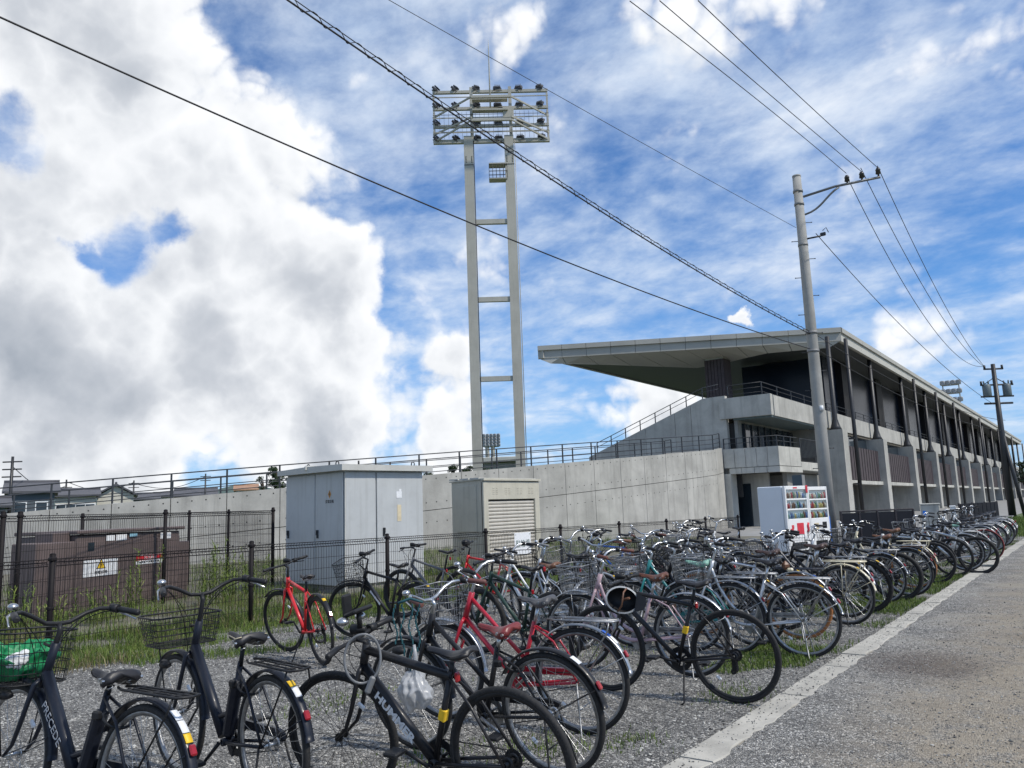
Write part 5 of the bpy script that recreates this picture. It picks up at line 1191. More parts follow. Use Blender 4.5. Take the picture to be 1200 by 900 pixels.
GUARD = dict(silver=mat('guard_steel', (.46, .47, .48), .33, .9, .1, 20), black=PAINTS['black'], cream=PAINTS['cream'], navy=PAINTS['navy'], white=PAINTS['white'], grey=PAINTS['grey'])
BASK = dict(silver=M_ALU, black=M_BLK)
R_ = .345
def rotz_about(mb, P, ax, ang):
    M = Matrix.Translation(P) @ Matrix.Rotation(ang, 4, ax) @ Matrix.Translation(-Vector(P)); mb.v = [tuple(M @ Vector(v)) for v in mb.v]
CACHE = {}
def bike_parts(kind, lod, **o):
    key = (kind, lod, tuple(sorted(o.items())))
    if key in CACHE: return CACHE[key]
    wb = {'city': 1.10, 'hybrid': 1.06, 'road': 1.0, 'mtb': 1.08, 'step': 1.08}[kind]
    tr = {'city': .018, 'hybrid': .0165, 'road': .0125, 'mtb': .027, 'step': .018}[kind]
    seg = (10, 6, 4)[lod]; nW = (56, 32, 22)[lod]; nS = (28, 22, 14)[lod]; sps = (.0013, .0015, .0018)[lod]
    P = []    # name, MB, key, parent index, steered
    def add(n, m, k, par=None, st=False): P.append([n, m, k, par, st]); return len(P)-1
    ang = math.radians(70 if kind in ('city', 'step') else 72); ca = 1/math.tan(ang)
    hx = lambda z: wb-.068-(z-R_)*ca
    A_ = Vector((-math.cos(ang), 0, math.sin(ang)))
    zhb, zht = {'city': (.70, .90), 'step': (.70, .86), 'hybrid': (.69, .83), 'road': (.68, .80), 'mtb': (.72, .85)}[kind]
    HB, HT = Vector((hx(zhb), 0, zhb)), Vector((hx(zht), 0, zht)); BBk = Vector((.445 if kind in ('hybrid', 'road', 'mtb') else .47, 0, .285))
    sz = o.get('saddle_z', .88); sa = math.radians(72); sx = lambda z: BBk.x-(z-BBk.z)/math.tan(sa)
    # ---- wheels
    def wheel(cx, front):
        c = (cx, 0, R_)
        m = MB(); m.lathe_y(c, [(.012, -.05), (.012, .05), (.006, .05), (.006, -.05)], 8) if lod < 2 else m.lathe_y(c, [(.012, -.05), (.012, .05), (.004, .05), (.004, -.05)], 5)
        if lod < 2:
            for s in (-1, 1): m.lathe_y(c, [(.010, s*.026-.002), (.024 if front else .032, s*.026-.002), (.024 if front else .032, s*.026+.002), (.010, s*.026+.002)], 12)
        rim_r = R_-2*tr-.010
        for k in range(nS):
            a = 2*math.pi*k/nS; s = 1 if k % 2 else -1; off = (.55 if (k//2) % 2 else -.55)*(1 if not front else .9); b = a+off; fr = .022
            m.tube([(cx+fr*math.cos(b), s*.026, R_+fr*math.sin(b)), (cx+rim_r*math.cos(a), s*.004, R_+rim_r*math.sin(a))], sps, 3, cap=False)
        if not front and lod < 2 and kind in ('hybrid', 'mtb', 'road'):
            for k in range(6): m.lathe_y(c, [(.018, -.028-.004*k), (.050-.0048*k, -.028-.004*k), (.050-.0048*k, -.0265-.004*k), (.018, -.0265-.004*k)], 14, smooth=False)
        w_ = add('wheel', m, 'spoke', None, front)
        m = MB(); R2 = R_-tr; m.lathe_y(c, [(R2+tr*math.cos(u), tr*math.sin(u)) for u in [2*math.pi*k/(seg if seg > 4 else 5) for k in range(seg if seg > 4 else 5)]], nW); add('tyre', m, 'tyre', w_, front)
        m = MB(); rr = R2-tr*.55; m.lathe_y(c, [(rr, -.011), (rr, .011), (rr-.008, .012), (rr-.022, .006), (rr-.022, -.006), (rr-.008, -.012)], nW); add('rim', m, 'rim', w_, front)
        if lod == 0 or (lod == 1 and not front):
            m = MB(); a = 2.3 if front else 5.4; q = rim_r*.72; m.bbox((cx+q*math.cos(a), 0, R_+q*math.sin(a)), (.02, .016, .045), .004, Matrix.Rotation(-a, 3, 'Y')); add('wheel_reflector', m, 'white', w_, front)
        return w_
    wr = wheel(0.0, False); wf = wheel(wb, True)
    # ---- frame
    m = MB(); t = .018 if kind != 'road' else .016
    m.tube([HB-A_*.01, HT+A_*.01], .022, seg)
    st_top = {'city': .72, 'step': .70, 'hybrid': .74, 'road': .76, 'mtb': .70}[kind]; ST = Vector((sx(st_top), 0, st_top))
    m.tube([BBk, ST], .016, seg)
    style = o.get('frame', 'twin')
    if kind in ('hybrid', 'road', 'mtb'):
        tt0 = HT-A_*.025; m.tube([tt0, ST-Vector((0, 0, .03))], t*(1.25 if o.get('fat') else .95), seg); m.tube([HB+A_*.03, BBk], t*(1.5 if o.get('fat') else 1.1), seg)
    elif style == 'mono':
        m.tube([HB+A_*.06, HB.lerp(BBk, .5)+Vector((-.02, 0, 0)), BBk+Vector((.05, 0, .02))], .030, seg); m.tube(bez(HB.lerp(BBk, .72), HB.lerp(BBk, .78)+Vector((-.03, 0, .02)), (.50, 0, .44), (sx(.43), 0, .43), 6), .015, seg)
        m.bbox((sx(.46)+.0, 0, .47), (.06, .07, .34), .02, Matrix.Rotation(-math.radians(18), 3, 'Y')) if o.get('battery') else None
    elif style == 'twin':
        m.tube(bez(HB+A_*.03, HB+Vector((-.10, 0, -.16)), BBk+Vector((.20, 0, .04)), BBk, 10), .016, seg); m.tube(bez(HT-A_*.04, HT+Vector((-.12, 0, -.18)), (.56, 0, .44), (sx(.44), 0, .44), 10), .014, seg)
    elif style == 'straight':
        m.tube([HB+A_*.03, BBk], .018, seg); m.tube([HT-A_*.03, (sx(.46), 0, .46)], .015, seg)
    elif style == 'loop':
        m.tube(bez(HB+A_*.03, HB+Vector((-.06, 0, -.28)), BBk+Vector((.26, 0, -.02)), BBk, 12), .018, seg); m.tube(bez(HT-A_*.06, HT+Vector((-.04, 0, -.28)), (.66, 0, .34), (sx(.36), 0, .36), 12), .015, seg)
    for s in (-1, 1):
        m.tube([BBk+Vector((-.01, s*.022, 0)), (.30, s*.04, .305), (0, s*.058, R_)], .0095, max(4, seg-3)); m.tube([ST+Vector((.005, s*.014, -.03)), (.17, s*.045, .60), (0, s*.06, R_)], .0075, max(4, seg-3))
    m.lathe_y(tuple(BBk), [(.021, -.036), (.021, .036), (.012, .036), (.012, -.036)], 10)
    fr = add('frame', m, 'paint')
    # ---- fork
    m = MB(); fz = R_+R_+.035
    cr_ = Vector((hx(fz), 0, fz))
    m.tube([HB, cr_], .017, seg)
    for s in (-1, 1):
        q = [cr_+Vector((0, s*.02, .0)), cr_+Vector((0, s*.05, -.02))]
        if kind == 'mtb': q += [Vector((hx(R_+.02)+.012, s*.058, R_+.12)), Vector((wb, s*.058, R_))]
        else: q += [Vector((hx(R_+.16), s*.055, R_+.16)), Vector((hx(R_+.06)+.018, s*.053, R_+.06)), Vector((wb, s*.052, R_))]
        m.tube(q, [.013]*2+([.021, .016] if kind == 'mtb' else [.012, .010, .008]), max(5, seg-2))
    add('fork', m, 'fork', None, True)
    # ---- stem and handlebar
    zs = o.get('bar_z', {'city': 1.0, 'step': .98, 'hybrid': .93, 'road': .92, 'mtb': .95}[kind])
    bar = o.get('bar', {'city': 'swept', 'step': 'swept', 'hybrid': 'flat', 'road': 'drop', 'mtb': 'flat'}[kind])
    SX = hx(zs)+(.03 if bar in ('swept', 'wide') else .07)
    m = MB(); m.tube([HT-A_*.002, HT+A_*.012, Vector((hx(max(zs-.03, zht+.02)), 0, max(zs-.03, zht+.02))), Vector((SX, 0, zs))], .0135, seg); add('stem', m, 'stem', None, True)
    c = Vector((SX, 0, zs)); half = {}
    for s in (-1, 1):
        if bar == 'swept': half[s] = [c, c+Vector((.012, s*.06, .004)), c+Vector((.008, s*.14, .045)), c+Vector((-.012, s*.20, .066)), c+Vector((-.06, s*.26, .066)), c+Vector((-.20, s*.31, .045))]
        elif bar == 'wide': half[s] = [c, c+Vector((.05, s*.05, .0)), c+Vector((.075, s*.13, .05)), c+Vector((.03, s*.22, .095)), c+Vector((-.09, s*.265, .095)), c+Vector((-.27, s*.27, .055))]
        elif bar == 'flat': half[s] = [c, c+Vector((0, s*.10, .004)), c+Vector((-.012, s*.20, .012)), c+Vector((-.035, s*.30, .014))]
        else: half[s] = [c, c+Vector((0, s*.16, 0)), c+Vector((.02, s*.20, .0)), c+Vector((.10, s*.21, -.01)), c+Vector((.13, s*.21, -.07)), c+Vector((.09, s*.21, -.125)), c+Vector((.0, s*.215, -.14))]
    m = MB(); m.tube(list(reversed(half[-1]))+half[1][1:], .011, seg); hbar = add('handlebar', m, 'bar', None, True)
    for s in (-1, 1):
        a, b_ = half[s][-1], half[s][-2]; d = (b_-a).normalized(); m = MB()
        if lod < 2: m.tube([a-d*.004, a+d*.005, a+d*.06, a+d*.115, a+d*.12], [.010, .0165, .0155, .0165, .013], seg)
        else: m.tube([a, a+d*.12], .016, 5)
        add('grip', m, 'grip', hbar, True)
        if lod < 2 and bar != 'drop':
            l0 = a+d*.15; m = MB(); nd = Vector((.55, 0, -.35)) if bar == 'flat' else Vector((.25, s*.25, -.22)); m.tube([l0, l0+nd*.07, l0+nd*.07-d*.06+Vector((0, 0, -.008)), l0+nd*.075-d*.13+Vector((0, 0, -.02))], [.011, .006, .005, .005], 5); add('brake_lever', m, 'chrome' if kind in ('city', 'step') else 'plastic', hbar, True)
            if kind in ('city', 'step', 'mtb', 'hybrid') and s == -1: m = MB(); m.tube([a+d*.13, a+d*.175], .023, 8); add('shifter', m, 'plastic', hbar, True)
            if s == 1 and kind in ('city', 'step'): m = MB(); p = a+d*.19+Vector((0, 0, .024)); m.ell(p, (.026, .026, .018), 10, 6); add('bell', m, 'chrome', hbar, True)
    if lod < 2:   # cables from levers to the frame
        m = MB()
        for s in (-1, 1):
            l0 = half[s][-1].lerp(half[s][-2], .9) if bar != 'drop' else half[s][2]
            m.tube(bez(l0, l0+Vector((.16, -s*.06, .03)), c+Vector((.10, s*.05, -.05)), HT+Vector((.03, s*.02, -.06)), 8), .0026, 4)
            m.tube(bez(l0+Vector((0, 0, -.01)), l0+Vector((.13, -s*.10, .0)), c+Vector((.13, s*.02, -.10)), HB+Vector((.04, s*.015, -.02)), 8), .0026, 4)
        add('cable', m, 'plastic', hbar, True)
    # ---- seat
    m = MB(); SP = Vector((sx(sz-.06), 0, sz-.06)); m.tube([ST-Vector((0, 0, .02)), SP], .0125, seg); add('seat_post', m, 'post')
    m = MB(); wide = kind in ('city', 'step'); Wn, Wb = .021, (.098 if wide else .068)
    N1, N2 = ((16, 0), (11, 0), (7, 0))[lod]; vs = []; fs = []; L0 = .262 if wide else .275
    sect = [(0, .006), (.45, .004), (.78, -.004), (.95, -.018), (1.0, -.40), (.93, -.82), (.80, -1.0), (.62, -.80), (0, -.55)]
    sect = sect+[(-a_, b_) for a_, b_ in reversed(sect[1:-1])]; N2 = len(sect)
    for i in range(N1+1):
        u = i/N1; x = SP.x+.145-L0*u; fl = max(0, (u-.30)/.62); fl = min(1, fl); fl = fl*fl*(3-2*fl)
        wv = Wn+(Wb-Wn)*fl; dep = (.034+.034*fl) if wide else (.026+.016*fl)
        if u > .90: k_ = (u-.90)/.10; wv *= 1-.30*k_*k_; dep *= 1-.25*k_
        if u < .08: wv *= .60+.40*u/.08; dep *= .7+.3*u/.08
        zt0 = sz+.012*math.cos(u*5.6)*.7+(.020*max(0, u-.60)/.4)-(.010*max(0, (u-.93)/.07))
        for y_, z_ in sect: vs.append((x, y_*wv, zt0+(z_*dep if z_ < -.05 else z_-.004)))
    for i in range(N1):
        for k in range(N2): fs.append((i*N2+k, i*N2+(k+1) % N2, (i+1)*N2+(k+1) % N2, (i+1)*N2+k))
    fs.append(tuple(range(N2-1, -1, -1))); fs.append(tuple(N1*N2+k for k in range(N2))); m.add(vs, fs, True)
    sad = add('saddle', m, 'saddle')
    if lod < 2:
        m = MB()
        for s in (-1, 1):
            m.tube([(SP.x+.11, s*.012, sz-.012), (SP.x+.03, s*.022, sz-.045), (SP.x-.06, s*.022, sz-.045), (SP.x-.11, s*.045, sz-.01)], .0035, 4)
            if wide: m.tube([(SP.x-.085+.014*math.cos(k*1.1), s*.045+.014*math.sin(k*1.1), sz-.065+.004*k) for k in range(14)], .0035, 4)
        add('saddle_rail', m, 'chrome', sad)
        if wide and lod == 0:
            m = MB()
            for s in (-1, 1): pass
            for xx, yy in ((-.045, .078), (-.095, .0955)):
                for s in (-1, 1): m = MB(); m.disc_y((SP.x+xx, s*yy, sz-.022), .0085, .012, 10); add('rivet', m, 'chrome', sad)
    # ---- drive
    m = MB(); ch = .092
    m.lathe_y((BBk.x, -.05, BBk.z), [(.052 if lod else .052, -.002), (ch, -.002), (ch, .002), (.052, .002)], 20 if lod < 2 else 10, smooth=False)
    for k in range(5):
        a = k*1.2566; m.tube([(BBk.x, -.05, BBk.z), (BBk.x+.06*math.cos(a), -.05, BBk.z+.06*math.sin(a))], .008, 4)
    ca_ = o.get('crank', 1.0)
    for s in (-1, 1):
        a = ca_+(math.pi if s > 0 else 0); e_ = Vector((BBk.x+.165*math.cos(a), s*.075, BBk.z+.165*math.sin(a))); m.tube([(BBk.x, s*.055, BBk.z), e_], [.012, .009], 5)
    cr = add('crankset', m, 'alloy')
    if lod < 2:
        for s in (-1, 1):
            a = ca_+(math.pi if s > 0 else 0); m = MB(); m.bbox((BBk.x+.165*math.cos(a), s*.125, BBk.z+.165*math.sin(a)), (.085, .085, .022), .006); add('pedal', m, 'plastic', cr)
    m = MB()
    if kind in ('city', 'step'):
        n = 12; ro, ri = .112, .070
        ou = [(BBk.x+ro*math.cos(u), -.045, BBk.z+ro*math.sin(u)) for u in [-1.15+2.75*k/n for k in range(n+1)]]; inn = [(BBk.x+ri*math.cos(u), -.045, BBk.z+ri*math.sin(u)) for u in [-1.15+2.75*k/n for k in range(n+1)]]
        for k in range(n): m.prism([inn[k], ou[k], ou[k+1], inn[k+1]], (0, -.018, 0))
        m.prism([inn[-1], ou[-1], (.02, -.045, R_+.062), (-.03, -.045, R_+.045), (-.03, -.045, R_+.015)], (0, -.018, 0)); add('chain_case', m, 'case')
        m = MB()
        for s in (-1, 1): m.tube([(BBk.x, -.052, BBk.z+s*ch*.9), (0, -.04, R_+s*.036)], .0035, 4)
        add('chain', m, 'plastic')
    else:
        for s in (-1, 1): m.tube([(BBk.x, -.05, BBk.z+s*ch), (0, -.035, R_+s*.036)], .0035, 4)
        add('chain', m, 'plastic')
        if lod < 2: m = MB(); m.bbox((.02, -.05, R_-.08), (.05, .018, .10), .008); m.lathe_y((.035, -.05, R_-.13), [(.004, -.004), (.022, -.004), (.022, .004), (.004, .004)], 8); add('derailleur', m, 'plastic')
    # ---- mudguards
    def guard(cx, a0, a1, front):
        r = R_+.016; m = MB(); m.lathe_y((cx, 0, R_), [(r, -.027), (r+.010, -.018), (r+.013, 0), (r+.010, .018), (r, .027), (r+.008, 0)], (26, 16, 10)[lod], a0, a1)
        if lod < 2:
            for s in (-1, 1): a = a1-.35 if not front else a0+.0; a = a1-.3; m.tube([(cx, s*.06, R_), (cx+(r+.004)*math.cos(a), s*.03, R_+(r+.004)*math.sin(a))], .0026, 4)
        return add('mudguard', m, 'guard', None, front)
    if o.get('guards', kind in ('city', 'step')):
        g = guard(0, .55, 2.95, False); guard(wb, .85, 3.1, True)
        rr = R_+.031
        if lod < 2:
            stk = o.get('stickers', 'yw'); a = 2.05 if stk != 'none' else 9
            for ch_ in stk if stk != 'none' else '':
                w_ = .115 if ch_ == 'y' else .17
                m = MB(); m.lathe_y((0, 0, R_), [(rr, -.0175), (rr+.0015, -.0175), (rr+.0015, .0175), (rr, .0175)], 6, a, a+w_); add('sticker', m, {'y': 'yellow', 'w': 'white', 'b': 'bluestk'}[ch_], g); a += w_+.01
            a = 2.62; m = MB(); m.bbox(((rr+.008)*math.cos(a), 0, R_+(rr+.008)*math.sin(a)), (.016, .032, .048), .006, Matrix.Rotation(math.pi/2-a-math.pi/2, 3, 'Y')); add('rear_reflector', m, 'red', g)
        else:
            a = 2.5; m = MB(); m.bbox(((rr+.01)*math.cos(a), 0, R_+(rr+.01)*math.sin(a)), (.02, .036, .045), .006); add('rear_reflector', m, 'red', g)
    elif lod < 2 and o.get('tail', True):
        m = MB(); m.bbox((sx(st_top)-.035, 0, st_top-.03), (.02, .035, .05), .008); add('rear_reflector', m, 'red')
    if o.get('tag') and lod < 2:
        m = MB(); q = ST.lerp(BBk, .48); m.bbox(q, (.040, .036, .060), .004, Matrix.Rotation(-math.radians(18), 3, 'Y')); add('sticker', m, 'yellow')
    # ---- rack
    if o.get('rack', kind == 'city'):
        zr = R_+R_+.055; m = MB(); x0, x1 = -.27, .14
        m.tube([(x1+.08, -.02, zr+.0), (x1, -.055, zr), (x0, -.06, zr), (x0-.025, 0, zr-.0), (x0, .06, zr), (x1, .055, zr), (x1+.08, .02, zr)], .0065, max(4, seg-4))
        if lod < 2:
            for y in (-.02, .02): m.tube([(x1, y, zr), (x0-.01, y, zr)], .005, 4)
            for x in (x1-.03, -.05, x0+.06): m.tube([(x, -.057, zr), (x, .057, zr)], .005, 4)
        for s in (-1, 1): m.tube([(x0+.02, s*.06, zr), (x0+.03, s*.075, zr-.06), (0, s*.072, R_)], .006, 4); m.tube([(-.02, s*.057, zr), (0, s*.07, R_)], .0055, 4) if o.get('rack2') else None
        add('rack', m, 'rack')
    # ---- basket
    bk = o.get('basket', 'wire' if kind == 'city' else None)
    if bk:
        x0, x1, yw, z0, z1 = hx(.8)+.075, hx(.8)+.36, .185, .70, .955
        if bk == 'low': z0, z1, yw = .76, .93, .21
        if bk == 'round': x1, yw = hx(.8)+.33, .16
        m = MB(); tx, ty = .035, .035
        def ring(f, k=1.0):
            a0, a1, yy = x0+tx*0*(1-f), x1-tx*(1-f), (yw-ty*(1-f)); z = z0+(z1-z0)*f
            if bk == 'round': return [((x0+a1)/2+(a1-x0)/2*math.cos(u), yy*math.sin(u), z) for u in [2*math.pi*k_/16 for k_ in range(16)]]
            rr_ = .03; return [(a0+rr_, -yy, z), (a1-rr_, -yy, z), (a1, -yy+rr_, z), (a1, yy-rr_, z), (a1-rr_, yy, z), (a0+rr_, yy, z), (a0, yy-rr_, z), (a0, -yy+rr_, z)]
        m.tube(ring(1.0), .0052, max(4, seg-4), closed=True)
        for f in ((0, .2, .4, .6, .8) if lod == 0 else (0, .33, .66) if lod == 1 else (0, .5)): m.tube(ring(f), .0024 if f else .004, 4 if lod == 0 else 3, closed=True)
        def walk(f, n):
            r_ = [Vector(q) for q in ring(f)]; r_.append(r_[0]); Ls_ = [(r_[i+1]-r_[i]).length for i in range(len(r_)-1)]; T = sum(Ls_); out = []
            for k in range(n):
                d = T*k/n; i = 0
                while d > Ls_[i]: d -= Ls_[i]; i += 1
                out.append(r_[i].lerp(r_[i+1], d/Ls_[i]))
            return out
        n = (46, 30, 16)[lod]; wt = (.0018, .0020, .0026)[lod]
        for a, b_ in zip(walk(0, n), walk(1, n)): m.tube([a, b_], wt, 3, cap=False)
        nb = (10, 7, 4)[lod]
        for k in range(nb): y = -yw+ty+(2*(yw-ty))*(k+.5)/nb; m.tube([(x0, y, z0), (x1-tx, y, z0)], wt, 3, cap=False)
        for k in range(nb): x = x0+(x1-tx-x0)*(k+.5)/nb; m.tube([(x, -yw+ty, z0), (x, yw-ty, z0)], wt, 3, cap=False)
        if lod < 2:
            for s in (-1, 1): m.tube([(wb, s*.065, R_), (x0+.16, s*.12, z0)], .0045, 4)
            m.tube([(HT.x, 0, HT.z-.02), (x0, 0, z1-.06)], .008, 4)
        add('basket', m, 'basket', None, o.get('bask_steer', True))
    # ---- lamp
    if lod < 2 and o.get('lamp', True):
        m = MB(); p = Vector((wb-.02, .085, R_+.30)) if kind in ('city', 'step') else c+Vector((.03, -.07, .03)); m.tube([p+Vector((-.05, 0, 0)), p+Vector((-.01, 0, 0)), p+Vector((.035, 0, 0)), p+Vector((.04, 0, 0))], [.012, .024, .030, .022], 8); add('head_lamp', m, 'plastic' if o.get('dark_lamp', True) else 'chrome', None, True)
    # ---- stand
    if lod < 2:
        m = MB()
        if kind in ('city', 'step') and o.get('stand', 'double') == 'double':
            for s in (-1, 1): m.tube([(0, s*.075, R_), (-.015, s*.10, R_-.12), (-.045, s*.145, .02), (-.075, s*.15, .012)], .0065, 5)
            m.tube([(-.02, -.105, R_-.16), (-.02, .105, R_-.16)], .005, 4)
        else: m.tube([(BBk.x-.06, .05, BBk.z), (BBk.x-.09, .20, .03), (BBk.x-.07, .215, .01)], [.009, .007, .009], 5)
        add('kickstand', m, 'standc')
        if kind in ('city', 'step'): m = MB(); m.tube([(sx(.62)-.13+.055*math.cos(u), .055*math.sin(u)*1.1, .60+.03*math.cos(u)) for u in [2*math.pi*k/14 for k in range(12)]], .0075, 5); m.bbox((sx(.62)-.06, .06, .62), (.05, .03, .04), .008); add('ring_lock', m, 'plastic')
    sr = o.get('steer', 0)
    for q in P:
        if sr and q[4]: rotz_about(q[1], HB, A_, math.radians(sr))
    out = [(n, m_.mesh('bicycle_'+n), k, par) for n, m_, k, par, st in P]
    for q in out: q[1].materials.append(M_BLK)
    CACHE[key] = out; return out
BIKES = []
def bike(kind, x, y, head, label, group=None, lean=0.0, lod=0, paint='black', fork=None, saddle='black', grip='black', tyre='black', rim='silver', guard='silver', basketc='silver', bar='chrome', rackc='silver', case=None, post='chrome', part_labels=None, **o):
    parts = bike_parts(kind, lod, **o)
    e = empty('bicycle', (x, y, 0), (math.radians(-lean), 0, math.radians(head))); tag(e, label, 'bicycle', group)
    mk = dict(paint=PAINTS[paint], fork=PAINTS[fork or paint], tyre=TYRE[tyre], rim=RIMS[rim], spoke=M_SPKD if rim == 'black' else M_SPK, chrome=M_CHR, alloy=M_ALU if bar == 'chrome' else M_BLK, plastic=M_BLK, saddle=SADD[saddle], grip=GRIP[grip], basket=BASK[basketc], guard=GUARD[guard], rack={'silver': M_ALU, 'black': M_BLK, 'cream': PAINTS['cream'], 'navy': PAINTS['navy']}[rackc], red=M_RED, yellow=M_YEL, white=M_WHS, bluestk=M_BLS,
              bar=M_CHR if bar == 'chrome' else M_BLK, stem=M_CHR if bar == 'chrome' else M_BLK, post=M_CHR if post == 'chrome' else M_BLK, case=PAINTS[case] if case else (PAINTS[paint] if paint not in ('silver', 'pink') else M_ALU), standc=M_ALU if guard == 'silver' and kind in ('city', 'step') else M_BLK)
    os_ = []
    for n, me, k, par in parts:
        ob = D.objects.new(n, me); COL.objects.link(ob); ob.parent = e if par is None else os_[par]
        ob.material_slots[0].link = 'OBJECT'; ob.material_slots[0].material = mk[k]; os_.append(ob)
    BIKES.append(e); e.select_set(False); return e, os_
def rearpx(px, py): p = onZ(px, py, R_); return p.x, p.y
def local(e, v): return e.matrix_basis @ Vector(v)
# ------------------------------------------------------------------ the bicycles nearest the camera, each as photographed
GK, GF = 'bicycles with rear wheels along the kerb', 'bicycles parked against the mesh fence'
x, y = rearpx(160, 924)
bA, pA = bike('city', x, y, 184, 'navy black city bicycle with a green bag in its wire basket, bottom left corner', GK, -4, 0, 'navy', saddle='black', guard='navy', basketc='black', bar='black', rackc='black', frame='mono', battery=True, post='black', stickers='wwy', saddle_z=.80, bar_z=1.0, rack=True, bask_steer=True, basket='wire', tail=True)
x, y = rearpx(320, 872)
bB, pB = bike('city', x, y, 173, 'dark navy electric city bicycle with an empty low wire basket and cream-piped saddle', GK, 1.0, 0, 'navy', guard='navy', basketc='black', bar='black', rackc='black', frame='mono', battery=True, post='black', stickers='yw', saddle_z=.865, bar_z=1.06, basket='low', crank=2.4)
x, y = rearpx(604, 889)
bC, pC = bike('hybrid', x, y, 184, 'black hybrid bicycle with bold white lettering on its frame and a grey cable lock', GK, 7, 0, 'black', rim='black', bar='black', post='black', fat=True, saddle_z=.84, bar_z=.86, tag=True, crank=3.6, steer=10)
x, y = rearpx(651, 834)
bD, pD = bike('step', x, y, 181, 'black bicycle with a maroon saddle, brown grips and a teal chain on its handlebar', GK, 7.0, 0, 'black', saddle='maroon', grip='maroon', guard='black', frame='straight', saddle_z=.82, bar_z=.96, bar='chrome', stickers='w', rack=False, crank=.4)
x, y = rearpx(682, 797)
bE, pE = bike('city', x, y, 188, 'red city bicycle with silver handlebar, grey saddle and silver rear rack', GK, 2.0, 0, 'crimson', saddle='grey', guard='silver', frame='straight', saddle_z=.88, bar_z=1.04, stickers='bw', basketc='silver', case='crimson', rackc='silver', crank=5.6)
x, y = rearpx(379, 738)
bF, pF = bike('hybrid', x, y, 161, 'bright red hybrid bicycle standing alone near the fence, seen from behind', GF, 6, 0, 'red', bar='black', post='black', rim='black', guards=True, guard='black', stickers='y', saddle_z=.88, bar_z=.98, crank=3.9, steer=20)
x, y = rearpx(490, 719)
bG, pG = bike('hybrid', x, y, 178, 'black hybrid bicycle with a white-lettered down tube and wire basket by the fence post', GF, 3, 0, 'black', bar='black', post='black', rim='black', guards=True, guard='black', stickers='y', saddle_z=.90, bar_z=.98, basket='wire', basketc='black', steer=28)
x, y = rearpx(545, 697)
bH, pH = bike('mtb', x, y, 186, 'grey mountain bicycle behind the black basket bicycle, with a red tail light under its saddle', GF, 3, 0, 'grey', bar='black', post='black', rim='black', saddle_z=.95, bar_z=1.0)
x, y = rearpx(612, 690)
bI, pI = bike('hybrid', x, y, 192, 'red hybrid bicycle in front of the beige shed corner, its bar against the fence', GF, 4, 0, 'red', bar='black', post='black', rim='black', saddle_z=.92, bar_z=.97, steer=14)
x, y = rearpx(654, 735)
bJ, pJ = bike('mtb', x, y, 172, 'dark green mountain bicycle between the red bicycle and the grey wire baskets', None, 4, 0, 'green', bar='black', post='black', rim='black', saddle_z=.92, bar_z=.98, steer=12)
x, y = rearpx(705, 705)
bL, pL = bike('hybrid', x, y, 178, 'black hybrid bicycle with bar ends raised in front of the white parking sign', GF, 3, 0, 'black', rim='silver', bar='chrome', saddle_z=.90, bar_z=1.04, fat=True)
bM, pM = bike('city', -4.65, 8.55, 272, 'silver city bicycle facing the camera with a round dark basket and tan grips', None, 2, 0, 'silver', grip='tan', bar='chrome', basket='round', basketc='black', guard='silver', frame='straight', saddle_z=.88, bar_z=1.06, stickers='none')
x, y = rearpx(752, 668)
bN, pN = bike('road', x, y, 184, 'bright blue road bicycle leaning by the mesh fence with a bag under its black saddle', GF, 3, 0, 'blue', bar='black', post='black', rim='black', saddle_z=.98, bar_z=.97)
x, y = rearpx(810, 745)
bO, pO = bike('step', x, y, 186, 'pale pink bicycle with a brown leather saddle behind the black helmet bicycle', GK, 2, 0, 'pink', saddle='brown', grip='brown', guard='silver', frame='loop', saddle_z=.87, bar_z=1.0, stickers='none', basket='wire', basketc='silver')
x, y = rearpx(862, 768)
bP, pP = bike('hybrid', x, y, 185, 'slim black hybrid bicycle nearest the kerb with a helmet hung on its handlebar', GK, 3.5, 0, 'black', rim='black', bar='black', post='black', saddle_z=.89, bar_z=.88, tag=True, crank=3.4, tyre='black')
x, y = rearpx(858, 724)
bT, pT = bike('city', x, y, 183, 'teal city bicycle with a mint green saddle in the thick of the row', GK, 2, 0, 'teal', saddle='mint', guard='silver', frame='twin', saddle_z=.90, stickers='none')
x, y = rearpx(942, 727)
bR, pR = bike('city', x, y, 187, 'silver city bicycle with a small brown pouch under its black saddle, past the helmet bicycle', GK, 2, 0, 'silver', saddle='black', guard='silver', frame='loop', saddle_z=.92, bar_z=1.04, stickers='y', rackc='silver', basket='wire', basketc='silver')
# their details
def dt_text(e, parts, body, size, kind_, m_, side=1, f0=.5, off=.029, sx=1.0):
    """lettering along the down tube on the camera side (local +y or -y)"""
    fr = parts[[p.name.split('.')[0] for p in parts].index('frame')]
    wb = {'city': 1.10, 'hybrid': 1.06}[kind_]; ca = 1/math.tan(math.radians(70 if kind_ == 'city' else 72)); zhb = .70 if kind_ == 'city' else .69
    HB = Vector((wb-.068-(zhb-R_)*ca, 0, zhb)); BB = Vector((.47 if kind_ == 'city' else .445, 0, .285)); d = (BB-HB).normalized(); c = HB.lerp(BB, f0)+Vector((0, side*off, 0))
    ya = Vector((0, side, 0)).cross(d); text('lettering', body, size, m_, fr, basis(d, ya, c), .0006, sx=sx)
M_WTX = mat('white_print', (.72, .73, .74), .5); M_GTX = mat('grey_print', (.45, .46, .48), .5)
dt_text(bA, pA, 'PRECEDE', .062, 'city', M_GTX, 1, .40, .0325)
dt_text(bC, pC, 'HUMMER', .060, 'hybrid', M_WTX, 1, .50, .0285, 1.25)
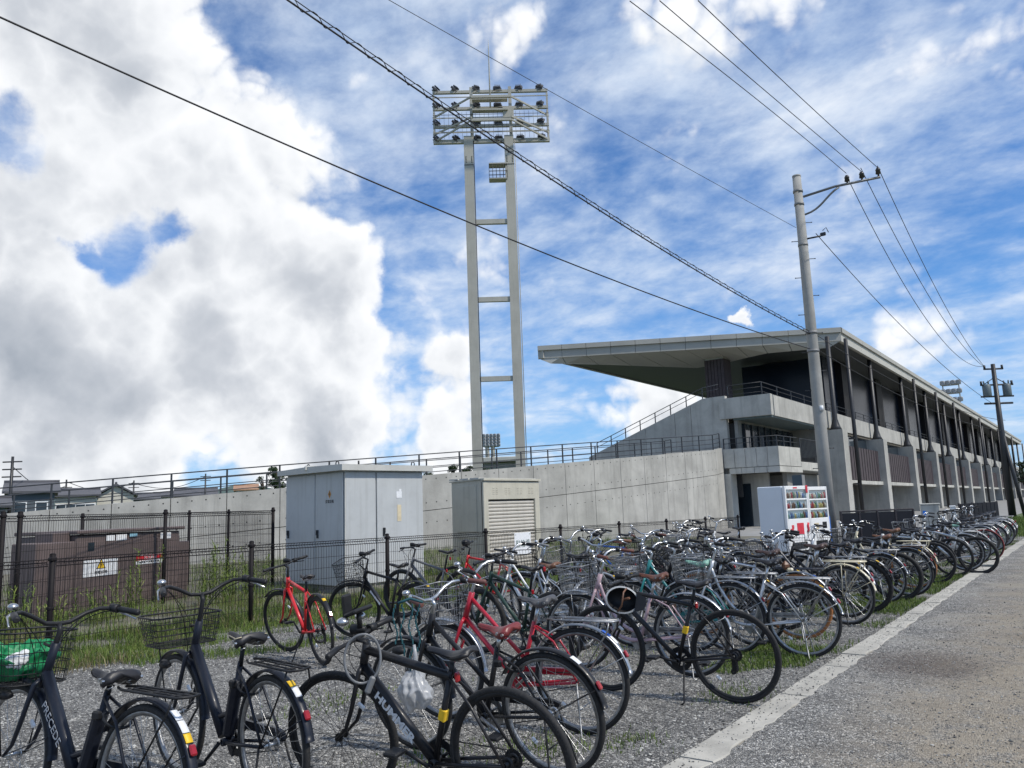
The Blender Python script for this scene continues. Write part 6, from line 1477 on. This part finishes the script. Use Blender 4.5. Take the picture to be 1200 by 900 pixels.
frG = [q for q in pG if q.name.startswith('frame')][0]; HBg = Vector((.88, 0, .69)); dg_ = (Vector((.445, 0, .285))-HBg); dn_ = dg_.normalized(); m = MB()
for k in range(7): m.box(HBg+dg_*(.30+.055*k)+Vector((0, .0205, 0)), (.030, .002, .020 if k % 3 else .026), Matrix.Rotation(math.atan2(-dn_.z, dn_.x), 3, 'Y'))
obj('frame_print', m, M_WTX, frG, kind='stuff')
# HUMMER on the rim decals of the lettered bicycle
# cream piping on the saddle of the electric bicycle
sd = [p for p in pB if p.name.startswith('saddle') and 'rail' not in p.name][0]
sxs = .47-(.865-.06-.285)/math.tan(math.radians(72))
for s in (1, -1):
    m = MB(); pp = []
    for i in range(13):
        u = .04+.95*i/12; fl = min(1, max(0, (u-.30)/.62)); fl = fl*fl*(3-2*fl); wv = .021+(.098-.021)*fl
        if u > .90: wv *= 1-.30*((u-.90)/.10)**2
        pp.append((sxs+.145-.262*u, s*wv*.93, .865+.012*math.cos(u*5.6)*.7+(.020*max(0, u-.60)/.4)-.017))
    m.tube(pp, .0032, 5); obj('piping', m, mat('cream_piping', (.55, .48, .34), .6), sd)
# green bag in the basket
from mathutils import noise as mnoise
def crumple(m, amp, sc, seed):
    off = Vector((seed*3.1, seed*1.7, seed*2.3)); out = []
    for v in m.v:
        p = Vector(v); n = abs(mnoise.noise(p*sc+off))+.5*abs(mnoise.noise(p*sc*2.3+off))+.25*abs(mnoise.noise(p*sc*5+off)); g = mnoise.noise_vector(p*sc*.8+off); out.append(tuple(p+p.normalized()*(n-.35)*amp+g*amp*.45))
    m.v = out; return m
def lump(c, rad, seed, amp=.25, nu=18, nv=12, sq=1.0):
    r = random.Random(seed); ph = [r.uniform(0, 6) for _ in range(9)]
    def f(v):
        d = v.normalized(); k = 1+amp*(math.sin(d.x*7+ph[0])*math.sin(d.y*6+ph[1])+.6*math.sin(d.z*11+ph[2]+d.x*5)+.5*math.sin(d.y*13+ph[3]+d.z*4))*.5
        return Vector((v.x*k, v.y*k, v.z*k*sq))
    m = MB(); m.ell(c, rad, nu, nv, None, f); return m
M_GB = mat('green_bag_cloth', (.008, .22, .075), .5, 0, .12, 8, .3, 30)
bag = empty('shopping_bag', tuple(local(bA, (1.15, 0.0, .71)))); bag.rotation_euler = (0, 0, math.radians(184)); tag(bag, 'bright green folded shopping bag lying in the basket of the corner bicycle', 'bag')
m = crumple(lump((0.02, .0, .075), (.13, .165, .085), 3, .22, 60, 36), .055, 13, 1); obj('cloth', m, M_GB, bag)
m = crumple(lump((0.00, -.08, .12), (.10, .08, .055), 5, .25, 44, 26), .045, 16, 2); obj('fold', m, M_GB, bag)
m = MB(); m.tube([(-.06, .10, .12), (-.05, .13, .155), (.0, .14, .16), (.05, .12, .13)], .009, 6); obj('handle', m, M_GB, bag)
m = crumple(lump((-.075, .05, .10), (.035, .075, .038), 8, .2, 34, 20), .03, 20, 3); obj('white_print', m, M_WTX, bag)
# white carrier bag hanging from the maroon-saddle bicycle
hb = local(bD, (.62, .30, 1.04)); wbag = empty('carrier_bag', (0, 0, 0)); pB_ = onD(486, 803, math.hypot(hb.x, hb.y)-.10); wbag.location = (pB_.x, pB_.y, pB_.z); tag(wbag, 'crumpled white plastic bag hanging under the handlebar with the teal chain', 'bag')
M_PB = mat('white_plastic_film', (.50, .51, .52), .28, 0, .1, 9)
def _thin(m):
    nt = m.node_tree; N = NT(nt); b = nt.nodes['Principled BSDF']; o = [n for n in nt.nodes if n.type == 'OUTPUT_MATERIAL'][0]; tr = N.new('ShaderNodeBsdfTransparent'); tr.inputs[0].default_value = (.9, .9, .9, 1); x = N.new('ShaderNodeMixShader'); x.inputs[0].default_value = .32; N.link(b.outputs[0], x.inputs[1]); N.link(tr.outputs[0], x.inputs[2]); N.link(x.outputs[0], o.inputs[0])
_thin(M_PB)
m = MB(); m.ell((0, 0, -.02), (.095, .088, .122), 72, 44, None, lambda v: Vector((v.x*(1-max(0, v.z)*4.2)*(1+.09*math.sin(math.atan2(v.y, v.x)*11+v.z*34)+.05*math.sin(v.z*60+v.x*40)), v.y*(1-max(0, v.z)*4.2)*(1+.09*math.sin(math.atan2(v.y, v.x)*11+v.z*34)+.05*math.sin(v.z*50+v.y*45)), v.z+.012*math.sin(v.x*50+v.y*40)))); obj('film', crumple(m, .028, 13, 4), M_PB, wbag)
m = MB(); m.tube([(0, 0, .10), (.01, 0, .16), (.0, 0, .22)], [.024, .012, .008], 8); obj('handle', m, M_PB, wbag)
# teal chain lock
M_TEAL = mat('teal_chain_sleeve', (.012, .075, .09), .65)
qh = onD(481, 706, math.hypot(hb.x, hb.y)-.06); ch = empty('chain_lock', tuple(qh)); tag(ch, 'teal sleeved chain lock draped over the brown handlebar grip', 'lock')
for i, (dx, ln) in enumerate(((-.05, .30), (.0, .40), (.04, .34), (-.09, .22))):
    m = MB(); n = int(ln/.022); u = Vector((CR.x, CR.y, 0)).normalized()
    for k in range(n): z = -.02-k*.022; p = u*(dx+.012*math.sin(k*.7+i))+Vector((0, 0, z)); m.bbox(p, (.007 if k % 2 else .012, .012 if k % 2 else .007, .026), .003)
    obj('chain_strand', m, M_TEAL, ch)
m = MB(); m.tube([Vector((CR.x, CR.y, 0)).normalized()*s*.09+Vector((0, 0, .022-abs(s)*.03)) for s in (-.8, -.4, 0, .4, .8)], .008, 6); obj('chain_strand', m, M_TEAL, ch)
# cable lock loop and phone mount on the lettered black bicycle
hc = local(bC, (.83, .14, .92)); cl = empty('cable_lock', (0, 0, 0)); q = onD(425, 772, math.hypot(hc.x, hc.y)-.1); cl.location = (q.x, q.y, q.z); cl.rotation_euler = (0, 0, YAW+.25); tag(cl, 'grey coiled cable lock looped over the bar of the lettered black bicycle', 'lock')
m = MB(); m.tube([(.088*math.cos(u), .01*math.sin(3*u), (.118*math.sin(u))) for u in [2*math.pi*k/28 for k in range(28)]], .0065, 8, closed=True); obj('cable', m, mat('lock_sleeve', (.16, .165, .17), .35), cl)
m = MB(); m.bbox((.035, -.01, -.125), (.03, .028, .085), .008, Matrix.Rotation(.4, 3, 'Y')); obj('lock_body', m, mat('lock_sleeve', (.16, .165, .17), .35), cl)
hbar = [p for p in pC if p.name.startswith('handlebar')][0]
m = MB(); cc = Vector((.87, .0, .935)); m.bbox(cc+Vector((0, .0, .07)), (.085, .15, .022), .008, Matrix.Rotation(.35, 3, 'Y')); m.tube([cc+Vector((0, 0, -.02)), cc+Vector((0, 0, .07))], .014, 6); m.bbox(cc+Vector((.06, .02, .10)), (.02, .07, .12), .015); obj('phone_mount', m, M_BLK, hbar)
m = MB(); m.ell(cc+Vector((.03, .09, .035)), (.034, .034, .022), 12, 8); obj('bell', m, M_CHR, hbar); m = MB(); m.ell(cc+Vector((.04, -.05, .03)), (.03, .03, .02), 12, 8); obj('bell', m, M_CHR, hbar)
# helmet on the kerbside black bicycle
hp = onZ(729, 703, .80); M_HEL = mat('helmet_shell', (.38, .39, .39), .45, 0, .05, 6); hl = empty('helmet', tuple(hp)); hl.rotation_euler = (math.radians(78), math.radians(12), YAW-.1); tag(hl, 'grey bicycle helmet with black lining hanging open side out on the kerbside bicycle', 'helmet')
def dome(r0, r1, r2, inset=0): 
    m = MB(); vs = []; fs = []; nu, nv = 24, 7
    for j in range(nv+1):
        ph = (math.pi/2)*j/nv
        for i in range(nu): th = 2*math.pi*i/nu; vs.append((r0*math.cos(ph)*math.cos(th), r1*math.cos(ph)*math.sin(th), -r2*math.sin(ph)))
    for j in range(nv):
        for i in range(nu): fs.append((j*nu+i, j*nu+(i+1) % nu, (j+1)*nu+(i+1) % nu, (j+1)*nu+i))
    m.add(vs, fs, True); return m
obj('shell', dome(.125, .10, .12), M_HEL, hl); obj('lining', dome(.112, .088, .105), M_BLK, hl)
m = MB(); n = 24
for k in range(n):
    a, b_ = 2*math.pi*k/n, 2*math.pi*(k+1)/n; m.quad((.125*math.cos(a), .10*math.sin(a), 0), (.125*math.cos(b_), .10*math.sin(b_), 0), (.112*math.cos(b_), .088*math.sin(b_), .004), (.112*math.cos(a), .088*math.sin(a), .004))
obj('rim', m, M_HEL, hl)
m = MB(); m.prism([(.10, -.07, .0), (.165, -.045, .03), (.175, 0, .035), (.165, .045, .03), (.10, .07, 0)], (0, 0, .012)); obj('visor', m, M_BLK, hl)
m = MB(); m.tube([(-.02, -.088, .0), (.0, -.05, .05), (0, 0, .075), (0, .05, .05), (.02, .088, 0)], .007, 5); m.tube([(0, 0, -.02), (.05, .02, .03)], .01, 5); obj('strap', m, SADD['tan'], hl)
# saddle bag, pouch and lights carried by named bicycles
def tail_light(e, z, xoff=-.13, m_=M_RED, s=(.02, .035, .05)): m = MB(); m.bbox((.445-(z-.285)*.325+xoff, 0, z), s, .008); obj('tail_light', m, m_, e)
tail_light(bH, .84, -.06); tail_light(bJ, .90, -.155); tail_light(bN, .86, -.06)
m = MB(); m.bbox((.20-.10, 0, .86), (.11, .075, .075), .025); obj('saddle_bag', m, M_BLK, bN)
m = MB(); m.bbox((.14-.02, 0, .86), (.07, .085, .085), .03); obj('pouch', m, SADD['tan'], bR)
m = MB(); m.bbox((.08, 0, .82), (.06, .05, .035), .012); obj('saddle_lamp', m, PAINTS['cream'], bR)
m = MB(); m.bbox((.97-.1, 0, 1.02), (.10, .12, .09), .025); obj('handlebar_bag', m, M_BLK, bI)

# ------------------------------------------------------------------ the rest of the kerb row, near to far
_T = ['', 'first', 'second', 'third', 'fourth', 'fifth', 'sixth', 'seventh', 'eighth', 'ninth', 'tenth', 'eleventh', 'twelfth', 'thirteenth', 'fourteenth', 'fifteenth', 'sixteenth', 'seventeenth', 'eighteenth', 'nineteenth']
ORD = _T[1:]+['twentieth']+['twenty-'+t for t in _T[1:10]]+['thirtieth']+['thirty-'+t for t in _T[1:10]]+['fortieth']+['forty-'+t for t in _T[1:10]]
rr = random.Random(23)
KIND = dict(city='city bicycle', step='step-through bicycle', hybrid='hybrid bicycle', mtb='mountain bicycle', road='road bicycle')
row = [  # y, x, kind, paint, saddle, guard, extras, what shows
 (8.35, -3.15, 'city', 'black', 'black', 'black', dict(frame='twin', basketc='black', tyre='black'), 'black city bicycle with thick black rear mudguard behind the silver pouch bicycle'),
 (8.95, -2.85, 'step', 'navy', 'dark_brown', 'silver', dict(frame='straight', rack=True, rackc='navy', tyre='orange', stickers='b'), 'navy bicycle with tan tyres and a blue rear rack'),
 (9.50, -3.20, 'hybrid', 'silver', 'black', 'black', dict(guards=True), 'silver hybrid bicycle squeezed between tan tyres and cream rack'),
 (10.12, -2.66, 'city', 'black', 'dark_brown', 'cream', dict(frame='twin', rack=True, rackc='cream', rack2=True, stickers='y', basketc='black'), 'black city bicycle with a tall cream tubular rear rack'),
 (10.75, -2.82, 'city', 'grey', 'black', 'silver', dict(frame='twin', basketc='silver'), 'grey city bicycle with bright mudguard just past the cream rack'),
 (11.25, -2.70, 'mtb', 'black', 'black', 'black', dict(guards=True), 'black bicycle with fat black rear mudguard second past the cream rack'),
 (12.20, -2.72, 'city', 'silver', 'black', 'silver', dict(frame='loop', rack=True), 'silver city bicycle with a wide polished mudguard and no sticker'),
 (12.62, -2.58, 'mtb', 'black', 'black', 'black', dict(), 'black bicycle with wide tyres tucked beside the polished mudguard'),
 (13.25, -2.55, 'city', 'grey', 'tan', 'grey', dict(frame='twin', rack=True, basketc='black'), 'grey city bicycle with a tan saddle and grey mudguard'),
 (13.95, -2.62, 'hybrid', 'black', 'black', 'black', dict(guards=True), 'black hybrid bicycle with a mudguard before the cream one'),
 (14.45, -2.68, 'city', 'cream', 'tan', 'cream', dict(frame='loop', rack=True, rackc='cream', tyre='orange', stickers='none'), 'cream bicycle with orange tyres and cream mudguard'),
 (15.15, -2.50, 'hybrid', 'black', 'black', 'black', dict(), 'black hybrid bicycle just past the cream bicycle'),
 (15.90, -2.60, 'road', 'white', 'black', 'black', dict(), 'white road bicycle standing ahead of the silver one at the grass end'),
 (16.60, -2.40, 'hybrid', 'black', 'black', 'black', dict(), 'black hybrid bicycle tangled with the silver sloping frame'),
 (17.05, -2.05, 'mtb', 'silver', 'black', 'black', dict(fat=True), 'silver mountain bicycle whose rear wheel stands out over the kerb'),
 (17.75, -2.35, 'city', 'black', 'black', 'silver', dict(frame='twin', rack=True), 'black city bicycle with bright mudguard behind the silver mountain bicycle'),
 (18.35, -2.45, 'mtb', 'black', 'black', 'black', dict(), 'black mountain bicycle one before the red tyre'),
 (19.20, -2.40, 'city', 'white', 'mint', 'white', dict(frame='loop', rack=True), 'white city bicycle with mint saddle near the red tyre'),
 (20.20, -2.25, 'road', 'black', 'black', 'black', dict(tyre='red', rim='black'), 'black road bicycle with red tyres, last before the gap in the row'),
]
cols = ['black', 'silver', 'black', 'white', 'grey', 'navy', 'black', 'silver', 'brown', 'black']
for i, (y, x, kind_, pc_, sc_, gd, ex, lab) in enumerate(row):
    lod = 0 if y < 9.2 else 1 if y < 14.6 else 2
    ex = dict(ex); kw = dict(paint=pc_, saddle=sc_, guard=gd, bar='chrome' if kind_ in ('city', 'step') else 'black')
    kw['saddle_z'] = rr.choice((.86, .90, .94)); kw['crank'] = rr.choice((.5, 2.2, 4.0)); kw['steer'] = rr.choice((0, 0, 10, -10))
    if kind_ in ('mtb', 'hybrid', 'road'): kw['rim'] = 'black'
    kw.update(ex); bike(kind_, x*.985, y, 180+rr.uniform(-5, 9), lab, GK, rr.uniform(0, 7), lod, **kw)
# far group beyond the gap
for i in range(12):
    y = 21.6+i*.68; kind_ = ['city', 'hybrid', 'city', 'step'][i % 4]; pc_ = cols[(i*3+1) % len(cols)]; sc_ = 'black'; gd = ['silver', 'black', 'silver', 'silver', 'white'][i % 5]
    bike(kind_, -2.45-.04*(i % 3)-.10*(i > 7), y, 180+rr.uniform(-6, 8), '%s %s with %s mudguards, %s beyond the red-tyred road bicycle' % (pc_, KIND[kind_], 'bright' if gd == 'silver' else gd, ORD[i]), GK, rr.uniform(0, 4), 2, paint=pc_, saddle=sc_, guard=gd, guards=True, bar='chrome' if i % 3 else 'black', frame='twin', basket='wire' if i % 2 == 0 else None, basketc='silver' if i % 4 else 'black', saddle_z=.88)
# second line, parked front to back between the kerb row and the fence
GM = 'bicycles in the middle of the lot'
mid = []
i = 0; y = 7.75
while y < 13.3:
    kind_ = rr.choice(['city', 'city', 'hybrid', 'step', 'mtb', 'city']); pc_ = rr.choice(['black', 'silver', 'white', 'black', 'grey', 'navy', 'silver', 'black', 'brown', 'teal', 'white']); sc_ = rr.choice(['black', 'black', 'black', 'brown', 'dark_brown', 'tan']); gd = rr.choice(['silver', 'black', 'silver'])
    mid.append((y, kind_, pc_, sc_, gd)); y += rr.uniform(.46, .78)
for i, (y, kind_, pc_, sc_, gd) in enumerate(mid):
    x = -4.85+rr.uniform(-.28, .22); lod = 1; hb_ = rr.choice(['wire', 'wire', 'round', None]) if kind_ in ('city', 'step') else None; bc_ = rr.choice(['silver', 'silver', 'black']); gc_ = rr.choice(['black', 'black', 'brown', 'grey'])
    prev = mid[i-1][2] if i else 'blue'; 
    lab = '%s %s with %s saddle%s, %s in the middle line' % (pc_, KIND[kind_], sc_.replace('_', ' '), ' and basket' if hb_ else '', ORD[i])
    bike(kind_, x, y, 180+rr.uniform(-14, 14), lab, GM, rr.uniform(-2, 8), lod, paint=pc_, saddle=sc_, guard=gd, grip=gc_, guards=kind_ in ('city', 'step') or rr.random() < .4, bar='chrome' if kind_ in ('city', 'step') or rr.random() < .4 else 'black', basket=hb_, basketc=bc_, frame=rr.choice(['twin', 'loop', 'straight']), saddle_z=rr.choice((.86, .92, .97)), bar_z=rr.choice((.98, 1.02, 1.07)), steer=rr.choice((0, 14, -14)))
# against the fence, beyond the blue road bicycle
fl = [11.2, 13.9, 14.7, 15.5, 16.3]
for i, y in enumerate(fl):
    kind_ = rr.choice(['city', 'city', 'hybrid', 'step', 'mtb']); pc_ = rr.choice(['white', 'black', 'silver', 'navy', 'black', 'grey', 'blue']); sc_ = rr.choice(['black', 'black', 'brown']); bs = rr.choice(['wire', 'round', None]) if kind_ in ('city', 'step') else None
    lab = '%s %s with %s saddle%s, %s past the blue road bicycle' % (pc_, KIND[kind_], sc_, ' and basket' if bs else '', ORD[i])
    bike(kind_, -5.9+rr.uniform(-.3, .3), y, 180+rr.uniform(-16, 16), lab, GF, rr.uniform(-2, 5), 1, paint=pc_, saddle=sc_, guard=rr.choice(['silver', 'black']), bar='chrome' if kind_ in ('city', 'step') else 'black', basket=bs, basketc=rr.choice(['silver', 'black']), frame=rr.choice(['twin', 'loop', 'straight']), saddle_z=rr.choice((.88, .94)), bar_z=rr.choice((1.0, 1.06)), steer=rr.choice((0, 15, -15)))
for o in SC.objects: o.select_set(False)
